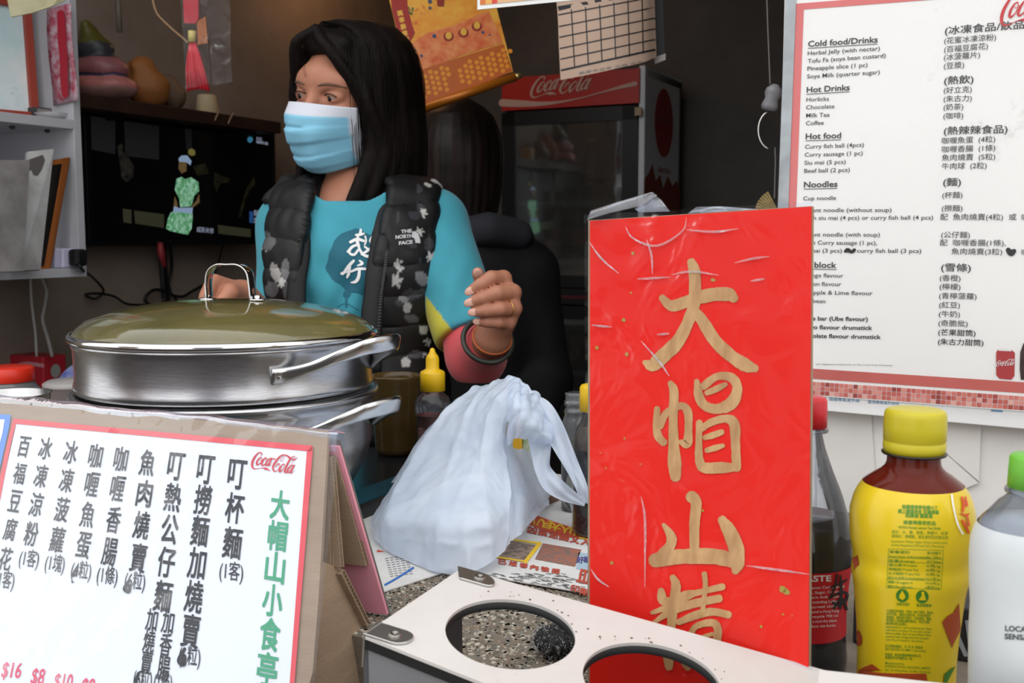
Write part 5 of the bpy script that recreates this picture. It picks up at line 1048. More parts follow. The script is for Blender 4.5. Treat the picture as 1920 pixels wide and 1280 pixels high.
for x, y, a, b, th, c in [(787, 521, 14, 10, .9, '7a7a7c'), (761, 576, 7, 10, 0, 'a8a8a8'), (790, 618, 8, 8, 0, 'b8b6b2'), (758, 681, 9, 9, 0, 'c8c6c4'), (716, 697, 8, 7, 0, 'bdbbb8'), (780, 550, 18, 8, -.5, '4a4a4e'), (768, 595, 14, 7, .3, '5a5a5e'), (775, 665, 16, 9, -.2, '55555a'), (510, 450, 13, 22, .3, '5e5e60'), (521, 510, 8, 18, -.3, 'a3a19e'), (540, 505, 9, 20, .1, '707072'), (515, 540, 12, 14, 0, '66666a'), (543, 545, 8, 16, 0, '58585c'), (800, 460, 8, 14, 0, '3c3c40'), (754, 560, 10, 6, .5, '88888a'), (775, 405, 12, 10, 0, '34343a'), (495, 415, 8, 20, 0, '3a3a3e')]: blob(x, y, a, b, th, c)
# keep the shoulder yoke and the collar plain black
yk = (pp.y < 400) & (pp.x < 780); cols[yk] = lin('0f0f11')[:3]
yk = ((pp.x < 620) & (pp.y < 418+(pp.x-497)*1.5)) | ((pp.x > 548) & (pp.x < 620)); cols[yk] = lin('101012')[:3]
yk = (pp.x > 660) & (pp.x < 742-(pp.y-400)*.06); cols[yk] = lin('0f0f11')[:3]
for x, y, r in [(825, 352, 8), (812, 345, 7), (800, 352, 6)]: blob(x, y, r, 3, .4, 'b5b5b2')
vo = obj('vest', V, Q, vestm, wm, True, colors=cols); mod(vo, 'SMOOTH', iterations=1, factor=.5); mod(vo, 'SOLIDIFY', thickness=.006, offset=-1)
blk = M('vest_black', '101012', .65, bump=.3, bs=40)
def onvest(x, y, d0=1.64): 
    return np.array(fv(x, y, 0.))
fv = hitprinter([vo], .0); 
def band(name, pix, w, th):
    P = []; last = None
    for x, y, dd in catmull(pix, 5): P.append(at(x, y, dd))
    T = np.gradient(np.array(P), axis=0); V_ = []; k = 10; n = len(P)
    for i in range(n):
        t = nz(T[i]); s_ = nz(np.cross(t, FWD)); f_ = np.cross(s_, t)
        for j in range(k): a = 6.2832*j/k; V_.append(P[i]+s_*w[0]*math.cos(a)*(1+.06*math.sin(i*.9))+f_*th*math.sin(a))
    return obj(name, V_, [(i*k+j, i*k+(j+1) % k, (i+1)*k+(j+1) % k, (i+1)*k+j) for i in range(n-1) for j in range(k)]+[tuple(range(k))[::-1], tuple((n-1)*k+j for j in range(k))], blk, wm, True)
band('vest_facing', [(752, 336, 1.775), (732, 380, 1.705), (716, 440, 1.672), (708, 500, 1.655), (700, 560, 1.645), (697, 620, 1.640), (694, 700, 1.635)], (.0165,), .006)
band('vest_facing', [(596, 334, 1.78), (580, 372, 1.72), (570, 420, 1.685), (562, 480, 1.668), (556, 540, 1.66), (552, 640, 1.65)], (.0155,), .006)
band('collar', [(520, 392, 1.76), (540, 366, 1.775), (562, 350, 1.80), (600, 338, 1.86), (670, 333, 1.885), (735, 340, 1.86), (765, 352, 1.80), (772, 372, 1.745), (748, 392, 1.705)], (.030,), .016)
m = MB()
for i, (x, y, dd) in enumerate(catmull([(728, 440, 1.660), (722, 500, 1.641), (714, 560, 1.631), (708, 640, 1.625)], 14)): m.box(at(x, y, dd), RGT*.0022, FWD*.001, UPV*.0011)
m.build('zip_teeth', M('ziptooth', '4a4a4c', .3, .6), wm)
MB().ball(at(715, 464, 1.66), .0022).build('snap_stud', steel, wm, True)
fv2 = hitprinter([vo], .0080); p = Print2D(fv2)
for t, x, y, w in (('THE', 749, 440, 19), ('NORTH', 739, 450.5, 31), ('FACE', 745, 461, 25)): ptxt(p, t, x, y, w, 6, .04, -.10)
for r in (10, 14.5, 19):
    A_ = [(771+1+ -19+19+ r*math.sin(t)*.62-2, 455-r*math.cos(t)*1.0+r*.1) for t in np.linspace(0, math.pi/2, 8)]
    p.stroke([(a, b, 3.6) for a, b in A_], 2)
p.build('chest_emblem', M('embwhite', 'cfcfd2', .6), vo)
# face mask
V, cols, nu, nv = [], [], 48, 40
mb_, mw_ = np.array(lin('86c4e0')[:3]), np.array(lin('ccd0da')[:3])
def mprof(u, v):
    x = .069*u*(1-.10*v)*(1+.02*math.sin(3*v)); top = -.104; yc = np.interp(v, [0, .18, .4, .7, .9, 1], [-.112, -.129, -.131, -.122, -.106, -.088])
    side = np.interp(v, [0, .3, .7, 1], [-.062, -.058, -.046, -.028]); y = yc+(side-yc)*(abs(u)**2.7); z = np.interp(v, [0, 1], [-.014+.006*(1-u*u), -.121+.020*abs(u)**2]); 
    return x, y, z
for j in range(nv+1):
    for i in range(nu+1):
        u, v = -1+2*i/nu, j/nv; x, y, z = mprof(u, v)
        cr_m = .0028*math.tanh(8*math.sin(2*math.pi*(v+.07*u-.34)*2.3))*(1 if .30 < v < .92 else 0)*(1-.75*abs(u)**3); y -= cr_m+.0012*math.sin(9*u+7*v)*math.sin(3.14*v)
        V.append(hd_(x, y, z)); cols.append(mw_ if v < .17 or (u > .88 or u < -.88) else mb_)
o = obj('face_mask', V, [(j*(nu+1)+i, j*(nu+1)+i+1, (j+1)*(nu+1)+i+1, (j+1)*(nu+1)+i) for j in range(nv) for i in range(nu)], M('maskcloth', 'ffffff', .8, attr=True, bump=.1, bs=120), wm, True, colors=np.array(cols)); mod(o, 'SOLIDIFY', thickness=.0012)
for s in (-1, 1):
    for z0 in (-.028, -.105):
        MB().tube(catmull([hd_(s*.064, -.047, z0), hd_(s*.075, -.02, z0*.75-.006), hd_(s*.080, .012, -.004 if z0 > -.05 else -.035)], 5), .0012, 6).build('ear_loop', M('paperwhite'), o, True)
# hair: a cap plus long locks
hairm = M('hair', '0f0b0a', .6, c2='181210', ns=60, stretch=(1, 1, .08), bump=.7, bs=300, spec=.12)
g = SDF((-.45, 1.56, 1.26), (-.12, 1.98, 1.70), .0025)
g.ell(hd_(0, .022, .030), (.087, .106, .088), HA, 0).ell(hd_(0, .05, -.04), (.080, .075, .10), HA, .02)
# face opening
g.fn(lambda X, Y, Z: (lambda x, y, z: np.maximum(np.maximum(y+.028, np.abs(x+.012)-(.052+.0*z)-np.clip((.04-z), -.06, .02)*.55), z-.068))(*[(X-hc[0])*HA[i][0]+(Y-hc[1])*HA[i][1]+(Z-hc[2])*HA[i][2] for i in range(3)]), 'sub', .006)
rr = np.random.default_rng(4)
g.cone(hd_(-.02, -.050, .092), hd_(.035, -.055, .086), .020, .016, .012).cone(hd_(-.02, -.050, .092), hd_(-.045, -.045, .080), .020, .015, .012)
def lock(side, ph, lenz, r0=.010, flare=0.):
    """ph: degrees from the face direction, side -1 picture left / +1 picture right"""
    a = math.radians(ph); sx_ = side*math.sin(a)*(1 if side > 0 else .92); cy = -math.cos(a)
    part = hd_(-.014+side*.006, -.050+.11*min(1, ph/150), .122-.016*(ph > 120)-.012*(ph < 45))
    p1 = hd_(.055*sx_-.004, .02+.070*cy, .108); p2 = hd_(.083*sx_, .022+.096*cy, .058); p3 = hd_(.092*sx_, .022+.105*cy, -.012)
    p4 = hd_((.095+flare)*sx_, .024+(.105)*cy, -.085); fs = (-.115 if side > 0 else -.045)*max(0, 1-ph/(115 if side > 0 else 80)); p5 = hd_((.093+flare*1.2)*sx_, .026+.100*cy+fs*.75, -.085-lenz*.5); p6 = hd_((.083+flare*.8)*sx_+rr.normal()*.004, .026+.088*cy+fs*1.2, -.085-lenz)
    P_ = catmull([part, p1, p2, p3, p4, p5, p6], 2); g.chain(P_, np.interp(np.linspace(0, 6, len(P_)), range(7), [.006, r0*.8, r0*.9, r0, r0, r0*.8, .003]), .009)
for k_ in range(19): lock(-1, 54+k_*6.6+rr.uniform(-2, 2), .120+rr.uniform(-.012, .018), rr.uniform(.0085, .012))
for k_ in range(20): lock(1, 48+k_*6.4+rr.uniform(-2, 2), .125+rr.uniform(-.018, .028), rr.uniform(.009, .0125), .007)
for ph_ in (40, 46, 52): lock(-1, ph_, .115+rr.uniform(-.01, .01), .009)
# side fringe sweeping over the temples
for dx, ph in ((-.008, 30), (-.003, 36), (.002, 42), (.007, 48), (.010, 52)):
    for s in (-1, 1):
        a = math.radians(ph+ (10 if s > 0 else 8)); P_ = [hd_(-.016, -.062, .116), hd_(-.012+s*.030, -.080, .088), hd_(s*(.052+dx)-.004, -.072+.02*(ph > 45), .048), hd_(s*(.070+dx), -.052, .0), hd_(s*(.078+dx), -.036, -.045), hd_(s*(.082+dx), -.022, -.09)]
        P_ = catmull(P_, 3); g.chain(P_, np.interp(np.linspace(0, 5, len(P_)), range(6), [.004, .006, .0062, .0065, .0065, .005]), .006)
ho, HV, HQ = smooth_obj('hair', g, hairm, wm, it=6)
m = MB()
bh = BVHTree.FromPolygons([Vector(v) for v in HV], [list(map(int, q)) for q in HQ])
for i in range(150):      # fine loose strands
    s = 1 if rr.random() < .6 else -1; ph = rr.uniform(35, 125); a = math.radians(ph); k = 1+rr.uniform(.0, .05); P_ = [hd_(-.014, -.05+.05*rr.random(), .131), hd_(.064*s*math.sin(a)*k, .02-.082*math.cos(a)*k, .106), hd_(.098*s*math.sin(a)*k, .022-.110*math.cos(a)*k, .04), hd_(.104*s*math.sin(a)*k, .022-.113*math.cos(a)*k, -.03), hd_(.102*s*math.sin(a)*k+rr.normal()*.004, .024-.108*math.cos(a), -.11), hd_(.090*s*math.sin(a)+rr.normal()*.008, .024-.095*math.cos(a), -.19-rr.random()*.03)]
    m.tube(catmull(P_, 4), [.0005]*20+[.0002], 3, False)
for i in range(4): m.tube(catmull([hd_(-.014+rr.normal()*.003, -.075, .105), hd_(-.016+rr.normal()*.006, -.094, .07), hd_(-.014+rr.normal()*.008, -.097, .03)], 4), .00035, 3, False)
x = m.build('hair_strands', hairm, wm); x['kind'] = 'stuff'
# trousers and shoes behind the counter
trm = M('trousers', '23252c', .8); g = SDF((-.48, 1.60, .0), (-.04, 2.0, .95), .008)
for s, sx_ in ((-1, -.075), (1, .075)): g.cone((wx+sx_, wy, .88), (wx+sx_*1.1, wy, .48), .088, .062, .03).cone((wx+sx_*1.1, wy, .48), (wx+sx_*1.1, wy+.01, .09), .062, .048, .02)
g.ell((wx, wy, .88), (.155, .12, .10), None, .03); smooth_obj('trousers', g, trm, wm)
for sx_ in (-.083, .083): MB().ball((wx+sx_, wy-.03, .045), (.045, .125, .045), 16, 10).build('shoe', M('shoe', '1a1a1a', .5), wm, True)

# ================================================================== second person, seen from behind, in black
q0 = at(862, 300, 2.33); bx_, by_ = q0[0], q0[1]
pb = thing('person', 'person in a dark hooded jacket turned away behind the woman', 'person', (bx_, by_, 0))
g = SDF((bx_-.33, by_-.28, .0), (bx_+.33, by_+.28, 1.62), .008)
Z0 = q0[2]
g.ell((bx_, by_, Z0), (.076, .092, .105), None, 0).cone((bx_+.01, by_+.01, Z0-.08), (bx_+.02, by_, Z0-.19), .052, .06, .02).ell((bx_, by_, 1.12), (.16, .10, .26), None, .04).ell((bx_, by_, .85), (.15, .11, .2), None, .05)
for s in (-1, 1): g.cone((bx_+s*.15, by_, 1.24), (bx_+s*.19, by_-.02, .98), .05, .04, .02).cone((bx_+s*.19, by_-.02, .98), (bx_+s*.16, by_-.18, .92), .035, .028, .02).cone((bx_+s*.16, by_-.18, .92), (bx_+s*.15, by_-.22, .91), .03, .02, .02).cone((bx_+s*.08, by_, .85), (bx_+s*.085, by_, .08), .085, .045, .03)
smooth_obj('body', g, skin, pb)
g = SDF((bx_-.30, by_-.26, .75), (bx_+.30, by_+.28, 1.42), .006)
g.ell((bx_, by_, 1.10), (.185, .135, .27), None, 0).ell((bx_, by_, .85), (.185, .145, .16), None, .06).cone((bx_-.12, by_, 1.225), (bx_+.14, by_, 1.215), .07, .07, .04)
for s in (-1, 1): g.cone((bx_+s*.15, by_, 1.215), (bx_+s*.19, by_-.02, .98), .065, .055, .03).cone((bx_+s*.19, by_-.02, .98), (bx_+s*.16, by_-.17, .92), .052, .042, .03)
smooth_obj('jacket', g, M('jacketblack', '141417', .8, c2='1d1d21', ns=12, bump=.2, bs=20), pb)
g = SDF((bx_-.2, by_-.2, 1.14), (bx_+.24, by_+.24, 1.42), .005); ax_ = bx_+.035
g.chain([(ax_-.09, by_-.03, 1.285), (ax_-.04, by_-.085, 1.300), (ax_+.03, by_-.09, 1.312), (ax_+.09, by_-.05, 1.300), (ax_+.10, by_+.03, 1.29), (ax_, by_+.09, 1.28), (ax_-.09, by_-.03, 1.285)], [.028, .032, .036, .034, .03, .03, .028], .01)
smooth_obj('hood', g, M('hoodgrey', '3a3b42', .85, bump=.2, bs=30), pb)
g = SDF((bx_-.16, by_-.17, Z0-.17), (bx_+.16, by_+.17, Z0+.15), .004)
g.ell((bx_, by_+.0, Z0+.012), (.094, .108, .116), None, 0).ell((bx_-.005, by_, Z0-.06), (.085, .090, .07), None, .02)
for k in range(30): a = k*.2094; g.chain(catmull([(bx_+.02*math.cos(a), by_+.02*math.sin(a), Z0+.116), (bx_+.066*math.cos(a), by_+.078*math.sin(a), Z0+.088), (bx_+.086*math.cos(a), by_+.1*math.sin(a), Z0+.02), (bx_+.086*math.cos(a), by_+.096*math.sin(a), Z0-.05), (bx_+.074*math.cos(a), by_+.078*math.sin(a), Z0-.125)], 2), np.linspace(.010, .008, 9), .010)
smooth_obj('hair', g, M('hair_brown', '15100f', .5, c2='30221c', ns=50, stretch=(1, 1, .1), bump=.4, bs=200), pb)
g = SDF((bx_-.26, by_-.22, .02), (bx_+.26, by_+.22, 1.0), .010)
for s in (-1, 1): g.cone((bx_+s*.08, by_, .85), (bx_+s*.085, by_, .07), .105, .062, .03)
g.ell((bx_, by_, .88), (.165, .13, .12), None, .03); smooth_obj('trousers', g, trm, pb)
for sx_ in (-.085, .085): MB().ball((bx_+sx_, by_+.03, .045), (.045, .125, .045), 16, 10).build('shoe', M('shoe'), pb, True)
# ================================================================== drinks fridge
cr0 = at(1210, 128, 3.1); s1, t1 = cr0@E1, cr0@E2; fw, fdp = .465, .34; s0 = s1-fw
fr = thing('drinks_fridge', 'tall black glass-door drinks fridge with a red script header and white side', 'fridge', st(s1-fw/2, t1+fdp/2, 0))
ftop = cr0[2]; m_fb = M('fridge_black', '0f0f11', .35); m_fw = M('fridge_white', 'eceef2', .5)
MB().sbox(s0, s0+.02, t1+.02, t1+fdp, .05, ftop).sbox(s0, s1, t1+fdp-.02, t1+fdp, .05, ftop).sbox(s0, s1, t1+.02, t1+fdp, ftop-.02, ftop).sbox(s0, s1, t1+.02, t1+fdp, .05, .12).build('cabinet_shell', m_fb, fr)
MB().sbox(s1-.02, s1, t1, t1+fdp, .05, ftop+.01).build('side_panel', m_fw, fr, bevel=.004, label='white side panel')
zh0, zh1 = zat(192, 3.1), ftop-.004; FP = Plane(st(s0, t1-.012, 0), E1, EZ)
MB().sbox(s0, s1-.015, t1-.01, t1+.05, zh0, zh1+.004).build('header', M('header_red', 'b8241a', .35), fr)
def fpx(lift): return FP.pxprinter(lift)
p = fpx(.0005); 
class _UF:
    s = .0
    def __call__(s_, x, y): return s_.f(x, y)
cx0 = FP.px(1010, 172); wF = FP.px(1132, 172)[0]-cx0[0]
class _UN:
    s = wF
    def __call__(s_, x, y): return (cx0[0]+x*wF*1.02+.0, cx0[1]+.012-y*wF*1.0-.0*x)
hh = zh1-zh0; cv = lambda u, v: (u, v); p2 = Print2D(lambda a, b, l: FP.w(a, b, .0006+l))
class _U3:
    def __init__(s_, u0, v0, k): s_.u0, s_.v0, s_.s = u0, v0, k
    def __call__(s_, x, y): return (s_.u0+x*s_.s, s_.v0-y*s_.s*.74)
coke(p2, _U3(.10, zh0+hh*.93, .215)); p2.build('script_logo', M('logocream', 'c9a79a', .5), fr)
p2 = Print2D(lambda a, b, l: FP.w(a, b, .0004+l)); p2.stroke([(0, zh0+hh*.26, hh*.24), (.06, zh0+hh*.20, hh*.22), (.13, zh0+hh*.15, hh*.14), (.20, zh0+hh*.17, hh*.07), (.27, zh0+hh*.26, hh*.035), (.33, zh0+hh*.38, hh*.04), (.39, zh0+hh*.50, hh*.09), (.44, zh0+hh*.58, hh*.14)]); p2.build('ribbon_print', M('logocream'), fr)
def door(zb_, zt__, name):
    d = MB(); w = .045; d.sbox(s0, s0+w, t1-.012, t1+.012, zb_, zt__).sbox(s1-.02-w, s1-.02, t1-.012, t1+.012, zb_, zt__).sbox(s0, s1-.02, t1-.012, t1+.012, zt__-w*.9, zt__).sbox(s0, s1-.02, t1-.012, t1+.012, zb_, zb_+w*.8)
    o = d.build(name, m_fb, fr); MB().sbox(s0+w-.004, s1-.02-w+.004, t1-.004, t1+.002, zb_+.02, zt__-.02).build('door_glass', film('fridge_glass', tint='dfe6e2', haze=.05, rough=.04, bs=3, bump=.05, k=3.2), o); return o
zsp = zat(548, 3.2); door(zsp+.012, zh0-.006, 'upper_door'); door(.12, zsp-.045, 'lower_door')
MB().sbox(s0, s1-.02, t1-.01, t1+.02, zsp-.04, zsp+.008).build('middle_rail', m_fb, fr)
p2 = Print2D(lambda a, b, l: FP.w(a, b, .0008+l)); p2.rect(.02, zsp-.022, fw-.05, zsp-.012); p2.build('red_stripe', M('stripe_red', '5a1218', .5), fr)
tg = at(1197, 209, 3.1); MB().box(tg-E2*.012*0, E1*.010, E2*.004, EZ*.012).build('door_tag', M('tagcream', 'b39f86', .6), fr)
PF2 = Plane(st(s1+.0006, t1, 0), E2, EZ); pf = Print2D(lambda a, b, l: PF2.w(a, b, l)*1.0); sgn = 1 if PF2.n@E1 > 0 else -1
pf = Print2D(lambda a, b, l: st(s1+.0008+l, t1+a, b)); cz_ = zat(228, 3.22)
pf.disc(.17, cz_, .085, .103, 32); pf.build('red_disc_print', M('disc_red', 'b41e28', .5), fr)
pf = Print2D(lambda a, b, l: st(s1+.0012+l, t1+a, b)); coke(pf, _U3(.10, cz_+.03, .14)); pf.build('disc_logo', M('disclogo', 'a8505a', .5), fr)
pf = Print2D(lambda a, b, l: st(s1+.0010+l, t1+a, b)); pf.text('GRACEFUL', .12, cz_-.15, .24, cz_-.15, .014, .02); zc_ = zat(338, 3.2)
pf.poly([(.0, 1.30), (.0, zc_+.0), (.04, zc_+.02), (.07, zc_+.05), (.10, zc_), (.14, zc_+.02), (.17, zc_-.02), (.21, zc_+.02), (.26, zc_-.01), (.30, zc_+.01), (.335, zc_-.02), (.335, 1.30)]); pf.build('flame_print', M('flame', '9a4028', .5), fr)
shm = M('shelf_wire', '8d9290', .4)
bots = []
dcol = [('b5541a', 'orange'), ('7a1a1c', 'dark red'), ('c8651c', 'orange'), ('3b0f10', 'dark red'), ('a6441c', 'orange')]
for k, z in enumerate((zat(380, 3.22), zat(492, 3.22), zat(603, 3.22), zat(706, 3.22), zat(800, 3.22))):
    m = MB().sbox(s0+.022, s1-.022, t1+.03, t1+fdp-.03, z-.006, z); o = m.build('shelf', shm, fr)
    m = MB().sbox(s0+.03, s1-.03, t1+.022, t1+.027, z-.012, z+.012)
    m.build('price_rail', M('price_rail', '5e6462', .4), o); m = MB()
    for i in range(34): u = s0+.045+i*.0105; m.sbox(u, u+.005, t1+.0205, t1+.0215, z-.006, z+.006)
    m.build('rail_ticks', M('rail_tick', '9ea3a0', .5), o)
def can(px, z, c, lab):
    P = ont(px, 640, t1+.06); t = thing('drink_can', lab, 'can', (P[0], P[1], z), 'cans and bottles inside the fridge'); 
    MB().lathe((P[0], P[1], 0), [(.0, z), (.026, z+.001), (.031, z+.008), (.031, z+.104), (.026, z+.112), (0, z+.112)], 24, caps=False).build('can_body', M('can_'+c, c, .35, .2), t, True)
    MB().lathe((P[0], P[1], 0), [(.0255, z+.112), (.0275, z+.1135), (.0255, z+.115), (.024, z+.1125), (0, z+.1125)], 24, caps=False).build('can_top', steel, t, True)
    q = Print2D(lambda a, b, l: np.array([P[0], P[1], 0])+.0314*(math.sin(a/.031)*E1-math.cos(a/.031)*E2)+EZ*(z+b)); q.disc(-.004, .055, .013, .018, 16); q.build('can_emblem', M('emb_'+c, 'b9b0a0' if c != 'b5541a' else '5c6a80', .5), t)
def fbot(px, z, c, capc_, lab, h=.20):
    P = ont(px, 640, t1+.07); t = thing('drink_bottle', lab, 'bottle', (P[0], P[1], z), 'cans and bottles inside the fridge')
    MB().lathe((P[0], P[1], 0), [(0, z), (.028, z+.001), (.031, z+.01), (.030, z+h*.4), (.031, z+h*.6), (.026, z+h*.72), (.013, z+h*.88), (.012, z+h*.93)], 24, caps=False).build('bottle_body', M('fb_'+c, c, .2), t, True)
    MB().lathe((P[0], P[1], 0), [(.015, z+h*.92), (.015, z+h), (0, z+h)], 16, caps=False).build('cap', M('fc_'+capc_, capc_, .4), t, True)
    MB().lathe((P[0], P[1], 0), [(.0312, z+h*.25), (.0312, z+h*.5)], 24, caps=False).build('label', M('fl_'+capc_, capc_, .4), t, True)
z4 = zat(706, 3.22)+.001; z3 = zat(603, 3.22)+.001; z2 = zat(492, 3.22)+.001; z1 = zat(380, 3.22)+.001; z5 = zat(800, 3.22)+.001
can(1040, z4, 'b5541a', 'orange drink can at the front of the fridge shelf left of the red sign'); can(1088, z4, '7a1a1c', 'dark red drink can beside the orange one in the fridge')
for px, c, nm_ in ((1000, '6a6f38', 'dull green'), (1136, 'b5541a', 'orange'), (1180, '7a1a1c', 'dark red')): can(px, z4, c, '%s drink can in the fridge row, hidden mostly by the sign or jacket' % nm_)
for px, z, c, k, lab in ((1030, z5, '1d4a24', '2e6a34', 'green drink bottle on the lowest visible fridge shelf, left'), (1075, z5, '1d4a24', '2c7a3a', 'green drink bottle on the lowest visible fridge shelf, right'), (1045, z2, '2c1a14', '6e2a1c', 'dark bottle on the fridge shelf below the top one, left'), (1085, z2, '3a2418', '8e3a22', 'dark bottle on the fridge shelf below the top one, right'), (1058, z1, '4a4a44', '7a7a6a', 'grey bottle on the top fridge shelf, left of the pair'), (1110, z1, '2c2a28', '8a5a4a', 'dark bottle on the top fridge shelf, right of the pair')): fbot(px, z, c, k, lab)
SF, SBK = -1.75, -1.985; TE = ons(152, 235, SF)@E2; T0 = TE-.75
# ================================================================== television and its shelf
STV = -1.93; A, B = ons(163, 196, STV), ons(516, 248, STV); zt1 = .5*(A[2]+B[2]); zb1 = .5*(ons(175, 462, STV)[2]+ons(515, 458, STV)[2]); tA, tB = A@E2, ons(516, 250, STV)@E2
tv = thing('television', 'flat black television on the wall showing a seated figure in a green patterned dress', 'television', st(STV-.03, (tA+tB)/2, zb1))
MB().sbox(STV-.035, STV, tA-.01, tB, zb1, zt1).build('housing', M('tvblack', '0c0c0e', .35), tv, bevel=.003)
PT = Plane(st(STV, tA, 0), E2*-1, EZ)
if PT.n@E1 < 0: PT = Plane(PT.O, E2, EZ)
def tpoly(name, polys, c, lift, strength=1., tex=None, curved=False):
    q = PT.pxprinter(lift); [q.poly(pp_) for pp_ in polys]; return q.build(name, M('scr_'+name+c, c, .5, emit=strength, **(tex or {})), tv)
cc_ = lambda L_: [(150+x/4.267, 180+y/4.267) for x, y in L_]
scr = PT.pxprinter(.0006); scr.poly([(167, 212), (509, 254), (511, 450), (178, 452)]); scr.build('screen', M('scr_dark', '060607', .12, emit=.0, coat=.3), tv)
tpoly('picture_window', [cc_([(85, 160), (280, 190), (280, 465), (90, 430)]), cc_([(350, 200), (630, 240), (630, 510), (360, 480)]), cc_([(835, 260), (890, 265), (895, 440), (850, 430)])], '303033', .0009, .10)
tpoly('picture_bench', [cc_([(340, 900), (410, 910), (410, 1020), (345, 1010)]), cc_([(430, 915), (670, 945), (670, 1055), (440, 1020)]), cc_([(1100, 1030), (1365, 1065), (1365, 1130), (1105, 1100)])], '4d4d3a', .0009, .16)
tpoly('picture_skin', [cc_([(790, 520), (850, 530), (850, 600), (810, 620), (785, 580)]), cc_([(755, 800), (775, 850), (780, 900), (745, 900), (750, 840)]), cc_([(950, 780), (955, 850), (905, 890), (890, 880), (925, 840)])], '8a7048', .0011, .22)
tpoly('picture_dress', [cc_([(770, 660), (810, 645), (840, 665), (885, 648), (945, 690), (950, 760), (910, 800), (890, 880), (800, 890), (790, 820), (755, 750)]), cc_([(725, 930), (790, 900), (890, 905), (900, 960), (890, 1060), (860, 1110), (720, 1080), (685, 1060), (700, 980)])], '1f8a3a', .0012, .50, dict(c2='a4d4ba', ns=95))
tpoly('picture_sash', [cc_([(750, 880), (790, 895), (900, 890), (895, 940), (790, 930), (740, 930)]), cc_([(785, 500), (810, 475), (855, 475), (890, 520), (880, 555), (850, 530), (790, 525)])], '9fb8d8', .0013, .40)
tpoly('picture_hair', [cc_([(865, 430), (890, 418), (918, 435), (920, 470), (890, 480), (862, 460)])], '9a9048', .0010, .25)
tpoly('picture_figure', [cc_([(300, 400), (330, 380), (345, 400), (335, 440), (380, 480), (430, 560), (425, 650), (370, 690), (330, 650), (315, 520), (300, 440)])], '4a4640', .0010, .10, dict(c2='15140f', ns=60))
tpoly('picture_foliage', [cc_([(1075, 610), (1110, 630), (1200, 660), (1190, 690), (1120, 700), (1090, 780), (1070, 700)]), cc_([(1330, 740), (1390, 640), (1400, 700), (1330, 800), (1290, 960), (1265, 975), (1290, 860)]), cc_([(900, 560), (1000, 540), (1030, 620), (940, 640)])], '3c3a24', .0010, .10, dict(c2='0c0c08', ns=50))
p = PT.pxprinter(.0013)
def t3(tx, x0, y0, x1, y1, h): 
    V_, F_2 = glyph(tx, .04); a0_, a1_ = V_[:, 0].min(), V_[:, 0].max(); X = (V_[:, 0]-a0_)/(a1_-a0_)*(x1-x0); p.put(np.c_[x0+X, y0-V_[:, 1]/.7*h+X*(y1-y0)/(x1-x0)], F_2)
t3('新聞', 480, 262, 490, 264, 5); t3('NEWS HD', 480, 268, 502, 272, 5); t3('威斯米修', 368, 434, 400, 437, 8); t3('新聞', 475, 404, 497, 405, 9); t3('直播', 475, 417, 490, 418, 8); p.build('screen_lettering', M('scrtext', 'aab4cc', .5, emit=.45), tv)
tpoly('picture_blue', [[(467, 396), (474, 397), (474, 418), (467, 417)]], '2a5a9a', .0012, .35); tpoly('picture_globe', [[(463, 259), (468, 256), (473, 258), (474, 263), (469, 268), (464, 266)]], '4a9ac0', .0012, .35)
MB().sbox(STV-.06, STV-.03, (tA+tB)/2-.06, (tA+tB)/2+.06, zb1+.08, zb1+.24).tube([st(STV-.05, (tA+tB)/2-.04, zb1+.14), st(STV-.05, (tA+tB)/2-.06, zb1-.02), st(STV-.055, (tA+tB)/2-.05, zb1-.13)], .010, 8).build('wall_bracket', M('tvblack'), tv)
x = MB().tube(catmull([ons(300, 455, STV+.01), ons(303, 478, STV+.015), ons(309, 500, STV+.01)], 4), [.006, .008, .009, .009, .009, .008, .007, .006, .005], 8).build('red_plug', M('redplug', '8c2a30', .5), None, True); tag(rebase(x), 'red cable connector hanging below the television', 'plug')
blkc = M('cable_black', '0f0f10', .5)
def cable(name, lab, pts, r, mat, cat='cable'): x = MB().tube(catmull(pts, 8), r, 6).build(name, mat, None, True); return tag(rebase(x), lab, cat)
W_ = lambda x, y, o=.02: ons(x, y, SL+o)
cable('black_cable', 'black cable hanging from the television down the wall in a loop', [ons(296, 450, STV), W_(302, 480), W_(308, 515), W_(318, 545), W_(312, 565), W_(285, 572), W_(272, 560), W_(285, 545), W_(305, 545), W_(330, 560), W_(322, 590)], .0042, blkc)
cable('black_cable', 'black cable running right from below the television towards the woman', [ons(318, 450, STV), W_(322, 500), W_(315, 545), W_(340, 556), W_(362, 545), W_(390, 530)], .0038, blkc)
cable('plug_cable', 'thin black cable drooping from the plug over the cabinet edge along the wall', [ont(146, 490, TE-.04), ons(155, 506, -1.735), W_(176, 522, .08), W_(194, 545, .04), W_(178, 560), W_(160, 552), W_(185, 550), W_(215, 556), W_(240, 570), W_(290, 572)], .0030, blkc)
cable('black_cable', 'straight thin black cable below the right end of the television', [ons(418, 458, STV), W_(410, 490), W_(395, 540)], .0022, blkc)
SH0, SH1 = SL, -1.86
wt = thing('wall_shelf', 'dark wooden shelf above the television', 'shelf', st(-1.93, (tA+tB)/2, zt1+.02)); zs = ons(300, 196, SH1)[2]
MB().sbox(SH0, SH1, tA-.12, tB-.06, zs-.03, zs).build('board', M('darkwood', '2c1a12', .6, c2='3a2318', ns=14), wt, bevel=.002)
for t_ in (tA+.05, tB-.15): MB().sbox(SH0, SH1-.02, t_, t_+.012, zs-.042, zs-.03).build('bracket', M('tvblack'), wt)
def onshelf(px, y=190): return ons(px, y, -1.92)
c = onshelf(196); cx_ = c
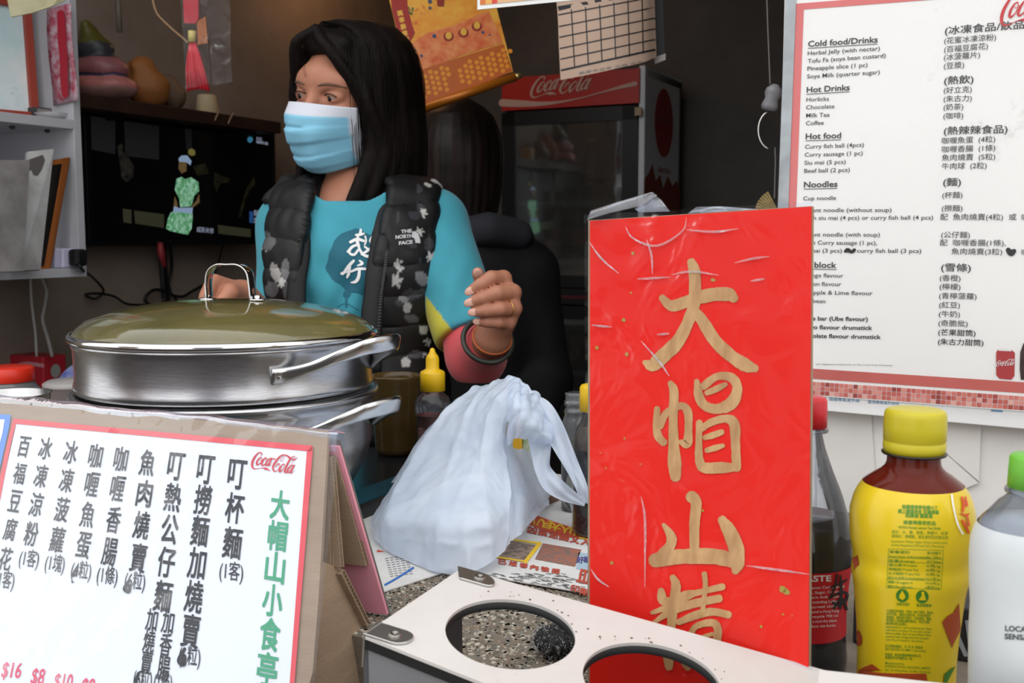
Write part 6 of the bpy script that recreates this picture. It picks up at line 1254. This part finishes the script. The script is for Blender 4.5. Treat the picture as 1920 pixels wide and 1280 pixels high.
g = SDF((c[0]-.12, c[1]-.12, zs-.01), (c[0]+.12, c[1]+.12, zs+.2), .004); g.ell((c[0], c[1], zs+.030), (.075, .055, .030), None, 0).ell((c[0]-.005, c[1], zs+.07), (.062, .05, .034), None, .006).ell((c[0]-.02, c[1], zs+.112), (.045, .035, .03), None, .006).cone((c[0]-.02, c[1], zs+.12), (c[0]-.035, c[1], zs+.165), .03, .012, .01)
V, Q = g.mesh(); zz = V[:, 2]-zs; cc3 = np.where((zz < .026)[:, None], np.array(lin('b98b84')[:3]), np.where((zz < .05)[:, None], np.array(lin('d0827c')[:3]), np.where((zz < .058)[:, None], np.array(lin('4a4662')[:3]), np.where((zz < .095)[:, None], np.array(lin('a8696c')[:3]), np.where((zz < .125)[:, None], np.array(lin('3f4048')[:3]), np.array(lin('5f5a22')[:3]))))))
V = V+np.c_[0*zz, 0*zz, .002*noise3(V, 60, 2)]; V[:, 2] = np.maximum(V[:, 2], zs+.001)
x = obj('packed_bag', V, Q, M('packed', 'ffffff', .4, attr=True, c2='d8d8d8', ns=30), None, True, colors=cc3); tag(rebase(x), 'clear bag of folded pink and grey items on the shelf over the television', 'bag')
def ssack(px, w, h, c, lab, col_, seed, name='paper_bag', cat='bag'):
    c = onshelf(px); g = SDF((c[0]-.1, c[1]-.1, zs-.01), (c[0]+.1, c[1]+.1, zs+.18), .004); g.ell((c[0], c[1], zs+h*.38), (w, .04, h*.42), None, 0).ell((c[0]-.01, c[1], zs+h*.7), (w*.7, .03, h*.32), None, .01); V, Q = g.mesh(); V = V+.003*noise3(V, 55, seed)[:, None]*np.array([1, 1, .3]); V[:, 2] = np.maximum(V[:, 2], zs+.001); return tag(rebase(obj(name, V, Q, M('sack'+col_, col_, .6, c2='8a5428' if col_ == '9c6230' else None, ns=12), None, True)), lab, cat)
ssack(278, .050, .115, None, 'crumpled orange-brown bag next to the pink bag on the shelf', '9c6230', 3)
ssack(322, .034, .085, None, 'greyish translucent bag beside the orange-brown bag on the shelf', '6e5a48', 6)
c = onshelf(388); x = MB().lathe((c[0], c[1], 0), [(.030, zs+.001), (.031, zs+.002), (.028, zs+.012), (.024, zs+.046), (.022, zs+.050), (0, zs+.051)], 28, caps=False).build('paper_cup', M('cupcream', 'c9b692', .6, c2='bba680', ns=20), None, True); tag(rebase(x), 'cream cup upside down at the right of the shelf over the television', 'cup')
for a, b in (((412, 208), (403, 226)), ((438, 212), (428, 232))):
    x = MB().tube(catmull([ons(a[0], a[1], SH1+.002), ons((a[0]+b[0])/2-1, (a[1]+b[1])/2, SH1+.008), ons(b[0], b[1], SH1+.006)], 4), .0022, 6).build('string', M('stringpink', '9a7a68', .7), None, True); tag(rebase(x), 'pale string end hanging over the shelf edge, %s one' % ('left' if a[0] == 412 else 'right'), 'string')
# ================================================================== white wall cabinet and its contents
SF, SBK = -1.75, -1.985; TE = ons(152, 235, SF)@E2; T0 = TE-.75
zbot = ons(100, 521, SF)[2]; zmid = ons(145, 243, SF)[2]; ztop = 1.88
cb_ = thing('wall_cabinet', 'open white wall cabinet with shelves at the left', 'cabinet', st((SF+SBK)/2, TE-.35, zbot)); m_cw = M('cabinet_white', 'b9babf', .5, c2='adaeb4', ns=6, dirt='8f8d8c', ds=6, dthr=.66)
MB().sbox(SBK, SF, TE-.018, TE, zbot, ztop).build('side_panel', m_cw, cb_, bevel=.001); MB().sbox(SBK, SF, T0, T0+.018, zbot, ztop).build('side_panel', m_cw, cb_, bevel=.001)
for nm_, z in (('bottom_shelf', zbot), ('middle_shelf', zmid), ('top_board', ztop)): MB().sbox(SBK, SF, T0+.018, TE-.018, z, z+.018).build(nm_, m_cw, cb_, bevel=.001)
MB().sbox(SBK-.006, SBK, T0, TE, zbot, ztop).build('back_panel', m_cw, cb_)
for t_ in (TE-.04, TE-.12): MB().ball(st(SF-.05, t_, zmid-.003), (.006, .006, .004)).build('shelf_peg', M('peg', '3a3836', .5), cb_, True)
zm, zb2 = zmid+.018, zbot+.018
def panel_st(name, s_lo, s_hi, t_lo, t_hi, z0_, lean, h, th, mat): pass
def leaning(name, label, cat, t_c, s_c, w, h, th, lean, z0_, rot, frame_c, pic_mat, fw_=.012):
    """upright picture leaning back; faces roughly the opening"""
    nrm = nz(E1*math.cos(rot)-E2*math.sin(rot)); al = nz(np.cross(EZ, nrm)); up = nz(EZ*math.cos(lean)-nrm*math.sin(lean)); nn = np.cross(al, up); nn = nn if nn@nrm > 0 else -nn; O_ = st(s_c, t_c, z0_); t = thing(name, label, cat, O_); a_, b_, c_2 = al*w/2, up*h, nn*th
    fr_ = MB(); fr_.box(O_+up*fw_/2, a_, up*fw_/2, nn*th/2).box(O_+up*(h-fw_/2), a_, up*fw_/2, nn*th/2).box(O_+a_-al*fw_/2+up*h/2, al*fw_/2, up*(h/2-fw_), nn*th/2).box(O_-a_+al*fw_/2+up*h/2, al*fw_/2, up*(h/2-fw_), nn*th/2)
    fr_.build('frame', frame_c, t, bevel=.001); MB().box(O_+up*h/2-nn*th*.2, al*(w/2-fw_*.9), up*(h/2-fw_*.9), nn*th*.15).build('picture', pic_mat, t); return t
m_sky = M('paintblue', 'c3dfe4', .5, c2='e8ecec', ns=9, dirt='8fb0c0', ds=14, dthr=.6)
P_ = ons(-18, 225, -1.85); leaning('picture_frame', 'pale blue picture in a red-brown frame on the upper cabinet shelf', 'picture', P_@E2, -1.85, .19, .235, .016, .06, zm, math.radians(12), M('redwood', '9a3f30', .45), m_sky, .016)
# magazines / boards leaning at the left of the lower compartment
def sheetbox(name, label, cat, pix, dpt, mat, th=.006, pr=None):
    P = [at(x, y, d) for (x, y), d in zip(pix, dpt)]; n = nz(np.cross(P[1]-P[0], P[3]-P[0])); n = n if n[1] > 0 else -n; b = sum(P)/4; b[2] = min(q[2] for q in P); t = thing(name, label, cat, b); MB().slab(P, n, th).build('board', mat, t); 
    if pr: 
        pl_ = Plane(P[0], P[1]-P[0], P[0]-P[3]); q = pl_.pxprinter(.0008 if pl_.n[1] < 0 else -.0008); [q.poly(pp_) for pp_ in pr[0]]; q.build('dark_print', pr[1], t)
    return t
dz_ = lambda px, s: (ons(px, 400, s)-CAM)@FWD
yb_ = PP([st(-1.84, TE-.2, zb2)]).y[0]
sheetbox('folder', 'white folder with a dark curved print leaning in the lower cabinet', 'folder', [(52, 284), (101, 279), (76, 505), (38, 507)], [2.02, 2.06, 2.01, 1.97], M('folderwhite', 'b4b4b4', .6, c2='8d8b8a', ns=12), .01, ([[(28, 360), (34, 325), (52, 300), (80, 290), (84, 300), (78, 318), (70, 330), (62, 328), (58, 318), (46, 328), (38, 350), (30, 368)]], M('darkcurve', '4e4a48', .6)))
fb_ = sheetbox('framed_board', 'dark board in an orange wood frame leaning in the lower cabinet', 'picture', [(95, 302), (131, 296), (93, 511), (56, 508)], [2.085, 2.12, 2.11, 2.075], M('boarddark', '1c1916', .6, c2='2c2620', ns=14), .012)
def dslab(pix, dd, n_, th, nm, mat, par): P = [at(x, y, d) for (x, y), d in zip(pix, dd)]; return MB().slab(P, -FWD*1., th).build(nm, mat, par)
ow = M('orangewood', 'a05c2a', .5)
dslab([(121, 297), (132, 296), (94, 512), (83, 511)], [2.085, 2.10, 2.09, 2.08], 0, .006, 'frame_side', ow, fb_); dslab([(95, 302), (131, 296), (130, 305), (94, 311)], [2.06, 2.10, 2.10, 2.06], 0, .005, 'frame_top', ow, fb_); dslab([(58, 498), (94, 500), (93, 512), (56, 509)], [2.05, 2.09, 2.09, 2.05], 0, .005, 'frame_bottom', ow, fb_)
sheetbox('magazine', 'grey worn magazine standing at the left of the lower cabinet', 'magazine', [(-30, 300), (56, 300), (44, 508), (-30, 510)], [1.90, 1.98, 1.94, 1.87], M('maggrey', '6e6a6a', .6, c2='8c8888', ns=16), .008)
P_ = ont(121, 480, TE-.040); ad = thing('plug_adapter', 'white plug adapter in the corner of the lower cabinet', 'adapter', (P_[0], P_[1], zb2)); MB().box(np.array([P_[0], P_[1], zb2+.020]), E2*.018, E1*.016, EZ*.0195).build('adapter_body', M('lilac', 'c6c2dc', .4), ad, bevel=.003)
P_ = ont(146, 481, TE-.036); pg_ = thing('black_plug', 'black plug with a cable next to the white adapter', 'plug', (P_[0], P_[1], zb2)); MB().box(np.array([P_[0], P_[1], zb2+.021]), E2*.014, E1*.013, EZ*.017).build('plug_body', blkc, pg_, bevel=.006)
P_ = ons(6, 497, -1.80); bx2 = thing('small_box', 'small yellow and black box at the left end of the lower cabinet', 'box', (P_[0], P_[1], zb2)); MB().box(np.array([P_[0], P_[1], zb2+.012]), E2*.026, E1*.02, EZ*.0118).build('box_dark', M('darkred', '2c1214', .5), bx2, bevel=.001); MB().box(np.array([P_[0], P_[1], zb2+.031]), E2*.018, E1*.016, EZ*.007).build('box_yellow', M('boxyel', 'b9903a', .5), bx2, bevel=.001)
# red couplet on the cabinet side, cream paper, dark things on the middle shelf
pcx = [(91, 18), (136, 6), (147, 188), (101, 198)]; P = [onplane(x, y, E2*(TE-.022), E2) for x, y in pcx]
cp = thing('red_banner', 'narrow red and white paper charm hanging inside the cabinet side', 'banner', sum(P)/4-EZ*.09); V = []
for j in range(13):
    for i in range(5): a, b = i/4, j/12; q = (P[0]*(1-a)+P[1]*a)*(1-b)+(P[3]*(1-a)+P[2]*a)*b-E2*(.003+.003*math.sin(b*5)+.0015*math.sin(a*6)); V.append(q)
o = obj('banner_paper', V, [(j*5+i, j*5+i+1, (j+1)*5+i+1, (j+1)*5+i) for j in range(12) for i in range(4)], M('charm', '9c1c38', .6, c2='b8a4b0', ns=55), cp, True); mod(o, 'SOLIDIFY', thickness=.0012)
m = MB(); PC_ = Plane(onplane(101, 198, E2*(TE-.030), E2), E1, EZ); q = PC_.pxprinter(0); q.stroke([(114, 25, 14), (116, 70, 16), (119, 110, 15), (120, 150, 14), (122, 178, 12)]); q.build('banner_strip', M('charmred', 'a3152c', .6), cp)
P = [at(x, y, d) for (x, y), d in zip([(8, -30), (20, 32), (60, 24), (95, 12), (130, -4), (130, -30)], [1.9, 1.9, 1.93, 1.96, 2.0, 2.0])]; x = MB().slab(P, FWD, .003).build('cream_paper', M('creampaper', 'c4bf9e', .7, c2='b5ae88', ns=20), None); tag(rebase(x), 'torn cream paper hanging down in front of the cabinet top', 'paper')
P_ = ons(66, 225, -1.86); bk_ = thing('dark_book', 'dark grey book lying on the upper cabinet shelf', 'book', (P_[0], P_[1], zm)); MB().box(np.array([P_[0], P_[1], zm+.013]), E2*.036, E1*.05, EZ*.0125).build('cover', M('bookdark', '3e3a3c', .6), bk_, bevel=.002); MB().box(np.array([P_[0], P_[1], zm+.013])+E1*.001, E2*.0345, E1*.0498, EZ*.0095).build('pages', M('bookpages', '8a8684', .7), bk_)
P_ = ons(100, 226, -1.80); MBx = MB().lathe((P_[0], P_[1], zm), [(.012, .001), (.028, .004), (.036, .014), (.0345, .0145), (.026, .006), (0, .004)], 28, caps=False).build('small_dish', M('dishgrey', 'a6a4a6', .4), None, True); tag(rebase(MBx), 'pale grey dish beside the dark book on the upper cabinet shelf', 'dish')
wc = M('cable_white', '9c9894', .5)
for k, (pp_, lb) in enumerate((([(58, 522), (60, 570), (66, 620), (69, 668)], 'left'), ([(80, 522), (88, 545), (84, 575), (80, 600), (90, 635), (98, 668)], 'right'))): cable('white_cable', 'thin white cable hanging from the cabinet to the tissue box, the %s of two' % lb, [ons(x, y, -1.88) for x, y in pp_], .0032 if k == 0 else .0042, wc)
# side table with tissue box, jar and bowls
tb = thing('side_table', 'low side table along the left wall, mostly hidden behind the menu stand', 'table', st(-1.75, 1.5, 0)); MB().sbox(-1.99, -1.45, 1.27, 2.3, CZ-.05, CZ-.02).build('table_top', M('tabletop', '57534e', .6), tb)
for s_ in (-1.96, -1.48):
    for t_ in (1.30, 2.26): MB().sbox(s_-.02, s_+.02, t_-.02, t_+.02, 0, CZ-.05).build('leg', M('tabletop'), tb)
ZT = CZ-.02; A = onz(84, 742, ZT); bxh = at(80, 668, (A-CAM)@FWD)[2]-ZT
tis = thing('tissue_box', 'red tissue box with a pale oval on its end, on the side table', 'tissue box', A-E1*.02-E2*.0); rd = M('tissue_red', 'a8202e', .35, c2='b82a36', ns=8)
u1 = nz(np.array([.90, -.43, 0])); u2 = nz(np.cross(EZ, u1)); u2 = u2 if u2[1] > 0 else -u2
MB().box(A-u1*.11+u2*.03+EZ*bxh/2, u1*.11, u2*.03, EZ*bxh/2).build('carton', rd, tis, bevel=.003)
q = Print2D(lambda a, b, l: A+u1*.0008+u2*a+EZ*b); q.disc(.030, bxh*.60, .013, .015, 20); q.build('oval_print', M('ovalgrey', '9a9a96', .5), tis)
q = Print2D(lambda a, b, l: A-u2*.0008-u1*a+EZ*b); q.stroke([(.0, bxh*.78, .008), (.05, bxh*.80, .008), (.085, bxh*.70, .009)]); q.build('white_swoosh', M('swoosh', 'd08a92', .4), tis)
c = at(14, 735, 1.72); jar = thing('red_lid_jar', 'clear jar with a red lid at the left edge above the menu stand', 'jar', (c[0], c[1], CZ)); zt3 = zat(690, 1.72)
MB().lathe((c[0], c[1], 0), [(0, CZ+.001), (.045, CZ+.001), (.050, CZ+.01), (.050, zt3-.035), (.040, zt3-.022), (.038, zt3-.018)], 36, caps=False).build('jar_glass', film('jarglass2', tint='b0aca8', haze=.2, bs=20, k=.5), jar, True)
MB().lathe((c[0], c[1], 0), [(.041, zt3-.02), (.042, zt3-.018), (.042, zt3), (.038, zt3+.003), (0, zt3+.003)], 36, caps=False).build('lid', M('lidred', 'd8301c', .35), jar, True)
bw_ = M('bowl_steel', 'bdbdbd', .25, 1.)
def bowl(px, y_top, r, d, lab, mat, h=.05, lidc=None):
    c = at(px, y_top, d); z1_2 = c[2]; t = thing('bowl', lab, 'bowl', (c[0], c[1], z1_2-h)); MB().lathe((c[0], c[1], z1_2-h), [(0, 0), (r*.55, 0), (r*.82, h*.35), (r, h), (r*1.03, h+.001), (r*.97, h), (r*.8, h*.4), (r*.5, .004), (0, .004)], 40, caps=False).build('bowl_body', mat, t, True)
    if lidc: MB().lathe((c[0], c[1], z1_2), [(r*1.04, 0), (r*1.05, .004), (r*.9, .008), (0, .010)], 40, caps=False).build('lid', lidc, t, True)
    return t
t = bowl(16, 738, .048, 1.30, 'steel bowl at the left edge just behind the menu stand', bw_, zat(738, 1.30)-CZ)
t = bowl(142, 722, .045, 1.62, 'clear lidded tub between the tissue box and the steamer pot', M('tubclear', '9a9090', .3, alpha=.75), zat(722, 1.62)-ZT if False else .07, M('tublid', 'a8a4a2', .3, alpha=.8))
MB().lathe((t.location[0], t.location[1], 0), [(.03, CZ), (.03, t.location[2]), (0, t.location[2])], 24).build('tub_stack', M('tubclear'), t, True)
c = at(155, 705, 1.85); g = SDF(c-.06, c+.06, .003); g.ell(c, (.035, .03, .022), None, 0); V, Q = g.mesh(); V = V+.004*noise3(V, 80, 1)[:, None]*np.array([1, 1, .6]); V[:, 2] -= V[:, 2].min()-ZT if False else 0
x = obj('blue_packet', V, Q, M('bluepk', '2e3a88', .4, c2='9aa4b8', ns=26), None, True); tag(rebase(x), 'blue and clear plastic packet behind the tub, left of the steamer pot', 'packet')
hs = float(min(V[:, 2])); bs2 = MB().box(np.array([c[0], c[1], (ZT+hs)/2]), RGT*.03, np.array([0, .03, 0]), EZ*(hs-ZT)/2).build('grey_carton', M('cartongrey', '5a5654', .7), None, bevel=.002); tag(rebase(bs2), 'grey carton under the blue packet on the side table', 'box')
# ================================================================== hanging things
m = MB(); t = thing('tassel_packet', 'clear hanging packet holding a red tassel and an orange card', 'packet', at(390, 80, 1.9))
PQ = Plane(at(390, 80, 1.9), RGT*.97-np.array([0, .2, 0]), EZ); q = PQ.pxprinter
def sol(name, pix, mat, lift, th=.003): P = PQ.pts(pix, lift); return MB().slab(P, -PQ.n, th).build(name, mat, t)
sol('red_card', [(342, -30), (371, -30), (372, 35), (366, 44), (345, 43)], M('tasselred', 'b8202a', .5), 0); sol('orange_card', [(368, 40), (384, 30), (388, 80), (370, 84)], M('orangecard', 'a8602e', .6), -.002)
TS = [PQ.w(*PQ.px(x, y), 0) for x, y in ((361, 80), (363, 100), (366, 130), (372, 166))]; m = MB()
for k in range(34): f_ = RNG.uniform(-1, 1); g_x = RNG.uniform(-.3, .3); m.tube([TS[0]+RGT*.004*f_, TS[1]+RGT*.010*f_+FWD*.004*g_x, TS[2]+RGT*.016*f_+FWD*.008*g_x, TS[3]+RGT*.020*f_-EZ*.004*abs(f_)+FWD*.010*g_x], .0018, 5, True)
x = m.build('tassel', M('tasselred2', 'cf2430', .5), t, True); MB().tube([PQ.w(*PQ.px(360, 58), 0), PQ.w(*PQ.px(360, 79), 0)], .007, 10).build('bead', M('beadcream', 'd0b868', .5), t, True)
fm = film('film_packet', haze=.03, bs=14, bump=.6, k=.09)
wavy(PQ, [(340, -40), (392, -40), (398, 158), (352, 168)], 14, 30, .006, .003, fm, 'packet_film', t, 4); wavy(PQ, [(386, -40), (432, -40), (438, 155), (400, 162)], 12, 30, .003, .003, fm, 'packet_film', t, 6)
x = MB().tube(catmull([at(283, -30, 2.15), at(292, 20, 2.12), at(318, 50, 2.05), at(346, 74, 1.95), at(352, 80, 1.92)], 8), .0022, 6).build('cord', M('cordtan', '9a7a5c', .6), None, True); tag(rebase(x), 'thin tan cord curving down to the hanging tassel packet', 'cord')
x = MB().tube([at(221, -20, 2.2), at(224, 60, 2.2)], .006, 8).build('clear_strip', M('stripdim', '5a5248', .5, alpha=.6), None, True); tag(rebase(x), 'dim hanging strip above the packed pink bag', 'strip')
# golden scroll calendar
dS = 1.98; SA, SBt, SC_, SD = at(716, -60, dS), at(912, -60, dS+.05), at(962, 134, dS+.05), at(778, 200, dS)
PSc = Plane(SD, SC_-SD, SA-SD); sc_ = thing('scroll_calendar', 'gold and red printed hanging scroll with a gold rod along its bottom', 'scroll', sum([SA, SBt, SC_, SD])/4)
PSc = PSc if PSc.n[1] < 0 else Plane(SD, SD-SC_, SA-SD)
MB().slab([SA, SBt, SC_, SD], PSc.n*-1, .003).build('scroll_sheet', M('scroll_orange', 'e08a20', .45, c2='eab23c', ns=24, dirt='c8401a', ds=34, dthr=.56), sc_)
def sp_(name, polys, c, lift, **k): q = PSc.pxprinter(lift); [q.poly(pp_) for pp_ in polys]; return q.build(name, M('sc_'+name, c, .45, **k), sc_)
sp_('red_field', [[(728, -40), (762, -40), (764, 10), (772, 45), (778, 62), (766, 86), (745, 60), (735, 20)]], '9c1804', .0006)
sp_('pink_field', [[(766, 86), (800, 62), (850, 48), (915, 20), (935, 60), (942, 80), (860, 105), (795, 133), (779, 120)]], 'e08c50', .0006, c2='d05a28', ns=55)
sp_('honeycomb_field', [[(780, 134), (860, 108), (944, 82), (961, 133), (870, 172), (782, 198)]], 'b85808', .0007)
q = PSc.pxprinter(.0009)
for j in range(7):
    for i in range(18):
        x, y = 786+i*10.5+j*2.5, 142-i*3.5+j*10+(5 if i % 2 else 0)
        lx = (x-780)/181
        if 134-52*lx+6 < y < 192-62*lx and x < 958 and not 842 < x < 862: q.disc(x, y, 4.3, 4.3, 10)
q.build('coin_pattern', M('coin', 'e08a18', .45), sc_)
q = PSc.pxprinter(.0010)
for i, ch in enumerate('萬事勝意福'): q.char(ch, 750+i*3, 25+i*12.5, 9.5, -9.5, (.97, -.2), .1)
for x, y in ((841, 67), (869, 60), (894, 48)): q.disc(x, y, 6, 7, 12)
q.build('gold_print', M('goldpr', 'e0a838', .4), sc_)
q = PSc.pxprinter(.0009)
for x, y in ((841, 69), (869, 62), (894, 50)): q.disc(x, y, 10, 9, 14)
q.poly([(818, -10), (834, -10), (832, 12), (820, 12)]); q.build('red_print', M('redpr', '8c2412', .5), sc_)
q = PSc.pxprinter(.0012)
for x, y, r in ((814, 68, 4), (905, 61, 3), (918, 66, 2), (777, 95, 2.5), (790, 105, 3), (806, 15, 3), (806, 3, 4)): q.disc(x, y, r, r, 8)
q.build('blue_print', M('bluepr', '3a4668', .5), sc_)
q = PSc.pxprinter(.0012)
for k in range(9): q.disc(770+4*math.cos(k), 20+6*math.sin(k*1.7), 1.6, 2, 6)
for k in range(22): q.stroke([(RNG.uniform(785, 900), RNG.uniform(0, 40), 1.5), (RNG.uniform(785, 900), RNG.uniform(0, 40), 1.2)][:1]+[(0, 0, 0)]) if False else None
q.build('green_print', M('greenpr', '3a6a3a', .5), sc_)
MB().tube([at(776, 209, dS-.005), at(966, 144, dS+.045)], .0085, 12).build('rod', M('rodgold', 'b4681c', .35, .3), sc_, True); MB().tube([at(964, 145, dS+.045), at(976, 141, dS+.05)], [.007, .006], 10).build('rod_finial', M('finial', 'd8c080', .25, .8), sc_, True)
# white board with warm stripes at the top
c = at(985, -10, 1.32); up_s = thing('striped_card', 'white-edged card with orange and red stripes at the top edge', 'card', c)
PU = Plane(at(895, 18, 1.32), at(1080, 0, 1.36)-at(895, 18, 1.32), EZ); MB().slab(PU.pts([(896, -60), (1088, -60), (1088, -1), (896, 18)]), -PU.n, .003).build('card', M('cardwhite', 'eef0ee', .4), up_s)
for k, (x0, x1, c_3) in enumerate([(900, 910, 'd8793e'), (910, 922, 'e8b060'), (922, 932, 'd84a3a'), (932, 1076, 'e0b48a')]):
    q = PU.pxprinter(.0006+.0001*k); y = lambda x: 13-(x-896)*.1; q.poly([(x0, -60), (x1, -60), (x1, y(x1)-3), (x0, y(x0)-3)]); q.build('stripe', M('stp'+c_3, c_3, .5), up_s)
# grid calendar, curling
cg = thing('grid_calendar', 'curling wall calendar page with a black date grid hanging above the fridge', 'calendar', at(1140, 60, 1.8))
def curve_sheet(pixrows, mat, name, par, th=.001):
    G = bnet(pixrows, 6, 6); a, b = G.shape[:2]; idx = np.arange(a*b).reshape(a, b); Q = np.stack([idx[:-1, :-1], idx[:-1, 1:], idx[1:, 1:], idx[1:, :-1]], -1).reshape(-1, 4); o = obj(name, G.reshape(-1, 3), Q, mat, par, True); return o
o1 = curve_sheet([[(1035, -60, 1.82), (1090, -66, 1.80), (1150, -74, 1.79), (1200, -84, 1.80), (1225, -88, 1.82)], [(1045, 20, 1.82), (1098, 14, 1.80), (1152, 3, 1.79), (1203, -8, 1.80), (1227, -14, 1.82)], [(1048, 90, 1.82), (1100, 84, 1.80), (1155, 73, 1.79), (1205, 58, 1.80), (1229, 50, 1.82)], [(1051, 150, 1.82), (1103, 140, 1.80), (1158, 128, 1.79), (1206, 117, 1.80), (1231, 106, 1.82)]], M('calpage', 'c9ac98', .55, c2='bfa28e', ns=6), 'page', cg)
q = Print2D(hitprinter([o1], .0008))
def gl_(x0, y0, x1, y1, w):
    n = 10; dx, dy = x1-x0, y1-y0; L_ = math.hypot(dx, dy); nx, ny = -dy/L_*w/2, dx/L_*w/2
    for k in range(n): a, b = k/n, (k+1)/n; q.put([(x0+dx*a+nx, y0+dy*a+ny), (x0+dx*b+nx, y0+dy*b+ny), (x0+dx*b-nx, y0+dy*b-ny), (x0+dx*a-nx, y0+dy*a-ny)], [(0, 1, 2, 3)])
for k in range(1, 7): gl_(1045+k*26.4, 22-k*4.3, 1052+k*25.6, 130-k*5.2+2, 2)
for k, (ya, yb2) in enumerate(((28, -2), (50, 18), (70, 38), (91, 58), (111, 78), (132, 97))): gl_(1047+k, ya, 1228, yb2-4, 2.2 if k < 5 else 3.4)
q.poly([(1046, 12), (1100, 3), (1104, 8), (1048, 20)]); q.poly([(1110, -20), (1150, -22), (1150, 0), (1116, 5)]); q.build('date_grid', M('gridink', '20222a', .6), cg)
q = Print2D(hitprinter([o1], .0008)); ptxt(q, '農曆辛丑年 日曆 平安', 1085, 140, 120, 4, .0, -.18); q.build('small_lettering', M('pr_grey'), cg)
A_ = [at(x, y, 1.845) for x, y in ((1222, -60), (1240, -62), (1247, 112), (1226, 116))]; MB().slab(A_, FWD, .004).build('dark_backing', M('calback', '26262c', .5), cg)
A_ = [at(x, y, 1.84) for x, y in ((1226, 108), (1248, 100), (1248, 112), (1228, 120))]; MB().slab(A_, FWD, .004).build('bottom_strip', M('calstrip', 'b4aca8', .5), cg)
# bell pull beside the menu board
dB = 1.36; x = MB().tube([at(1437, -30, dB), at(1440, 60, dB), at(1444, 158, dB)], .0010, 6).build('hanging_string', M('stringgrey', '6a6662', .7), None); tag(rebase(x), 'thin grey string hanging beside the menu board edge', 'string')
bl_ = thing('bulb_pull', 'dull grey bulb-shaped pull on the string beside the menu board', 'pull', at(1441, 208, dB)); MB().lathe(at(1441, 208, dB), [(.0, 0), (.009, .001), (.011, .006), (.0085, .016), (.011, .022), (.010, .028), (.004, .034), (0, .035)], 20, nz(np.array([.25, 0, 1]))).build('pull_body', M('dullgrey', '77767a', .35, c2='8a8a8e', ns=60), bl_, True)
P_ = [at(1447+25*math.cos(a)*1., 244+36*math.sin(a), dB-.004*math.cos(a)) for a in np.linspace(-1.9, -4.45, 22)]; x = MB().tube(P_, .0013, 8).build('wire_ring', steel, None, True); tag(rebase(x), 'thin steel wire ring hooked under the grey pull', 'ring')
x = MB().tube([at(1453, 276, dB), at(1454, 300, dB), at(1452, 372, dB)], .0009, 6).build('hanging_string', M('stringgrey'), None); tag(rebase(x), 'short grey string below the wire ring', 'string')
m = MB(); c = at(1462, 400, dB+.01)
for k in range(9): a = math.radians(118+k*7); m.slab([c, c+RGT*.032*math.cos(a)+UPV*.032*math.sin(a), c+RGT*.032*math.cos(a+.1)+UPV*.032*math.sin(a+.1)], FWD, .001)
x = m.build('straw_fan', M('straw', 'b09a68', .7, c2='8a7448', ns=90), None); tag(rebase(x), 'corner of a straw fan peeking behind the red sign and menu board', 'fan')

# ------------------------------------------------------------------ separate printed pieces into parts of their own
def split_part(o):
    me = o.data; n = len(me.vertices); par = list(range(n))
    def fd(a):
        while par[a] != a: par[a] = par[par[a]]; a = par[a]
        return a
    for p_ in me.polygons:
        v = list(p_.vertices); r = fd(v[0])
        for w in v[1:]: par[fd(w)] = r
    co = {}; K = lambda v: tuple(round(c, 5) for c in me.vertices[v].co)
    for v in range(n):
        k = K(v)
        if k in co: par[fd(v)] = fd(co[k])
        else: co[k] = v
    gs = {}
    for p_ in me.polygons: gs.setdefault(fd(p_.vertices[0]), []).append(list(p_.vertices))
    if len(gs) < 2 or len(gs) > 300: return
    b = BASE.get(o.name, np.zeros(3)); mats = list(me.materials)
    for fs_ in gs.values():
        idx = sorted({v for f_ in fs_ for v in f_}); mp = {v: i for i, v in enumerate(idx)}; m2 = bpy.data.meshes.new(me.name); m2.from_pydata([me.vertices[v].co[:] for v in idx], [], [[mp[v] for v in f_] for f_ in fs_]); m2.update()
        for mm in mats: m2.materials.append(mm)
        o2 = bpy.data.objects.new(o.name.split('.')[0], m2); COL.objects.link(o2); o2.parent = o.parent; o2.location = o.location
        for k_ in o.keys():
            if k_ != '_RNA_UI' and isinstance(o[k_], str): o2[k_] = o[k_]
    bpy.data.objects.remove(o)
for o in [o for o in bpy.data.objects if o.name.split('.')[0] in ('picture_window', 'picture_bench', 'picture_skin', 'label_motif', 'tile_print', 'film_folds', 'print_mark', 'picture_dress', 'picture_sash', 'picture_foliage', 'round_icon', 'icon_mark', 'gold_flecks', 'coin_pattern', 'red_border', 'red_print', 'blue_print', 'packet_yellow', 'print_red', 'marker_scribble', 'blue_lettering')]: split_part(o)
for o in list(bt.children):
    if o.name.startswith('lettering'): split_part(o)
